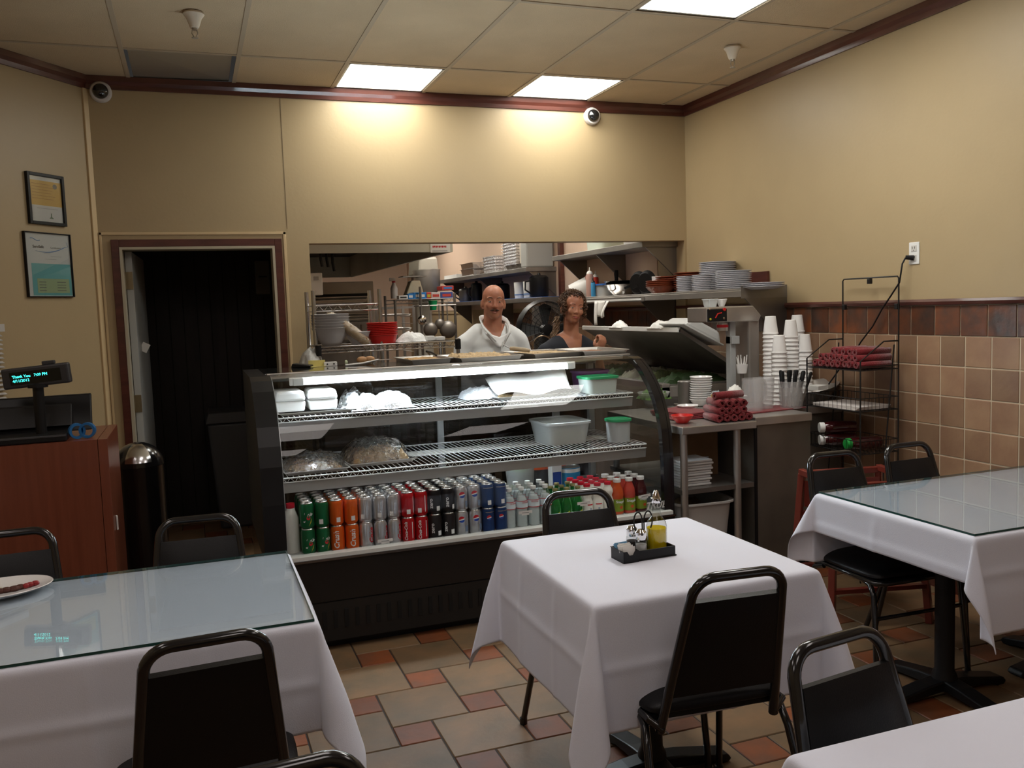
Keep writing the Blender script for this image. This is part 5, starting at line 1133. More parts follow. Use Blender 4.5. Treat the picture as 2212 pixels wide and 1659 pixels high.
def face_bits(t, c, M, s, female, browm):
    R3 = M.to_3x3(); W = lambda p: Vector(c)+(R3 @ Vector(p))*s
    for q in (-1, 1):
        bm = B(); ell(bm, W((q*.031, -.0785, .006)), (.0112*s, .0085*s, .0052*s), 14, 9, M); e = obj('eye', bm, mat('eye_white', (.36, .31, .28), .3, coat=.3), t)
        bm = B(); ell(bm, W((q*.031, -.0845, .0055)), (.0058*s, .003*s, .0050*s), 12, 8, M); obj('iris', bm, mat('iris_dark', (.03, .017, .01), .1, coat=1), e)
        bm = B(); pts = [W((q*.031+f*.0135, -.0835+abs(f)*.004, .0105-.0045*f*f)) for f in (-1, -.5, 0, .5, 1)]; tube(bm, pts, .0016*s if female else .0012*s, 6); obj('eyelid', bm, mat('lash', (.04, .02, .015), .6), t)
        bm = B(); pts = [W((q*(.013+.037*f), -.0895+.012*f*f, .0285+.006*sin(f*pi)-.002*f)) for f in (0, .25, .5, .75, 1)]; tube(bm, pts, [.0015*s, .0032*s, .0032*s, .0026*s, .001*s] if not female else [.001*s, .002*s, .002*s, .0016*s, .0008*s], 6); obj('eyebrow', bm, browm, t)
    bm = B(); tube(bm, [W((f*.021, -.0925+.006*f*f, -.0560+(.004 if female else -.001)*abs(f))) for f in (-1, -.5, 0, .5, 1)], [.0008*s, .0022*s, .0025*s, .0022*s, .0008*s], 6); obj('mouth', bm, mat('mouth_line', (.16, .03, .025), .5), t)
    bm = B(); tube(bm, [W((f*.019, -.0905+.006*f*f, -.0615+.002*abs(f))) for f in (-1, -.5, 0, .5, 1)], [.001*s, .0042*s, .005*s, .0042*s, .001*s], 8); obj('lips', bm, mat('lips_f' if female else 'lips_m', (.36, .09, .08) if female else (.40, .15, .11), .4), t)
def tidy(b2, it=10):
    bv = [v for v in b2.verts if any(e.is_boundary for e in v.link_edges)]
    for _ in range(it):
        new = {}
        for v in bv:
            nb = [e.other_vert(v).co for e in v.link_edges if e.is_boundary]
            if len(nb) == 2: new[v] = v.co*.4+(nb[0]+nb[1])*.3
        for v, c in new.items(): v.co = c
def nz_fold(amp, fr, seed=0):
    def f(co): return co+Vector((noise.noise(Vector((co.x*fr, co.y*fr, co.z*fr*.35+seed))), noise.noise(Vector((co.x*fr+9, co.y*fr, co.z*fr*.4))), 0))*amp
    return f
# man
mx, my = PY(1064, 660, 5.45).x, 5.45; hz = PY(1068, 615, 5.45).z-.118
t = thing('person', 'bald man with a moustache in a white cook jacket behind the case', 'person', (mx, my, 0))
Mh = Matrix.Rotation(radians(-13), 4, 'Z') @ Matrix.Rotation(radians(3), 4, 'Y')
bm = B(); hc = Vector((0, -.02, hz)); head(bm, hc, Mh, 1.0)
def body(bm, sh, zs, skin=False, e=0.0):
    zh = .93
    ell(bm, (0, .03, zs-.13), (sh*.78+e, .105+e, .13)); ell(bm, (0, .02, zs-.22), (sh*.78+e, .115+e, .17)); ell(bm, (0, .015, zs-.40), (sh*.74+e, .12+e, .18)); ell(bm, (0, .02, zh), (sh*.78+e, .12+e, .15))
    limb(bm, [(-sh*.84, .03, zs-.115), (-sh*.42, .035, zs-.055), (0, .035, zs-.03), (sh*.42, .035, zs-.055), (sh*.84, .03, zs-.115)], [.055+e, .060+e, .066+e, .060+e, .055+e], 14)
bm_ = bm; body(bm, .215, hz-.15)
for q in (-1, 1):
    limb(bm, [(q*.200, .03, hz-.275), (q*.245, -.0, hz-.50), (q*.20, -.20, hz-.60)], [.050, .043, .034], 12); hand(bm, (q*.195, -.225, hz-.605), (-q*.45, -.9, -.1), (0, 0, 1), 1.05, .55, -q)
    limb(bm, [(q*.10, .02, .90), (q*.11, .0, .50), (q*.115, .03, .10)], [.085, .06, .045], 12); ell(bm, (q*.12, -.05, .045), (.045, .12, .04))
remesh(bm, 'body', M_skin, t, .0065, 5)
face_bits(t, hc, Mh, 1.0, False, mat('brow_grey', (.10, .055, .035), .8))
bm = B(); R3 = Mh.to_3x3()
for q in (-1, 1): tube(bm, [hc+R3 @ Vector((q*(.002+.027*f), -.0985+.012*f*f, -.0435-.006*f)) for f in (0, .3, .6, 1)], [.0045, .0058, .0045, .0012], 8)
obj('moustache', bm, mat('moustache_dark', (.06, .03, .022), .9, bump=.6, bscale=500), t)
bm = B(); bd = hz-.15
body(bm, .218, hz-.15, e=.016)
for q in (-1, 1): limb(bm, [(q*.192, .03, hz-.275), (q*.245, -.0, hz-.50), (q*.215, -.16, hz-.585)], [.066, .062, .056], 14)
JK = mat('cook_jacket', (.74, .76, .76), .85, sheen=.2)
shirt = remesh(bm, 'jacket', JK, t, .011, 6, fn=nz_fold(.012, 13))
# open the neck in a V
me = shirt.data; b2 = bmesh.new(); b2.from_mesh(me); kill = []
for v in b2.verts:
    x, y, z = v.co
    zneck = hz-.135
    if y < .02 and z > hz-.235 and abs(x) < max(0, (z-(hz-.235)))*.72: kill.append(v)
    elif z > hz-.128: kill.append(v)
bmesh.ops.delete(b2, geom=kill, context='VERTS'); tidy(b2); b2.to_mesh(me); b2.free()
bm = B()
def strip(bm, pts, w, th):
    for i in range(len(pts)-1): pass
    tube(bm, pts, w, 8)
for q in (-1, 1):
    pts = [Vector((q*.016, -.138, hz-.255)), Vector((q*.052, -.124, hz-.205)), Vector((q*.080, -.085, hz-.165)), Vector((q*.083, -.02, hz-.125)), Vector((q*.05, .07, hz-.105)), Vector((0, .10, hz-.10))]
    A = [bm.verts.new(p) for p in pts]; C = [bm.verts.new(p+Vector((q*.020, .010, .005 if i < 3 else .03))) for i, p in enumerate(pts)]
    for i in range(5): bm.faces.new((A[i], A[i+1], C[i+1], C[i]))
obj('collar', bm, JK, t, solid=.006, ang=80, sub=1)
bm = B(); A = [(-.05, -.136, hz-.225), (.05, -.136, hz-.225), (.03, -.148, hz-.29), (-.03, -.148, hz-.29)]
G = []
for i in range(9):
    r = []
    for j in range(7):
        v = j/6; z = hz-.185-.10*v; hw_ = .075*(1-v)+.02; u = i/8*2-1; r.append(bm.verts.new((u*hw_, -.108-.030*v+.02*u*u-(.0 if v > .01 else 0), z-.035*(1-abs(u))*(1-v))))
    G.append(r)
for i in range(8):
    for j in range(6): bm.faces.new((G[i][j], G[i+1][j], G[i+1][j+1], G[i][j+1]))
obj('undershirt', bm, mat('undershirt_white', (.78, .78, .78), .85), t, solid=.003)
bm = B()
for a, b in (((.01, -.150, hz-.25), (-.03, -.155, hz-.40)), ((.005, -.15, hz-.265), (.10, -.14, hz-.32))): tube(bm, [a, ((a[0]+b[0])/2, min(a[1], b[1])-.004, (a[2]+b[2])/2), b], .0035, 6)
obj('jacket_edge', bm, JK, t)
bm = B(); 
for q in (-1, 1): limb(bm, [(q*.10, .02, .92), (q*.11, .0, .50), (q*.115, .03, .06)], [.105, .085, .075], 14)
remesh(bm, 'trousers', mat('dark_trousers', (.02, .02, .025), .8), t, .013, 4)
bm = B()
for q in (-1, 1): ell(bm, (q*.12, -.05, .045), (.055, .14, .046))
obj('shoe', bm, M_black, t)
# woman
wx, wy = PY(1234, 665, 5.3).x, 5.3; hz = PY(1234, 632, 5.3).z-.108
t = thing('person', 'woman with curly brown hair and ponytail in a dark top behind the case', 'person', (wx, wy, 0))
Mh = Matrix.Rotation(radians(-4), 4, 'Z') @ Matrix.Rotation(radians(9), 4, 'Y')
hc = Vector((0, -.02, hz)); bm = B(); head(bm, hc, Mh, .93, True); off = Vector((-.045, .03, 0))
zs = hz-.15
ell(bm, (-.03, .02, zs-.12), (.135, .09, .11)); ell(bm, (-.04, .02, zs-.22), (.14, .10, .15)); ell(bm, (-.04, .02, zs-.40), (.125, .10, .16)); ell(bm, (-.04, .02, .90), (.15, .11, .16)); limb(bm, [(-.16, .04, zs-.115), (-.085, .035, zs-.06), (-.01, .03, zs-.03), (.06, .02, zs-.06), (.12, .0, zs-.115)], [.046, .046, .05, .046, .046], 14)
for q in (-1, 1): ell(bm, (-.035+q*.07, -.075, zs-.20), (.06, .05, .06))
HP = PY(1305, 742, 5.06)-Vector((wx, wy, 0))
el = Vector((.20, -.02, zs-.32)); wr = HP+Vector((-.035, .03, -.055)); limb(bm, [(.135, .0, zs-.12), el, wr], [.043, .036, .026], 12); hand(bm, wr, (.35, -.3, .85), (.25, -.9, -.2), .92, 1.15, 1)
limb(bm, [(-.18, .04, zs-.12), (-.22, .02, zs-.34), (-.16, -.17, zs-.40)], [.043, .036, .026], 12); hand(bm, (-.155, -.18, zs-.40), (.5, -.8, -.1), (0, 0, 1), .92, .5, 1)
for q in (-1, 1): limb(bm, [(-.04+q*.085, .02, .86), (-.04+q*.09, .0, .48), (-.04+q*.09, .03, .10)], [.08, .055, .04], 12); ell(bm, (-.04+q*.09, -.04, .04), (.04, .11, .036))
remesh(bm, 'body', M_skin2, t, .0062, 5)
face_bits(t, hc, Mh, .93, True, mat('brow_dark', (.05, .025, .018), .8))
M_hair = mat('brown_hair', (.055, .024, .012), .5, var=1, vscale=18, col2=(.13, .065, .03), bump=.6, bscale=120)
rnd = random.Random(5); R3 = Mh.to_3x3(); bm = B()
ell(bm, hc+R3 @ Vector((0, .022, .044)), (.077, .084, .077), 20, 12, Mh); HC = obj('hair_cap', bm, M_hair, t)
bm = B()
for k in range(620):
    az = rnd.uniform(0, 2*pi); elv = rnd.uniform(-.35, 1.45); d = Vector((cos(elv)*sin(az), cos(elv)*cos(az), sin(elv)))
    if d.y < -.30 and d.z < .66: continue
    if d.z < -.1 and d.y < .15: continue
    p = hc+R3 @ Vector((d.x*.078, (.012+d.y*.098) if d.y < 0 else (.030+d.y*.088), .036+d.z*.082)); tn = (R3 @ d).normalized(); u = tn.orthogonal().normalized(); v = tn.cross(u); r0 = rnd.uniform(.005, .013); ph = rnd.uniform(0, 6.28); ln = rnd.uniform(.01, .03); dr = (u*cos(ph)+v*sin(ph))
    pts = [p+tn*(r0*.7*sin(a)+rnd.uniform(-.002, .006))+dr*(ln*a/6.3)+tn.cross(dr)*r0*cos(a) for a in [q*.7 for q in range(12)]]; tube(bm, pts, .0022, 4, cap=False)
obj('curls', bm, M_hair, t)
for q in (-1, 1):
    bm = B()
    for k in range(26):
        f = rnd.random(); p = hc+R3 @ Vector((q*(.070+.006*sin(f*9)), -.035+rnd.uniform(-.012, .03), .055-.075*f)); pts = [p+Vector((.010*sin(a*1.3+k)*q, .008*cos(a*1.3+k), -.005*a)) for a in range(9)]; tube(bm, pts, .0028, 4, cap=False)
    obj('side_lock', bm, M_hair, t)
bm = B(); base = hc+R3 @ Vector((-.07, .055, -.055))
for k in range(60):
    a0 = rnd.uniform(0, 6.28); rr = rnd.uniform(0, .022); pts = []
    for i in range(22):
        f = i/21; c_ = base+Vector((-.055*f, .01, -.22*f)); pts.append(c_+Vector((rr*(1+.3*sin(f*9+k))*cos(a0)+.007*sin(f*28+k), rr*sin(a0)+.007*cos(f*28+k), 0)))
    tube(bm, pts, .0026, 4, cap=False)
obj('ponytail', bm, mat('lighter_hair', (.12, .06, .03), .5, var=1, vscale=10, col2=(.30, .20, .12)), t)
bm = B(); ell(bm, hc+R3 @ Vector((-.058, .03, -.062)), (.012, .02, .026), 12, 8); obj('hair_tie', bm, M_black, t)
bm = B()
ell(bm, (-.03, .02, zs-.13), (.147, .102, .12)); ell(bm, (-.04, .02, zs-.22), (.152, .112, .155)); ell(bm, (-.04, .02, zs-.40), (.138, .112, .17)); ell(bm, (-.04, .02, .93), (.16, .12, .14)); limb(bm, [(-.16, .04, zs-.115), (-.085, .035, zs-.068), (-.01, .03, zs-.045), (.06, .02, zs-.068), (.12, .0, zs-.115)], [.056, .056, .056, .056, .056], 14)
for q in (-1, 1): ell(bm, (-.035+q*.07, -.075, zs-.20), (.068, .062, .068))
limb(bm, [(.13, .0, zs-.12), (.16, -.01, zs-.23)], [.056, .05], 12); limb(bm, [(-.175, .04, zs-.12), (-.205, .03, zs-.23)], [.056, .05], 12)
top = remesh(bm, 'dark_top', mat('black_knit', (.012, .014, .022), .8, bump=.15, bscale=200), t, .011, 5, fn=nz_fold(.006, 14))
me = top.data; b2 = bmesh.new(); b2.from_mesh(me)
kill = [v for v in b2.verts if (v.co.y < .0 and v.co.z > zs-.19 and abs(v.co.x+.01) < (v.co.z-(zs-.19))*.42) or v.co.z > zs-.012]
bmesh.ops.delete(b2, geom=kill, context='VERTS'); tidy(b2); b2.to_mesh(me); b2.free()
bm = B()
for q in (-1, 1): limb(bm, [(-.04+q*.085, .02, .88), (-.04+q*.09, .0, .48), (-.04+q*.09, .03, .06)], [.098, .075, .06], 14)
remesh(bm, 'trousers', MATS['dark_trousers'], t, .013, 4)
bm = B()
for q in (-1, 1): ell(bm, (-.04+q*.09, -.04, .042), (.048, .125, .042))
obj('shoe', bm, M_black, t)
# ================================================================== SERVICE COUNTER ON THE RIGHT
ZT = .895
t = thing('steel_table', 'stainless steel work table with undershelf right of the display case', 'table', (0, 0, 0))
x0, x1, y0, y1 = 2.37, 2.83, 3.97, 4.85
bm = B(); box(bm, x0, y0, ZT-.04, x1, y1, ZT); obj('table_top', bm, M_steel, t, smooth=False, bevel=.004)
for x, y in ((x0+.03, y0+.04), (x1-.10, y0+.04), (x0+.03, y1-.05), (x1-.10, y1-.05)):
    bm = B(); tube(bm, [(x, y, 0), (x, y, ZT-.04)], .02, 12); obj('leg', bm, M_steel, t)
bm = B(); box(bm, x0+.01, y0+.03, .53, x1, y1, .555); obj('undershelf', bm, M_steeld, t, smooth=False); bm = B(); box(bm, x0+.01, y0+.03, .15, x1, y1, .17); obj('lower_shelf', bm, M_steeld, t, smooth=False)
t = thing('refrigerated_prep_table', 'brushed steel refrigerated cabinet behind the black wire rack', 'refrigerator', (2.838, 4.0, 0))
bm = B(); box(bm, 0, 0, .1, .365, .84, ZT-.03); box(bm, .365, .22, .1, .765, .84, ZT-.03); obj('cabinet', bm, mat('brown_steel', (.22, .195, .165), .35, .6, var=.35, vscale=3, bump=.02, bscale=20), t, smooth=False)
bm = B(); box(bm, -.004, -.012, ZT-.03, .37, .85, ZT+.015); box(bm, .37, .21, ZT-.03, .775, .85, ZT+.015); obj('worktop', bm, M_steel, t, smooth=False, bevel=.004)
bm = B(); box(bm, .02, .03, 0, .35, .80, .1); box(bm, .35, .24, 0, .75, .80, .1); obj('plinth', bm, M_black, t, smooth=False)
bm = B(); box(bm, -.004, -.004, .1, .012, .004, ZT-.03); obj('edge_strip', bm, M_black, t, smooth=False)
ZP = ZT+.016
# red folded napkins (flat pile) and rolled napkins
def napkin_mesh(w, d, h, seed):
    bm = B(); n = 10; G = []
    for i in range(n+1): G.append([bm.verts.new(((i/n-.5)*w, (j/n-.5)*d, h+.004*noise.noise(Vector((i*.5, j*.5, seed))))) for j in range(n+1)])
    for i in range(n):
        for j in range(n): bm.faces.new((G[i][j], G[i+1][j], G[i+1][j+1], G[i][j+1]))
    return bm
P = PZ(1478, 882, ZT+.02)
for k in range(4):
    o = obj('folded_napkin', napkin_mesh(.26-.01*k, .30, 0, k), M_red, ang=80, solid=.006, loc=(2.61+.006*k, 4.36+.01*k, ZT+.006+.0075*k), rz=radians(-6+7*k)); tag(o, 'flat red napkin spread beside the display case, %s from the bottom' % ORD[k], 'napkin', 'flat red napkins')
bm = B(); G = []
N = 10
def roll():
    bm = B(); L = .19; pts = []
    for i in range(27):
        a = i/26*4.4*pi; r = .0205-.0125*i/26; pts.append((r*cos(a), r*sin(a)))
    A = [bm.verts.new((0, x, z)) for x, z in pts]; M_ = [bm.verts.new((L/2, x*1.03, z*1.03)) for x, z in pts]; C = [bm.verts.new((L, x, z)) for x, z in pts]
    for a, b in ((A, M_), (M_, C)):
        for i in range(26): bm.faces.new((a[i], a[i+1], b[i+1], b[i]))
    return bm
rm = roll(); r0 = obj('napkin_roll', rm, M_red, ang=70, solid=.004)
def rolls(spots, where, grp):
    for i, (x, y, z, rz) in enumerate(spots):
        if not r0.get('label'): o = r0
        else: o = r0.copy(); COL.objects.link(o)
        o.location = (x, y, z); o.rotation_euler = (random.uniform(0, 6), 0, rz); o['label'] = '%s, %s' % (where, i) ; yield i, o
P = PZ(1560, 905, ZT); bx, by = 2.62, 3.995
lay = []
for k in range(5): lay.append((bx-.0+.046*k, by+.005, ZT+.024, radians(80), 'bottom', k))
for k in range(4): lay.append((bx+.02+.046*k, by+.012, ZT+.062, radians(84), 'second', k))
for k in range(4): lay.append((bx+.025+.046*k, by+.02, ZT+.100, radians(78), 'third', k))
for k in range(1): lay.append((bx+.02, by+.09, ZT+.137, radians(6), 'top', k))
cnt = {'bottom': 5, 'second': 4, 'third': 4, 'top': 1}
for x, y, z, rz, nm, k in lay:
    o = r0 if 'label' not in r0.keys() else r0.copy()
    if o is not r0: COL.objects.link(o)
    o.location = (x, y, z); o.rotation_euler = (random.uniform(0, 6) if nm != 'top' else .5, 0, rz)
    lab = 'rolled red napkin lying crosswise on top of the counter pile' if nm == 'top' else 'rolled red napkin on the steel table, %s layer, %s' % (nm, nth(k, cnt[nm]))
    tag(o, lab, 'napkin', 'rolled red napkins')
P = PZ(1450, 905, ZT+.02); bowl('red_dish', 'small bright red plastic dish beside the display case end', (2.46, 4.12, ZT+.001), .06, .04, M_red_plastic, None)
# bowls, cups, packets
P = PZ(1487, 858, ZP); bowl('small_bowl', 'single small white bowl standing on the steel counter', (PY(1485, 850, 4.50).x, 4.50, ZT+.001), .062, .04, M_ceram, None)
P = Vector((PY(1513, 850, 4.62).x, 4.62, ZP)); b0 = bowl('small_bowl', 'small white bowl, lowest of the stack on the counter', P, .066, .042, M_ceram, 'stacked small white bowls')
for k in range(1, 11): dup(b0, (P.x+random.uniform(-.003, .003)+.0006*k, P.y, P.z+.0135*k), 0, 'small white bowl, %s up in the stack on the counter' % ORD[k])
t = thing('steel_canister', 'tall dull metal canister left of the small bowl stack', 'canister', (PY(1482, 840, 4.74).x, 4.74, ZT)); bm = B(); lathe(bm, [(0, 0), (.05, 0), (.052, .16), (.048, .165), (0, .165)], 24); obj('canister_body', bm, M_steeld, t)
P = PZ(1560, 870, ZP); cx, cy = PY(1553, 850, 4.40).x, 4.40
t = thing('packet_crock', 'square white crock with sugar packets behind the red napkin rolls', 'crock', (cx, cy, ZP))
bm = B(); rings = [[bm.verts.new((sx*w_, sy*w_, z)) for sx, sy in ((-1, -1), (1, -1), (1, 1), (-1, 1))] for w_, z in ((.044, 0), (.05, .075), (.045, .075), (.041, .006))]
bm.faces.new(rings[0][::-1]); bm.faces.new(rings[-1])
for a, b in zip(rings, rings[1:]):
    for i in range(4): bm.faces.new((a[i], a[(i+1) % 4], b[(i+1) % 4], b[i]))
obj('crock_body', bm, mat('cream_china', (.68, .62, .52), .2, coat=.4), t, smooth=False, bevel=.004)
def packets(cx, cy, z, n, m, label, grp, spread=.05, hh=.06):
    for k in range(n):
        M = Matrix.Rotation(random.uniform(-.4, .4), 4, 'Y') @ Matrix.Rotation(random.uniform(-.5, .5), 4, 'Z'); bm = B(); box(bm, -.018, -.001, 0, .018, .001, hh, M)
        tag(obj('sugar_packet', bm, m[k % len(m)], smooth=False, loc=(cx-spread/2+spread*k/(n-1), cy+random.uniform(-spread, spread)/2, z+random.uniform(0, .012))), '%s, %s from the left' % (label, ORD[k]), 'packet', grp)
packets(cx, cy, ZP+.028, 9, [mat('tan_packet', (.50, .33, .14), .6), M_paper], 'sugar packet in the square white crock behind the napkin rolls', 'sugar packets in the square crock')
t = thing('cup_stack_mug', 'white mug stuffed with folded tissue beside the square crock', 'mug', (PY(1588, 850, 4.42).x, 4.42, ZP))
bm = B(); lathe(bm, [(0, 0), (.036, 0), (.044, .004), (.048, .085), (.044, .085), (.04, .008), (0, .008)], 24); obj('mug_body', bm, M_ceram, t)
bm = B(); heap(bm, 0, 0, .07, .11, .10, .06, n=16, seed=2, crumple=.02, fr=30); obj('tissue', bm, M_paper, t, ang=50)
packets(PY(1548, 830, 4.52).x, 4.52, ZP+.0, 7, [mat('clear_blue_packet', (.5, .56, .62), .4), M_paper], 'clear cutlery sachet standing behind the square white crock', 'cutlery sachets', .08, .09)
P = PX(1605, 800, 3.2)
t = thing('straw_cup', 'white fluted cup of straws on the steel tube stand', 'cup', (PY(1603, 806, 4.5).x, 4.5, PY(1605, 806, 4.5).z))
hzc = t.location.z-ZP; bm = B(); lathe(bm, [(0, -hzc), (.045, -hzc), (.045, -hzc+.01), (.012, -hzc+.012), (.012, -.002), (.03, 0), (0, 0)], 20); obj('stand', bm, M_steeld, t)
bm = B(); lathe(bm, [(0, 0), (.028, 0), (.036, .055), (.033, .055), (.026, .004), (0, .004)], 16); obj('cup_body', bm, M_ceram, t)
bm = B()
for k in range(9): a = k*.7; tube(bm, [(.015*cos(a), .015*sin(a), .004), (.035*cos(a), .02*sin(a), .09+.01*(k % 3))], .003, 6)
obj('straw', bm, M_white, t)
# clear pitchers
def pitcher(x, y, r, h, label):
    t = thing('water_pitcher', label, 'pitcher', (x, y, ZP+.003), random.uniform(0, 1), group='clear plastic pitchers')
    bm = B(); lathe(bm, [(0, .004), (r*.86, .004), (r*.9, 0), (r*.92, .01), (r, h*.75), (r*1.04, h), (r*1.0, h), (r*.96, h*.75), (r*.86, .012)], 28); obj('pitcher_body', bm, mat('cloudy_pitcher', (.66, .65, .65), .12, alpha=.26, coat=.6), t)
    bm = B(); tube(bm, [(r*.98, 0, h*.85), (r*1.45, 0, h*.86), (r*1.55, 0, h*.7), (r*1.5, 0, h*.35), (r*.95, 0, h*.22)], .008, 8); obj('handle', bm, MATS['cloudy_pitcher'], t)
pitcher(2.985, 4.22, .060, .185, 'clear plastic pitcher, the one nearest the napkin rolls'); pitcher(3.10, 4.28, .060, .18, 'clear plastic pitcher, the middle one of three, set back'); pitcher(3.245, 4.22, .070, .155, 'wide clear plastic container nearest the black wire rack, full of cutlery')
bm = B(); box(bm, 0, 0, 0, .42, .18, .006); tag(obj('napkin_mat', bm, M_red, smooth=False, loc=(2.90, 4.12, ZP-.0), rz=radians(8)), 'red cloth laid under the clear pitchers', 'napkin')
for k in range(12):
    x, y = 3.20+.0085*k, 4.22+.03*sin(k*2.1)
    t = thing('table_knife', 'black-handled steak knife in the clear container, %s from the left' % ORD[k], 'cutlery', (x, y, ZP+.012), rot=(random.uniform(-.1, .1), -.12+.05*k, 0), group='steak knives in the clear container')
    bm = B(); box(bm, -.006, -.001, 0, .006, .001, .115); obj('blade', bm, M_steel, t, smooth=False)
    bm = B(); tube(bm, [(0, 0, .11), (0, 0, .15), (0, 0, .20), (0, 0, .21)], [.006, .009, .010, .006], 8); obj('handle', bm, M_black, t)
# foam cups upside down, stacked
t = thing('foam_cup', 'x', 'cup', group='stacked white foam cups')
bm = B(); lathe(bm, [(.0445, 0), (.0465, .001), (.0465, .007), (.0435, .009), (.031, .105), (.029, .107), (0, .107)], 28); obj('cup_body', bm, M_foam, t); cup1 = t
stk = [(3.33, 4.44, 11, 'stack nearest the machine'), (3.375, 4.37, 8, 'short second stack'), (3.425, 4.45, 10, 'middle stack of five'), (3.47, 4.56, 11, 'rear tallest stack'), (3.515, 4.42, 8, 'stack nearest the wall')]
fu = False; PYs = {0: 683, 1: 724, 2: 691, 3: 680, 4: 722}
XS = [1664, 1683, 1708, 1722, 1738]
for si, (x, y, n_, nm) in enumerate(stk):
    q = PY(XS[si], PYs[si], y); x = q.x; top = q.z-.107; bs = ZP+.002; n_ = max(3, int((top-bs)/.0245)+1); dz = (top-bs)/(n_-1)
    for k in range(n_):
        loc = (x+random.uniform(-.001, .001), y, bs+dz*k); lab = 'white foam cup, %s from the top of the %s' % (ORD[n_-1-k], nm)
        if not fu: fu = True; cup1.location = loc; cup1['label'] = lab
        else: dup(cup1, loc, 0, lab)
# long steel trough at the right end of the prep top
t = thing('steel_trough', 'sloping stainless bowl of cutlery behind the wire rack', 'bowl', (3.47, 4.30, PX(1790, 830, 3.47).z-.10), radians(20))
bm = B(); rings = []
for w_, d_, z in ((.10, .08, 0), (.17, .13, .08), (.175, .135, .082), (.165, .125, .078), (.095, .075, .006)): rings.append([bm.verts.new((w_*cos(a), d_*sin(a), z+.03*cos(a)*(z > .05))) for a in [2*pi*i/28 for i in range(28)]])
bm.faces.new(rings[0]); bm.faces.new(rings[-1])
for a, b in zip(rings, rings[1:]):
    for i in range(28): bm.faces.new((a[i], a[(i+1) % 28], b[(i+1) % 28], b[i]))
obj('bowl_body', bm, M_steel, t); zz = t.location.z-ZP
bm = B(); box(bm, -.09, -.07, -zz, .09, .07, .0); obj('support', bm, M_steeld, t, smooth=False)
bm = B(); box(bm, -.05, -.06, .06, .06, .02, .085); obj('paper_stack', bm, M_paper, t, smooth=False)
# dispenser / mixer with black control head
P = PX(1582, 690, 3.3); X_ = 3.12
def at3(px, py): return PY(px, py, 4.55)
a = at3(1526, 664); b = at3(1645, 700); c = at3(1526, 697)
t = thing('drink_mixer', 'stainless machine with a black control panel and red switch by the foam cups', 'machine', (a.x, 4.55, 0))
w_ = b.x-a.x; h1, h0 = a.z, c.z
bm = B(); prism(bm, [(0, h0), (w_*.95, h0-.005), (w_, h0+.03), (w_*.85, h1), (0, h1)], 0, .22, 'y'); obj('head_housing', bm, M_steel, t, smooth=False, bevel=.006)
pw = at3(1569, 664).x-a.x; bm = B(); box(bm, .004, -.006, h0+.004, pw, 0, h1-.012); cp = obj('control_panel', bm, M_black, t, smooth=False, bevel=.002)
for nm, dx, dz, r, m in (('red_switch', pw*.86, .075, .010, mat('switch_red', (.5, .02, .015), .4)), ('yellow_lamp', pw*.15, .02, .006, INK_Y), ('knob', pw*.82, .022, .007, M_chrome), ('knob', pw*.12, .08, .006, M_chrome)):
    bm = B(); lathe(bm, [(0, 0), (r, 0), (r, .006), (0, .007)], 14, (0, 0, 0), Matrix.Translation((dx, -.006, h0+dz)) @ Matrix.Rotation(pi/2, 4, 'X')); obj(nm, bm, m, cp)
bm = B(); tube(bm, [(pw*.4, -.009, h0+.025), (pw*.52, -.009, h0+.05), (pw*.72, -.009, h0+.055)], .004, 6); obj('red_arrow', bm, MATS['switch_red'], cp)
px_ = at3(1635, 740).x-a.x
bm = B(); box(bm, px_-.045, .02, ZP, px_+.035, .18, h0+.01); obj('column', bm, M_steel, t, smooth=False, bevel=.012)
px_ = at3(1597, 740).x-a.x; bm = B(); box(bm, px_-.03, .05, ZP, px_+.01, .1, h0); box(bm, px_-.03, .03, h0-.14, px_+.025, .1, h0-.09); obj('bracket', bm, mat('grey_paint', (.35, .36, .36), .4), t, smooth=False, bevel=.004)
px_ = at3(1573, 715).x-a.x; bm = B(); lathe(bm, [(0, h0-.055), (.035, h0-.055), (.035, h0-.02), (.03, h0), (0, h0)], 18, (px_, .06, 0)); obj('spindle_guard', bm, M_steel, t); bm = B(); lathe(bm, [(.0355, h0-.035), (.0355, h0-.018)], 18, (px_, .06, 0)); obj('red_band', bm, INK_R, t)
bm = B(); box(bm, -.02, 0, ZP-.02, w_, .25, ZP); obj('machine_base', bm, M_steel, t, smooth=False)
tp = at3(1575, 652); bowl('small_bowl', 'white cup sitting on top of the stainless machine', (tp.x, 4.63, h1+.001), .033, .042, M_ceram, None); tub('food_container', (tp.x-.075, 4.64, h1+.001), .07, .08, .045, M_tubc, None, 'small clear box on top of the stainless machine')
# big steel shelf on the right wall
ZS = 1.605
t = thing('wall_shelf', 'long stainless wall shelf holding plates and bowls at the right wall', 'shelf', (0, 0, 0))
xs = 3.27; ya, yb = 4.74, 7.6
bm = B(); box(bm, xs, ya, ZS-.04, XR-.002, yb, ZS); box(bm, xs, ya, ZS, xs+.012, yb, ZS+.012); obj('shelf_board', bm, M_steel, t, smooth=False, bevel=.003)
for y in (ya, 6.1, 7.4):
    bm = B(); prism(bm, [(XR-.002, ZS-.04), (xs+.02, ZS-.04), (XR-.002, ZS-.36)], y, y+.012, 'y'); obj('bracket', bm, mat('bracket_steel', (.22, .20, .18), .4, .9), t, smooth=False)
bm = B(); box(bm, xs, ya-.002, ZS-.05, XR-.002, ya, ZS+.03); obj('end_cap', bm, M_steeld, t, smooth=False)
bm = B(); box(bm, XR-.022, 4.92, ZS+.005, XR-.002, 7.6, ZS+.125); tag(obj('wall_board', bm, M_trimwood, smooth=False), 'dark brown board standing on the steel shelf against the wall', 'board')
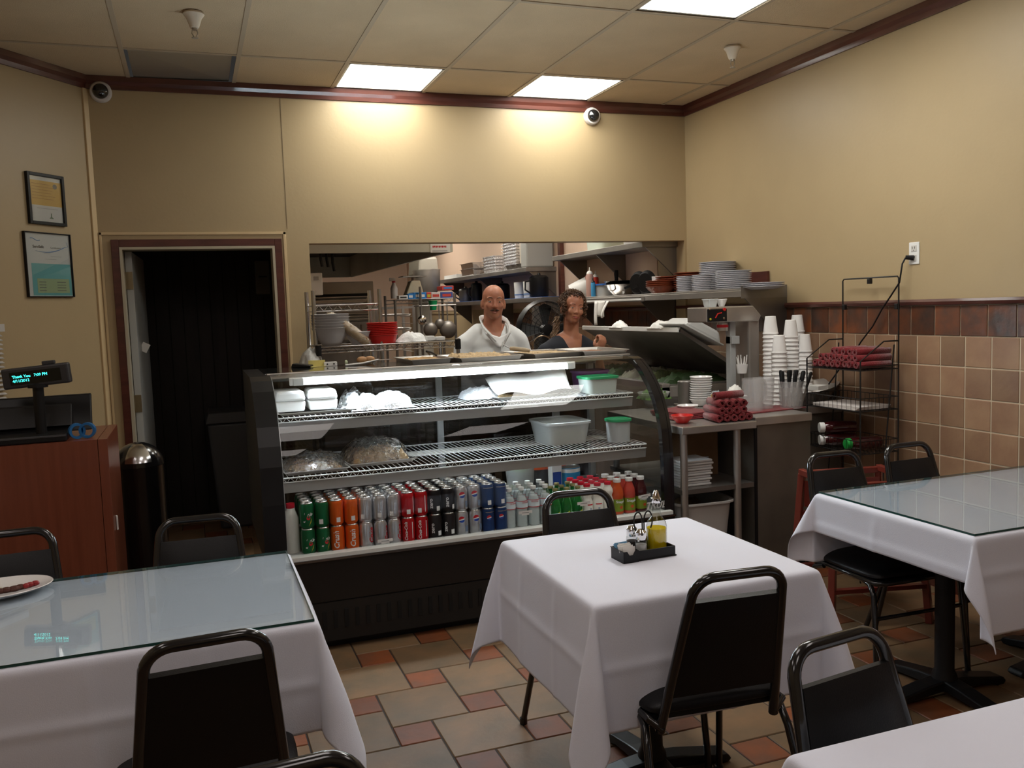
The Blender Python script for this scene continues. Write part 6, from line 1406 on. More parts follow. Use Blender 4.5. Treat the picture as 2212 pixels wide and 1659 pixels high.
# plates
def plate_proto(r, m, h=.018):
    t = thing('dinner_plate', 'x', 'plate'); bm = B(); lathe(bm, [(0, .002), (r*.55, .002), (r*.58, 0), (r*.62, .002), (r, h), (r, h+.003), (r*.62, .007), (0, .006)], 32); obj('plate_body', bm, m, t, ang=50); return t
def stack(px, pyb, n, r, m, dz, nm, X=3.44, grp='', kind='plate', proto=None):
    q = PX(px, pyb, X); p = proto or plate_proto(r, m); 
    for k in range(n):
        loc = (X+random.uniform(-.002, .002), q.y, ZS+.002+dz*k); lab = '%s, %s from the top of the %s' % (nm[0], ORD[n-1-k] if n-1-k < 20 else 'lowest', nm[1])
        if k == 0: p.location = loc; p['label'] = lab; p['group'] = grp
        else: dup(p, loc, 0, lab)
M_pl = mat('plate_white', (.60, .60, .64), .2, coat=.3)
stack(1550, 625, 16, .128, M_pl, .0125, ('large white plate', 'tallest plate stack'), 3.49, 'white plates in the tallest stack')
stack(1585, 625, 10, .118, M_pl, .0125, ('white plate', 'plate stack right of the tallest one'), 3.40, 'white plates right of the tallest stack')
stack(1517, 632, 9, .072, M_pl, .0125, ('side plate', 'right one of the two small plate stacks'), 3.36, 'small side plates, right stack')
stack(1481, 634, 9, .066, M_pl, .0125, ('side plate', 'left one of the two small plate stacks'), 3.36, 'small side plates, left stack')
stack(1648, 622, 3, .135, M_pl, .0115, ('wide white plate', 'low stack at the shelf end'), 3.42, 'wide white plates at the shelf end')
stack(1495, 605, 9, .135, M_terra, .0165, ('terracotta plate', 'brown plate stack behind the side plates'), 3.50, 'terracotta plates in the right stack')
stack(1447, 615, 8, .125, M_terra, .0165, ('terracotta plate', 'brown plate stack behind the bowls'), 3.50, 'terracotta plates in the left stack')
q = PX(1428, 636, 3.38); b0 = bowl('terracotta_bowl', 'terracotta bowl, lowest of the stack on the steel shelf', (3.38, q.y, ZS+.002), .115, .06, M_terra, 'terracotta bowls')
for k in range(1, 4): dup(b0, (3.38, q.y, ZS+.002+.014*k), 0, 'terracotta bowl, %s up in the stack on the steel shelf' % ORD[k])
for i, (px, py) in enumerate(((1396, 602), (1418, 607))):
    q = PX(px, py, 3.40); t = thing('white_mug', 'small white mug on top of the bowls, '+('left one' if i == 0 else 'right one'), 'mug', (3.40, q.y, q.z-.035), group='white mugs on the steel shelf'); bm = B(); lathe(bm, [(0, 0), (.032, 0), (.034, .004), (.036, .07), (.033, .07), (.031, .006), (0, .006)], 20); obj('mug_body', bm, M_ceram, t)
    bm = B(); lathe(bm, [(0, ZS+.002-(q.z-.035)), (.04, ZS+.002-(q.z-.035)), (.045, -.004), (0, -.002)], 20); obj('saucer_stack', bm, M_black, t)
q = PX(1345, 636, 3.42); b1 = bowl('steel_bowl', 'shiny steel bowl on the shelf, lower one of the nested pair', (3.42, q.y, ZS+.002), .15, .10, M_chrome, 'nested steel bowls'); dup(b1, (3.42, q.y, ZS+.03), 0, 'shiny steel bowl on the shelf, upper one of the nested pair')
for k, (px, r, h) in enumerate(((1380, .10, .12), (1398, .11, .09))):
    q = PX(px, 640, 3.38); t = thing('black_pan', 'black pan standing on edge beside the steel bowls, '+('front one' if k else 'rear one'), 'pan', (3.36, q.y, ZS+.10), rot=(pi/2, .2, 1.9), group='black pans on the steel shelf'); bm = B(); lathe(bm, [(0, 0), (.075, 0), (.098, .03), (.094, .03), (.072, .005), (0, .005)], 24); obj('pan_body', bm, M_black, t); bm = B(); rbar(bm, (.09, 0, .02), (.16, 0, .03), .018, .01); obj('handle', bm, M_black, t)
q = PX(1327, 600, 3.5); t = thing('grinder', 'tall black pepper grinder behind the steel bowls', 'grinder', (3.52, q.y, ZS)); bm = B(); lathe(bm, [(0, 0), (.025, 0), (.022, .1), (.016, .16), (.02, .2), (.018, .235), (0, .24)], 18); obj('grinder_body', bm, M_black, t)
q = PX(1258, 620, 3.42); t = thing('plastic_pail', 'white plastic pail lying on the steel shelf above the woman', 'pail', (3.40, q.y, ZS+.09), rot=(radians(70), 0, radians(60))); bm = B(); lathe(bm, [(0, -.09), (.075, -.09), (.09, .09), (.095, .09), (.095, .10), (.085, .10)], 28); obj('pail_body', bm, mat('pail_plastic', (.66, .66, .64), .35), t); bm = B(); lathe(bm, [(.096, .082), (.097, .10), (.08, .102), (0, .10)], 28); obj('pail_lid', bm, mat('pink_lid', (.55, .25, .20), .4), t)
def squeeze(px, py, X, h, r, m, capm, label):
    q = PX(px, py, X); t = thing('squeeze_bottle', label, 'bottle', (X, q.y, ZS+.002)); bm = B(); lathe(bm, [(0, 0), (r, 0), (r*1.02, .01), (r, h*.72), (r*.8, h*.78)], 22); obj('bottle_body', bm, m, t); bm = B(); lathe(bm, [(r*.82, h*.76), (r*.85, h*.80), (r*.6, h*.86), (.006, h*.88), (.003, h), (0, h)], 16); obj('nozzle', bm, capm, t); return t
squeeze(1275, 645, 3.32, .27, .033, mat('pinkish_sauce', (.42, .25, .21), .4), M_frost if False else mat('nozzle_white', (.7, .68, .64), .4), 'squeeze bottle of pinkish sauce on the steel shelf')
squeeze(1287, 640, 3.42, .24, .03, mat('red_sauce', (.42, .03, .02), .35), MATS['nozzle_white'], 'red sauce bottle behind the pinkish squeeze bottle')
squeeze(1282, 645, 3.30, .17, .02, mat('blue_label_bottle', (.04, .25, .5), .4), M_black, 'small blue-labelled bottle in front of the red sauce')
q = PX(1310, 642, 3.4); tub('food_container', (3.40, q.y, ZS+.002), .16, .22, .11, M_tubc, mat('blue_rim', (.03, .12, .4), .4), 'clear container with blue rim between bottles and steel bowls', mat('wood_stick', (.45, .28, .12), .6), .03)
# ticket rail with order slips
a = PX(1262, 652, 3.235); b = PX(1384, 648, 3.235); t = thing('ticket_rail', 'white and steel ticket rail on the edge of the long shelf', 'rail', (0, 0, 0))
bm = B(); box(bm, 3.24, b.y, ZS-.045, 3.268, a.y, ZS-.01); obj('rail_body', bm, M_alu, t, smooth=False)
bm = B(); box(bm, 3.234, b.y, ZS-.035, 3.24, a.y, ZS-.020); obj('white_strip', bm, M_white, t, smooth=False)
for k, (px, w2, h2, lab) in enumerate(((1298, .17, .13, 'broad white order slip hanging from the ticket rail'), (1290, .06, .20, 'long white order slip hanging lowest beside the woman'), (1316, .045, .14, 'narrow curling order slip at the right end of the ticket rail'))):
    q = PX(px, 660, 3.236); bm = B(); G = []
    for i in range(9): f = i/8; G.append([bm.verts.new((-.02*sin(f*2.2)*(2.0 if k == 2 else .5), s*w2/2+(.05*f*f if k == 2 else 0), -h2*f)) for s in (-1, 1)])
    for i in range(8): bm.faces.new((G[i][0], G[i][1], G[i+1][1], G[i+1][0]))
    tag(obj('order_slip', bm, M_paper, loc=(3.232-.004*k, q.y, ZS-.03), solid=.0006), lab, 'paper', 'order slips')
# refrigerated pizza prep lid, propped open
za = PX(1252, 722, 3.02); zb = PX(1466, 718, 3.02)
def pl(px, py, X): return PX(px, py, X)
t = thing('prep_unit', 'steel refrigerated prep unit with its long lid propped open', 'prep unit', (0, 0, 0))
ya, yb = 5.0, 6.35; XL, zl = 3.0, 1.30
e1 = PX(1466, 716, XL); zl = e1.z; ya = e1.y; yb = ya+1.5
A_, B_ = Vector((XL, ya, zl)), Vector((XR-.12, ya-.0, 1.02))
bm = B(); prism(bm, [(XL, zl), (XL+.012, zl+.022), (XR-.06, 1.04), (XR-.08, 1.02)], ya, yb, 'y'); obj('lid', bm, M_steeld, t, smooth=False)
bm = B(); box(bm, XL-.008, ya, zl-.006, XL+.016, yb, zl+.026); obj('lid_edge', bm, M_white, t, smooth=False, bevel=.003)
bm = B(); box(bm, 2.84, ya-.05, .1, XR-.02, yb+.3, .93); obj('cabinet', bm, M_steeld, t, smooth=False)
bm = B(); box(bm, 2.84, ya-.05, .93, 2.90, yb+.3, 1.02); box(bm, 2.84, ya-.05, .93, XR-.02, ya, 1.0); box(bm, XR-.12, ya-.05, .93, XR-.02, yb+.3, 1.03); obj('rim', bm, M_steel, t, smooth=False, bevel=.003)
for k in range(5):
    y_ = ya+.08+.29*k; bm = B(); prism(bm, [(2.93, .94), (3.47, .94), (3.49, 1.0), (2.91, 1.0)], y_, y_+.22, 'y'); pn = obj('pan', bm, M_steel, t, smooth=False)
    bm = slab(.48, .18, .05, 0, .03, n=14, seed=k); o = obj('pan_contents', bm, (mat('greens', (.02, .05, .008), .7, var=.5, vscale=40), mat('greens2', (.06, .07, .02), .7, var=.6, vscale=40), mat('pale_veg', (.16, .15, .10), .7, var=.3, vscale=30))[k % 3], pn, loc=(3.2, y_+.11, 1.0)); o['kind'] = 'stuff'
e2 = PX(1490, 700, 3.12); t = thing('plastic_tray_lid', 'big white plastic tub lying upside down on the open lid', 'tub', (3.14, e1.y+.08, PX(1488, 722, 3.14).z), rot=(0, radians(26), radians(4)))
bm = B(); prism(bm, [(-.16, 0), (.17, 0), (.12, .075), (-.11, .075)], -.13, .13, 'y'); obj('tub_body', bm, mat('milky_plastic', (.66, .66, .65), .4), t, smooth=False, bevel=.02); bm = B(); box(bm, -.175, -.145, -.004, .18, .145, .006); obj('tub_rim', bm, MATS['milky_plastic'], t, smooth=False, bevel=.004)
for k, (px, lab) in enumerate(((1425, 'small crumpled white bag on the open lid, beside the white tub'), (1340, 'crumpled white bag on the open lid behind the woman'))):
    q = PX(px, 718, XL+.03); bm = B(); heap(bm, 0, 0, 0, .10, .22, .045, n=16, seed=k+3, crumple=.02, fr=20); tag(obj('plastic_bag', bm, M_paper, ang=50, loc=(XL+.03, min(q.y, yb-.12), zl+.018)), lab, 'bag')
q = Vector((2.62, 4.72, ZT)); bowl('salad_bowl', 'clear bowl of green salad on the steel counter', (2.70, 4.86, ZT+.002), .10, .09, mat('bowl_clear', (.5, .5, .48), .2, alpha=.4), None)
bm = B(); heap(bm, 0, 0, 0, .17, .17, .05, n=20, seed=6, crumple=.03, fr=45); o = tag(obj('salad_greens', bm, mat('salad', (.10, .20, .03), .6, var=.6, vscale=60, col2=(.02, .06, .01)), ang=40, loc=(2.70, 4.86, ZT+.055)), 'chopped green salad in the clear bowl', 'salad'); o['kind'] = 'stuff'
# things under the steel table
t = thing('paper_pile', 'stack of white foam clamshell boxes on the undershelf', 'boxes', (2.50, 4.15, .556)); 
t['label'] = 'white foam clamshell box, lowest of the pile on the undershelf'; t['group'] = 'clamshell boxes'; t.name = 'clamshell_box'; t['category'] = 'box'; bm = B(); box(bm, -.10, -.09, 0, .10, .09, .012); box(bm, -.095, -.085, .013, .095, .085, .026); obj('box_body', bm, mat('dull_white', (.55, .55, .56), .5), t, smooth=False, bevel=.004)
for k in range(1, 5): dup(t, (2.50+.004*k, 4.15, .556+.028*k), 0, 'white foam clamshell box, %s up in the pile on the undershelf' % ORD[k])
t = thing('cardboard_box', 'brown cardboard box with a white label on the undershelf', 'box', (2.69, 4.42, .556), radians(-6)); bm = B(); box(bm, -.11, -.13, 0, .11, .13, .27); obj('box_body', bm, M_card, t, smooth=False, bevel=.003)
bm = B(); box(bm, -.03, -.1315, .03, .05, -.130, .11); lb = obj('shipping_label', bm, mat('label_grey', (.45, .45, .46), .6), t, smooth=False)
bm = B(); box(bm, -.018, -.1325, .075, .038, -.1315, .09); box(bm, -.018, -.1325, .05, .030, -.1315, .065); obj('print_line', bm, INK_G, lb, smooth=False)
t = thing('bus_tub', 'grey plastic bus tub with scraps under the steel table', 'tub', (2.56, 4.27, .171), radians(-3))
bm = B(); rings = []; N = 28
def rr(w_, d_): return [(w_*(abs(cos(a))**.35)*(1 if cos(a) >= 0 else -1), d_*(abs(sin(a))**.35)*(1 if sin(a) >= 0 else -1)) for a in [2*pi*(k+.5)/N for k in range(N)]]
for w_, d_, z in ((.145, .23, 0), (.17, .26, .29), (.185, .275, .29), (.185, .275, .30), (.165, .255, .298), (.14, .225, .01)): rings.append([bm.verts.new((x, y, z)) for x, y in rr(w_, d_)])
bm.faces.new(rings[0]); bm.faces.new(rings[-1])
for a, b in zip(rings, rings[1:]):
    for i in range(N): bm.faces.new((a[i], a[(i+1) % N], b[(i+1) % N], b[i]))
obj('tub_body', bm, mat('tub_grey', (.42, .41, .40), .5), t, ang=40)
bm = B(); heap(bm, 0, 0, .14, .24, .36, .12, n=18, seed=5, crumple=.05, fr=14); o = obj('scraps', bm, mat('scraps', (.35, .28, .16), .8, var=.8, vscale=14, col2=(.12, .05, .03)), t, ang=40); o['kind'] = 'stuff'
for k, (x, y, rz, m, lab) in enumerate(((2.72, 4.62, .4, mat('magenta_bag', (.35, .01, .07), .5), 'red and white supply bag behind the grey tub'), (2.55, 4.70, -.2, mat('yellow_bag', (.4, .3, .05), .6), 'yellowish box at the back under the steel table'))):
    t = thing('supply_box', lab, 'box', (x, y, .171), rz); bm = B(); box(bm, -.07, -.09, 0, .07, .09, .30-.1*k); obj('box_body', bm, m, t, smooth=False, bevel=.006); bm = B(); box(bm, -.0705, -.06, .05, -.07, .06, .10); box(bm, -.06, -.0905, .03, .06, -.09, .09); obj('white_print', bm, INK_W, t, smooth=False)
# ---- black wire rack
def RX(px, py, X): return PX(px, py, X)
t = thing('wire_display_rack', 'tall black wire rack with napkins and jars against the tiled wall', 'rack', (0, 0, 0))
yN, yF, xF, xB = 3.73, 4.16, 3.31, 3.565; zt = PX(1882, 600, xB).z
bm = B(); R_ = .0042
tube(bm, [(xB, yF, 0), (xB, yF, zt-.01), (xB, yF-.01, zt), (xB, yN+.01, zt), (xB, yN, zt-.01), (xB, yN, 0)], R_, 8); obj('back_frame', bm, M_wireb, t)
for y in (yN, yF):
    bm = B(); tube(bm, [(xB, y, 1.30), (xB-.10, y, 1.30), (xF, y, 1.20), (xF, y, 0)], R_, 8); tube(bm, [(xB, y, 1.17), (xF, y, 1.17)], .003, 6); obj('side_frame', bm, M_wireb, t)
    bm = B(); tube(bm, [(xB-.03, y, 1.28), (xF+.10, y, .05)], R_*.9, 8); obj('brace', bm, M_wireb, t)
def wire_tray(z, lip, back=.0, slope=.0):
    bm = B(); zf, zk = z-slope, z+slope*.3
    for y in (yN, yF): tube(bm, [(xF, y, zf), (xB, y, zk)], .003, 6); tube(bm, [(xF, y, zf+lip), (xB, y, zk+lip)], .0025, 6)
    for x_, zz in ((xF, zf), (xB, zk)): tube(bm, [(x_, yN, zz), (x_, yF, zz)], .003, 6); tube(bm, [(x_, yN, zz+lip), (x_, yF, zz+lip)], .0025, 6)
    for i in range(1, 12): y = yN+(yF-yN)*i/12; tube(bm, [(xF, y, zf+lip), (xF, y, zf), (xB, y, zk), (xB, y, zk+lip)], .0016, 5)
    for i in range(1, 10): x = xF+(xB-xF)*i/10; zz = zf+(zk-zf)*i/10; tube(bm, [(x, yN, zz+lip), (x, yN, zz), (x, yF, zz), (x, yF, zz+lip)], .0014, 5)
    obj('wire_tray', bm, M_wireb, t)
for z, l in ((1.15, .0), (.93, .07), (.70, .07), (.42, .08), (.12, .06)): wire_tray(z, l)
for y, z in (((yN+yF)/2, zt-.018), (yF-.012, zt-.16), (yN+.012, zt-.16)):
    bm = B(); box(bm, xB-.01, y-.012, z-.016, xB+.01, y+.012, z+.014); obj('clip', bm, M_wireb, t, smooth=False, bevel=.003)
k = 0; lays = [(1.178, 8, xF-.0), (1.212, 7, xF+.01), (1.245, 5, xF+.03)]
for li, (z, n_, xs0) in enumerate(lays):
    for i in range(n_):
        o = r0.copy(); COL.objects.link(o); o.location = (xs0+random.uniform(0, .01), yN+.04+.046*i+(.02*li), z); o.rotation_euler = (random.uniform(0, 6), 0, random.uniform(-.06, .06)); o.scale = (1.2, 1, .9)
        tag(o, 'rolled red napkin on the black wire rack, %s layer, %s from the near side' % (('bottom', 'middle', 'top')[li], ORD[i]), 'napkin', 'red napkins on the wire rack')
bm = B(); 
for k in range(4):
    bm = B(); box(bm, -.115, -.17, 0, .115, .17, .004); tag(obj('menu_sheet', bm, mat('menu_paper', (.62, .58, .56), .5), smooth=False, loc=(3.43+.002*k, 3.945, .9335+.0046*k), rz=.03*k), 'white menu on the upper wire tray, %s from the bottom' % ORD[k], 'menu', 'menus on the upper wire tray')
for k in range(4):
    bm = B(); box(bm, -.115, -.17, 0, .115, .17, .004); tag(obj('menu_sheet', bm, MATS['menu_paper'], smooth=False, loc=(3.43, 3.95, .4235+.0046*k), rz=.04*k), 'white menu on the low wire tray, %s from the bottom' % ORD[k], 'menu', 'menus on the low wire tray')
M_sauce = mat('dark_red_sauce', (.05, .006, .008), .1, coat=.8)
for k, (z, y, capm, lab, X_) in enumerate(((.742, 4.05, M_white, 'lying sauce jar with white cap, lower one on the wire rack', xF-.0), (.812, 4.05, M_white, 'lying sauce jar with white cap, upper one on the wire rack', xF-.0), (.742, 3.86, mat('green_cap', (.02, .35, .06), .4), 'lying sauce jar with green cap on the wire rack', xF+.02))):
    t2 = thing('sauce_jar', lab, 'jar', (X_, y, z), rot=(0, pi/2, radians(-22 if k < 2 else -10)), group='sauce jars on the wire rack')
    bm = B(); lathe(bm, [(.025, .02), (.028, .03), (.034, .055), (.035, .07), (.034, .19), (.03, .2), (0, .2)], 24); obj('jar_body', bm, M_sauce, t2)
    bm = B(); lathe(bm, [(0, -.005), (.027, -.005), (.029, 0), (.029, .022), (.025, .024)], 24); obj('jar_cap', bm, capm, t2)
# ---- mahogany high chair / stand behind the right table
t = thing('wooden_high_chair', 'reddish wooden restaurant high chair beside the black wire rack', 'high chair', (3.0, 3.40, 0), radians(-14))
MW = mat('mahogany_chair', (.17, .028, .018), .35, coat=.4); w_, d_ = .22, .19; zt = .665
for sx in (-1, 1):
    for sy in (-1, 1):
        bm = B(); rbar(bm, (sx*w_*1.1, sy*d_*1.15, 0), (sx*w_*.92, sy*d_*.92, zt), .032); obj('leg', bm, MW, t, smooth=False, bevel=.003)
for sy in (-1, 1):
    bm = B(); rbar(bm, (-w_*.98, sy*d_*.93, zt), (w_*.98, sy*d_*.93, zt), .03, .03); obj('arm_rail', bm, MW, t, smooth=False, bevel=.003)
    bm = B(); rbar(bm, (-w_, sy*d_, .46), (w_, sy*d_, .46), .03, .02); obj('side_rail', bm, MW, t, smooth=False); bm = B(); rbar(bm, (-w_*1.06, sy*d_*1.1, .18), (w_*1.06, sy*d_*1.1, .18), .03, .02); obj('stretcher', bm, MW, t, smooth=False)
for sx in (-1, 1):
    bm = B(); rbar(bm, (sx*w_*.93, -d_*.95, zt+.01), (sx*w_*.93, d_*.95, zt+.01), .03, .03); obj('tray_rail', bm, MW, t, smooth=False, bevel=.003)
bm = B(); box(bm, -w_*.9, -d_*.9, .45, w_*.9, d_*.9, .465); obj('seat', bm, MW, t, smooth=False)
bm = B(); box(bm, -w_*.9, d_*.80, .50, w_*.9, d_*.86, .63); obj('back_panel', bm, MW, t, smooth=False)
# ================================================================== KITCHEN BEYOND THE OPENING
HX0, HX1, HY0, HY1, HZ = .80, 2.10, 7.15, 12.0, 2.03
t = thing('exhaust_hood', 'long stainless exhaust hood with a dark open underside in the kitchen', 'hood', (0, 0, 0))
bm = B()
box(bm, HX0, HY0, HZ, HX1, HY0+.03, 2.6); box(bm, HX1-.03, HY0+.03, HZ, HX1, HY1, 2.6); box(bm, HX0, HY1-.03, HZ, HX1-.03, HY1, 2.6); box(bm, HX0, HY0+.03, 2.45, HX1-.03, HY1-.03, 2.6); obj('canopy', bm, mat('hood_steel', (.62, .62, .54), .4, .3, var=.2, vscale=2), t, smooth=False)
bm = B(); box(bm, HX0, HY0+.03, HZ, HX0+.04, HY1-.03, 2.45); box(bm, HX0+.04, HY0+.04, 2.3, HX1-.04, HY1-.04, 2.42); obj('filter_bank', bm, mat('hood_black', (.012, .01, .008), .6), t, smooth=False)  # filters and inner side near-black all over
bm = B()
for k in range(3):
    y = HY0+.12+.08*k; tube(bm, [(HX0+.22+.06*k, y, 2.3), (HX0+.22+.06*k, y, 2.0-.03*(k == 2)), (HX0+.23+.06*k, y, 1.93-.03*(k == 2))], .012, 8)
obj('suppression_pipe', bm, M_black, t)
P = PY(951, 536, HY0-.002); bm = B(); box(bm, P.x-.085, HY0-.004, P.z-.035, P.x+.085, HY0-.0005, P.z+.035); sg = obj('notice_plate', bm, M_paper, t, smooth=False)
bm = B()
for k in range(9): box(bm, P.x-.066+.0135*k, HY0-.0045, P.z+.004+.002*(k % 2), P.x-.056+.0135*k, HY0-.004, P.z+.020)
obj('red_print', bm, INK_R, sg, smooth=False)
bm = B(); box(bm, P.x-.07, HY0-.0045, P.z-.026, P.x+.06, HY0-.004, P.z-.020); obj('print_line', bm, M_grey, sg, smooth=False)
P = PY(682, 614, 7.3); t = thing('control_box', 'plain white box on the wall under the left end of the hood', 'box', (P.x, 7.3, P.z)); bm = B(); box(bm, -.05, -.04, -.09, .05, .04, .09); obj('box_body', bm, M_white, t, smooth=False, bevel=.006); bm = B(); box(bm, -.02, -.043, .03, .02, -.04, .06); obj('switch', bm, mat('switch_grey', (.4, .4, .4), .4), t, smooth=False)
# deck oven
def KB(px0, px1, py0, Y): a, b = PY(px0, py0, Y), PY(px1, py0, Y); return a.x, b.x, a.z
x0, x1, zt = KB(692, 806, 610, 8.6)
t = thing('deck_oven', 'large stainless oven under the hood behind the wire rack', 'oven', (x0, 8.6, 0)); w_ = x1-x0
bm = B(); box(bm, -.2, 0, .25, w_, .9, zt); obj('oven_body', bm, mat('oven_steel', (.52, .47, .42), .35, .5, var=.2, vscale=3), t, smooth=False, bevel=.004)
for sx in (-.16, w_-.04):
    bm = B(); tube(bm, [(sx, .05, 0), (sx, .05, .25)], .025, 8); obj('leg', bm, M_steeld, t)
bm = B(); box(bm, -.18, -.012, zt-.14, w_-.04, 0, zt-.115); obj('vent_slot', bm, M_black, t, smooth=False)
for k in range(3):
    z1_ = zt-.20-.36*k; bm = B(); box(bm, -.18, -.02, z1_-.28, w_-.03, 0, z1_); dr = obj('oven_door', bm, M_steeld, t, smooth=False, bevel=.004); bm = B(); tube(bm, [(-.1, -.05, z1_-.03), (w_-.1, -.05, z1_-.03)], .01, 8); obj('handle', bm, M_chrome, dr)
bm = B(); lathe(bm, [(0, 0), (.02, 0), (.02, .012), (0, .012)], 16, M=Matrix.Translation((w_-.1, -.0, zt-.17)) @ Matrix.Rotation(pi/2, 4, 'X')); obj('badge', bm, M_steeld, t)
# pile of sheet pans on top of a rack in front of the oven
x0, x1, zb = KB(672, 785, 690, 7.9); 
t = thing('sheet_pan', 'x', 'pan', group='shiny sheet pans stacked before the oven'); sheet_pan(t, .5, .4, .022); n_ = 9
for k in range(n_):
    loc = ((x0+x1)/2+random.uniform(-.03, .02), 7.9+random.uniform(-.03, .03), zb+.024*k-.03); lab = 'shiny sheet pan, %s from the top of the pile before the oven' % ORD[n_-1-k]
    if k == 0: t.location = loc; t['label'] = lab
    else: dup(t, loc, random.uniform(-.12, .12), lab)
t = thing('prep_cart', 'steel cart carrying the pile of shiny sheet pans', 'cart', ((x0+x1)/2, 7.9, 0)); bm = B(); box(bm, -.27, -.22, zb-.06, .27, .22, zb-.033); obj('cart_top', bm, M_steeld, t, smooth=False)
for sx in (-.25, .25):
    for sy in (-.2, .2): bm = B(); tube(bm, [(sx, sy, 0), (sx, sy, zb-.06)], .014, 8); obj('leg', bm, M_steeld, t)
# sheet pan rack (rolling) in the middle
x0, x1, zt = KB(812, 893, 662, 9.2)
t = thing('pan_rack', 'open rolling pan rack of pale metal in the middle of the kitchen', 'rack', (x0, 9.2, 0)); w_ = x1-x0
for sx in (0, w_):
    for sy in (0, .5): bm = B(); box(bm, sx-.014, sy-.014, .05, sx+.014, sy+.014, zt); obj('post', bm, M_alu, t, smooth=False)
bm = B()
for z in (zt-.02, .1): 
    for sy in (0, .5): box(bm, 0, sy-.012, z-.012, w_, sy+.012, z+.012)
obj('cross_bar', bm, M_alu, t, smooth=False)
bm = B()
for k in range(16):
    for sx in (.014, w_-.034): box(bm, sx, 0, zt-.12-.075*k, sx+.02, .5, zt-.115-.075*k)
obj('runner', bm, M_alu, t, smooth=False)
for k in range(3): 
    tt = dup(bpy.data.objects['sheet_pan'], (x0+w_/2, 9.45, zt-.11-.15*k), 0, 'sheet pan resting in the rolling pan rack, %s from its top' % ORD[k], 'sheet pans in the rolling rack'); tt.scale = (w_*.92/.5, 1, 1)
for sx in (0, w_):
    bm = B(); lathe(bm, [(0, -.012), (.05, -.012), (.05, .012), (0, .012)], 16, M=Matrix.Translation((sx, 0, .05)) @ Matrix.Rotation(pi/2, 4, 'Y')); obj('caster', bm, M_black, t)
# shelf rack with boxes of wrap
x0, x1, zs = KB(853, 982, 648, 8.3)
t = thing('storage_rack', 'tall dark wire rack with boxes of wrap on its upper deck', 'rack', (0, 0, 0)); metro(t, x0, x1, 8.3, 8.75, zs, M_steeld); metro(t, x0, x1, 8.3, 8.75, zs-.85, M_steeld)
for x, h in ((x0, zs-.0), (x1, zs+.05), ((x0*1.05+x1*.95)/2-.03, zs+.12)): bm = B(); tube(bm, [(x, 8.3, 0), (x, 8.3, h)], .013, 8); obj('post', bm, M_steeld, t)
for x in (x0, x1): bm = B(); tube(bm, [(x, 8.75, 0), (x, 8.75, zs+.05)], .013, 8); obj('post', bm, M_steeld, t)
def wbox(px0, px1, py0, py1, Y, d, m, label, name='wrap_box', cat='box', pr=None):
    a, b = PY(px0, py1, Y), PY(px1, py0, Y); t = thing(name, label, cat, (a.x, Y, a.z)); w_, h_ = b.x-a.x, b.z-a.z; bm = B(); box(bm, 0, 0, 0, w_, d, h_); obj('box_body', bm, m, t, smooth=False, bevel=.003)
    bm = B(); box(bm, w_*.15, -.0015, h_*.3, w_*.85, 0, h_*.7); obj('print_panel', bm, pr or INK_W, t, smooth=False); return t
zdk = PY(900, 648, 8.3)
KBl = mat('box_blue', (.02, .20, .55), .5); KRd = mat('box_red', (.5, .05, .04), .5)
wbox(882, 893, 634, 647, 8.34, .08, KBl, 'narrow blue box at the left of the wrap boxes'); wbox(894, 921, 631, 647, 8.34, .3, KBl, 'wide blue box of bags on the dark rack')
wbox(922, 931, 631, 647, 8.34, .3, KRd, 'red box of wrap beside the blue one', pr=INK_Y); wbox(932, 951, 631, 646, 8.36, .3, mat('box_pale', (.55, .5, .5), .5), 'white and pink box of wrap on the dark rack', pr=KRd)
wbox(952, 978, 630, 645, 8.36, .3, mat('box_navy', (.05, .08, .28), .5), 'dark blue box at the right end of the rack', pr=KRd); wbox(955, 980, 617, 627, 8.5, .2, KRd, 'red tray on top of the dark blue box', pr=KBl)
wbox(862, 881, 638, 647, 8.34, .1, M_white, 'small white roll box left of the blue boxes', pr=INK_G)
P = PY(933, 650, 8.25); t = thing('green_pot', 'small green plastic pot hanging below the wrap boxes', 'pot', (P.x, 8.22, P.z-.09)); bm = B(); lathe(bm, [(0, 0), (.03, 0), (.042, .085), (.046, .085), (.046, .092)], 20); obj('pot_body', bm, mat('pot_green', (.01, .28, .10), .4), t)
bm = B(); rbar(bm, (0, .045, .05), (0, .075, .05), .01); obj('hook', bm, M_wireb, t)
# pendant kitchen scale
P = PY(878, 645, 8.9); t = thing('kitchen_scale', 'cream platform scale standing on the rack beside the wrap boxes', 'scale', (P.x, 8.6, P.z))
bm = B(); prism(bm, [(-.10, 0), (.10, 0), (.06, .17), (-.03, .17)], -.07, .07, 'y'); obj('scale_body', bm, mat('scale_cream', (.42, .36, .24), .5), t, smooth=False, bevel=.01); bm = B(); box(bm, -.12, -.1, .205, .12, .1, .215); tube(bm, [(0, 0, .17), (0, 0, .21)], .012, 8); obj('platform', bm, M_steeld, t, smooth=False)
P = PY(852, 645, 8.5); t = thing('spray_bottle', 'pale spray bottle with a red ring beside the scale', 'bottle', (P.x, 8.5, P.z)); bm = B(); lathe(bm, [(0, 0), (.035, 0), (.035, .1), (.015, .15), (.015, .17)], 16); obj('bottle_body', bm, mat('spray_pale', (.55, .52, .5), .4), t); bm = B(); lathe(bm, [(.016, .155), (.018, .157), (.018, .17), (.012, .172)], 12); obj('red_ring', bm, INK_R, t); bm = B(); box(bm, -.04, -.01, .17, .015, .01, .2); obj('trigger', bm, M_white, t, smooth=False)
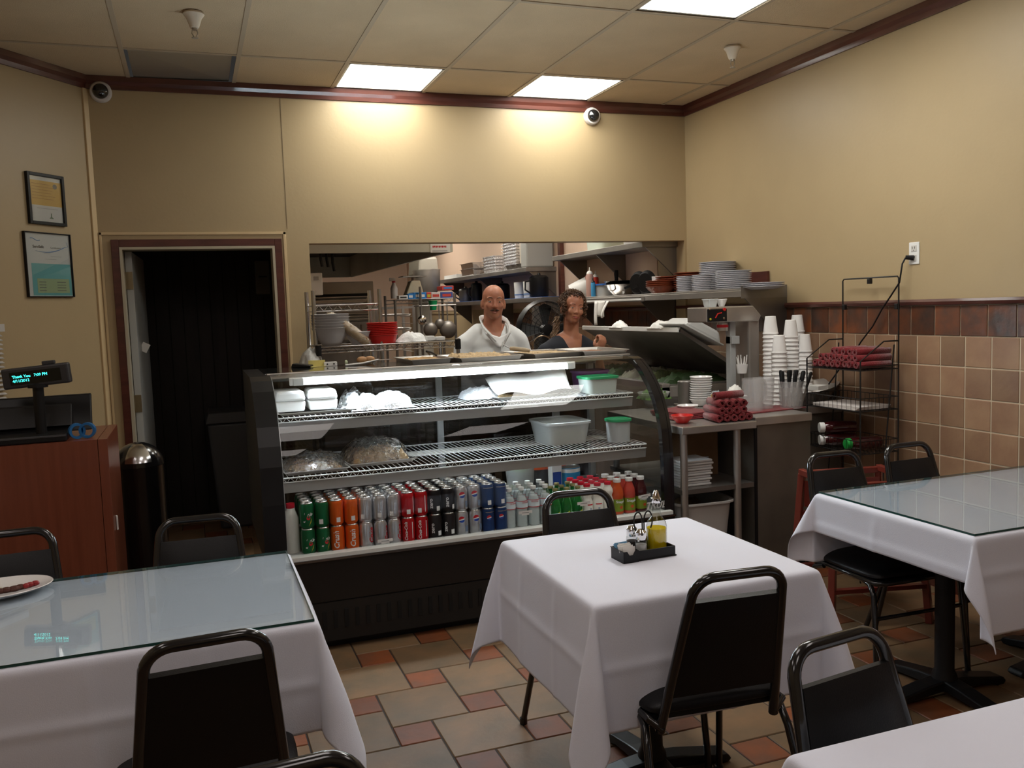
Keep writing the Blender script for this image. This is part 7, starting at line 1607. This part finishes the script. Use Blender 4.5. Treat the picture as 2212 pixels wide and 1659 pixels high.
# planetary mixer
x0, x1, zt = KB(897, 938, 555, 10.2)
t = thing('planetary_mixer', 'tall grey floor mixer in the far part of the kitchen', 'mixer', ((x0+x1)/2, 10.2, 0)); zt = PY(915, 556, 10.2).z
bm = B(); prism(bm, [(-.14, .0), (.14, .0), (.12, .12), (-.12, .12)], -.1, .35, 'y'); prism(bm, [(-.10, .12), (.10, .12), (.09, zt-.25), (-.09, zt-.25)], .12, .34, 'y'); obj('column', bm, mat('mixer_grey', (.34, .31, .26), .45), t, smooth=False, bevel=.01)
bm = B(); prism(bm, [(-.13, zt-.22), (.13, zt-.22), (.11, zt), (-.11, zt)], -.16, .36, 'y'); obj('mixer_head', bm, MATS['mixer_grey'], t, smooth=False, bevel=.03)
zb_ = PY(915, 640, 10.2).z; bm = B(); lathe(bm, [(0, zb_), (.10, zb_+.01), (.155, zb_+.12), (.16, zb_+.30), (.165, zb_+.30), (.165, zb_+.31)], 24, (0, -.05, 0)); obj('mixing_bowl', bm, M_steel, t)
bm = B()
for a in range(5): an = a*pi/5; tube(bm, [(.10*cos(an)*sin(q), -.05+.10*sin(an)*sin(q), zt-.25-.0-.28*q/pi) for q in [pi*k/8 for k in range(9)]], .005, 5)
lathe(bm, [(0, zt-.28), (.05, zt-.27), (.06, zt-.22), (0, zt-.22)], 16, (0, -.05, 0)); obj('whisk', bm, M_steeld, t)
# long shelves on the kitchen's right wall
XS_ = 3.27
def kshelf(y0, y1, z, label, x=XS_):
    t = thing('wall_shelf', label, 'shelf', (0, 0, 0)); bm = B(); box(bm, x, y0, z-.045, XR-.008, y1, z); obj('shelf_board', bm, M_steeld, t, smooth=False, bevel=.003)
    for y in (y0+.02, (y0+y1)/2, y1-.1): bm = B(); prism(bm, [(XR-.008, z-.045), (x+.04, z-.045), (XR-.008, z-.30)], y, y+.012, 'y'); obj('bracket', bm, MATS['bracket_steel'], t, smooth=False)
    return t
ZU, ZL = 1.955, 1.64
kshelf(8.5, 11.9, ZU, 'upper far wall shelf loaded with foil pans'); kshelf(8.1, 11.6, ZL, 'lower far wall shelf with cups and pots on a blue liner'); kshelf(6.05, 7.85, 2.02, 'near upper wall shelf just under the top of the opening', 3.29)
bm = B(); box(bm, XS_+.005, 8.12, ZL+.0005, XR-.02, 11.5, ZL+.004); tag(obj('shelf_liner', bm, mat('liner_blue', (.02, .10, .40), .5), smooth=False), 'bright blue liner on the lower far wall shelf', 'liner')
def onshelf(px, X): return PX(px, 590, X).y
def rows_of(px, Y, z, n, dz, w, d, h, m, lab, grp, X=3.43, nm='foil_pan', cat='pan'):
    y = onshelf(px, X); t = thing(nm, 'x', cat, group=grp); bm = B(); prism(bm, [(-w/2*.85, 0), (w/2*.85, 0), (w/2, h), (-w/2, h)], -d/2, d/2, 'y'); obj('pan_body', bm, m, t, smooth=False, bevel=.006); bm = B(); box(bm, -w/2-.01, -d/2-.01, h-.003, w/2+.01, d/2+.01, h+.003); obj('pan_rim', bm, m, t, smooth=False)
    for k in range(n):
        loc = (X, y, z+dz*k); l2 = '%s, %s from the top' % (lab, ORD[n-1-k])
        if k == 0: t.location = loc; t['label'] = l2
        else: dup(t, loc, 0, l2)
M_sp = mat('shiny_pan', (.66, .66, .66), .2, 1.0, bump=.3, bscale=20)
rows_of(1026, 0, ZU+.002, 2, .07, .22, .5, .09, M_sp, 'steel pan in the leftmost stack on the upper far shelf', 'steel pans on the far shelf', 3.43)
rows_of(1075, 0, ZU+.002, 5, .035, .22, .42, .05, M_foil, 'foil pan in the middle stack on the upper far shelf', 'foil pans, middle stack', 3.44)
rows_of(1122, 0, ZU+.002, 9, .034, .24, .40, .05, M_foil, 'foil pan in the tall stack on the upper far shelf', 'foil pans, tall stack', 3.46)
y = onshelf(1165, 3.45); t = thing('cardboard_box', 'pale upright box at the near end of the upper far shelf', 'box', (3.45, y+.1, ZU+.001)); bm = B(); box(bm, -.13, -.12, 0, .13, .12, .34); obj('box_body', bm, mat('pale_box', (.50, .44, .36), .6), t, smooth=False, bevel=.004); bm = B(); box(bm, -.1305, -.05, .1, -.130, .05, .2); obj('label_panel', bm, M_paper, t, smooth=False)
y = 8.6; t = thing('plastic_tote', 'grey lidded tote beside the pale box on the upper far shelf', 'tote', (3.43, y, ZU+.001)); bm = B(); box(bm, -.14, -.08, 0, .16, .10, .32); obj('tote_body', bm, mat('tote_grey', (.34, .34, .32), .5), t, smooth=False, bevel=.015)
bm = B(); box(bm, -.15, -.09, .32, .17, .11, .34); obj('tote_lid', bm, MATS['tote_grey'], t, smooth=False, bevel=.006)
for i, px in enumerate((1097, 1108, 1120)):
    y = onshelf(px, 3.33); t = thing('small_dish', 'small dark dish on the front edge of the upper far shelf, %s from the left' % ORD[i], 'dish', (3.33, y-.1, ZU+.001), group='small dark dishes'); bm = B(); lathe(bm, [(0, 0), (.04, 0), (.06, .05), (.055, .05), (.035, .006), (0, .006)], 18); obj('dish_body', bm, M_steeld, t)
bm = B(); box(bm, -.12, -.3, 0, .12, .3, .05); tag(obj('paper_stack', bm, M_paper, smooth=False, loc=(3.42, 11.4, ZU+.001)), 'flat white packs at the far end of the upper far shelf', 'paper')
for i, (px, z, h) in enumerate(((1122, ZL+.005, .17), (1142, ZL+.005, .17))):
    y = PX(px, 640, 3.36).y; t = thing('white_cup', 'tall white cup on the blue liner, '+('left one' if i == 0 else 'right one'), 'cup', (3.36, y, z), group='white cups on the blue liner'); bm = B(); lathe(bm, [(0, 0), (.05, 0), (.056, h), (.052, h), (.047, .006), (0, .006)], 20); obj('cup_body', bm, M_white, t); band(t, .0545, .03, .045, mat('blue_band', (.2, .3, .5), .5))
for i, (px, r, h, lab) in enumerate(((1006, .09, .15, 'dark pot with a curved handle at the far end of the blue liner'), (1030, .07, .2, 'dark coffee press beside the pot'), (1085, .09, .16, 'dark canister hidden partly by the cook'), (1165, .10, .2, 'dark pot at the near end of the blue liner'))):
    y = PX(px, 640, 3.42).y; t = thing('stock_pot', lab, 'pot', (3.42, y, ZL+.005)); bm = B(); lathe(bm, [(0, 0), (r*.9, 0), (r, .02), (r, h), (r*.8, h+.02), (.02, h+.03), (.015, h+.05), (0, h+.05)], 22); obj('pot_body', bm, M_steeld if i == 0 else M_black, t); bm = B(); tube(bm, [(-r*.95, 0, h*.85), (-r*1.5, 0, h*.8), (-r*1.55, 0, h*.4), (-r*.95, 0, h*.2)], .009, 6); obj('handle', bm, M_black, t)
# items on the near upper shelf
for i, (y, w_, lab) in enumerate(((7.0, .35, 'pale green tray on the near upper shelf'), (6.35, .25, 'clear bin at the near end of the near upper shelf'))):
    tub('storage_bin', (3.46, y, 2.021), .28, w_, .12, mat('pale_green_bin', (.50, .56, .48), .5) if i == 0 else M_tubc, None, lab)
bm = B(); box(bm, XR-.05, 8.3, 1.5, XR-.005, 8.36, 2.9); tag(obj('wooden_post', bm, M_trimwood, smooth=False), 'dark wooden strip up the kitchen wall between the shelves', 'post')
# counter and dark equipment under the far shelves
t = thing('back_counter', 'dark steel counter under the far wall shelves', 'counter', (0, 0, 0)); bm = B(); box(bm, 3.0, 8.0, .86, XR-.01, 12.5, .90); obj('counter_top', bm, M_steeld, t, smooth=False); bm = B(); box(bm, 3.02, 8.02, .1, XR-.01, 12.5, .86); obj('cabinet', bm, mat('dark_cabinet', (.05, .045, .04), .4), t, smooth=False)
P = PY(1160, 712, 7.9); t = thing('pedestal_fan', 'big round black fan in the kitchen between the man and the woman', 'fan', (P.x, 7.7, 0)); zc = P.z
bm = B(); lathe(bm, [(.27, -.07), (.29, 0), (.27, .07)], 32, M=Matrix.Translation((0, 0, zc)) @ Matrix.Rotation(pi/2, 4, 'X')); 
Mf = Matrix.Translation((0, 0, zc)) @ Matrix.Rotation(pi/2, 4, 'X')
for k in range(6): r = .05+.042*k; tube(bm, [Mf @ Vector((r*cos(a), r*sin(a), .075-.1*(r/.29)**2*.3)) for a in [2*pi*i/28 for i in range(28)]], .0025, 5, closed=True)
for k in range(24): a = 2*pi*k/24; tube(bm, [Mf @ Vector((.03*cos(a), .03*sin(a), .08)), Mf @ Vector((.27*cos(a), .27*sin(a), .07))], .002, 4)
obj('fan_cage', bm, M_black, t)
for k in range(4): 
    bm = B(); a = k*pi/2; prism(bm, [(.04, -.03), (.22, -.09), (.25, .0), (.22, .07), (.04, .02)], -.004, .004, 'z'); o = obj('fan_blade', bm, mat('fan_blade', (.05, .055, .06), .3), t, smooth=False); o.matrix_local = Mf @ Matrix.Rotation(a, 4, 'Z') @ Matrix.Rotation(.35, 4, 'X')
bm = B(); lathe(bm, [(0, .0), (.055, 0), (.055, .08), (0, .09)], 20, M=Mf); obj('motor', bm, M_black, t)
bm = B(); tube(bm, [(0, .04, .03), (0, .04, zc-.25)], .016, 10); lathe(bm, [(0, 0), (.2, 0), (.2, .02), (.03, .04), (0, .04)], 28, (0, .04, 0)); obj('stand', bm, M_black, t)
x0, x1, zt = KB(1180, 1192, 660, 7.6); bm = B(); box(bm, x0+.01, 7.95, 0, x1+.05, 8.0, zt); tag(obj('steel_upright', bm, M_steeld, smooth=False), 'narrow steel cabinet side right of the black fan', 'cabinet')
# hanging ladles and pans between rack and cook
t = thing('hanging_rail', 'steel rail in front of the dark rack for hanging ladles', 'rail', (0, 0, 0)); xa, xb = PY(905, 660, 8.1).x, PY(985, 660, 8.1).x; zr_ = PY(940, 660, 8.1).z
bm = B(); tube(bm, [(xa, 8.1, zr_), (xb, 8.1, zr_)], .006, 8); tube(bm, [(xa, 8.1, zr_), (xa, 8.28, zr_)], .006, 6); tube(bm, [(xb, 8.1, zr_), (xb, 8.28, zr_)], .006, 6); obj('rail_bar', bm, M_steeld, t)
for i, (px, py, r, lab) in enumerate(((912, 692, .045, 'bright steel ladle hanging leftmost'), (930, 712, .07, 'dark strainer hanging beside the bright ladle'), (950, 700, .05, 'small dark ladle hanging in the middle'), (968, 712, .085, 'round dark steel pan hanging beside the cook'))):
    P = PY(px, py, 8.08); t = thing('hanging_ladle', lab, 'utensil', (P.x, 8.08, P.z), group='hanging utensils'); bm = B(); ell(bm, (0, 0, 0), (r, r*.45, r), 16, 10); obj('ladle_bowl', bm, M_chrome if i == 0 else M_steeld, t); bm = B(); rbar(bm, (0, .01, r*.8), (0, .01, zr_-P.z+.005), .012, .004); obj('handle', bm, M_steeld, t, smooth=False)
P = PY(1172, 742, 5.9); t = thing('wire_basket', 'round wire strainer rim behind the case between the two people', 'strainer', (P.x, 5.9, 0)); zc = P.z-.02
bm = B(); tube(bm, [(.075*cos(a), 0, zc+.075*sin(a)) for a in [2*pi*i/28 for i in range(28)]], .004, 6, closed=True); obj('rim', bm, mat('copper_wire', (.35, .25, .16), .3, .9), t); bm = B(); tube(bm, [(0, 0, zc-.075), (0, 0, .0)], .006, 6); obj('stem', bm, M_steeld, t)
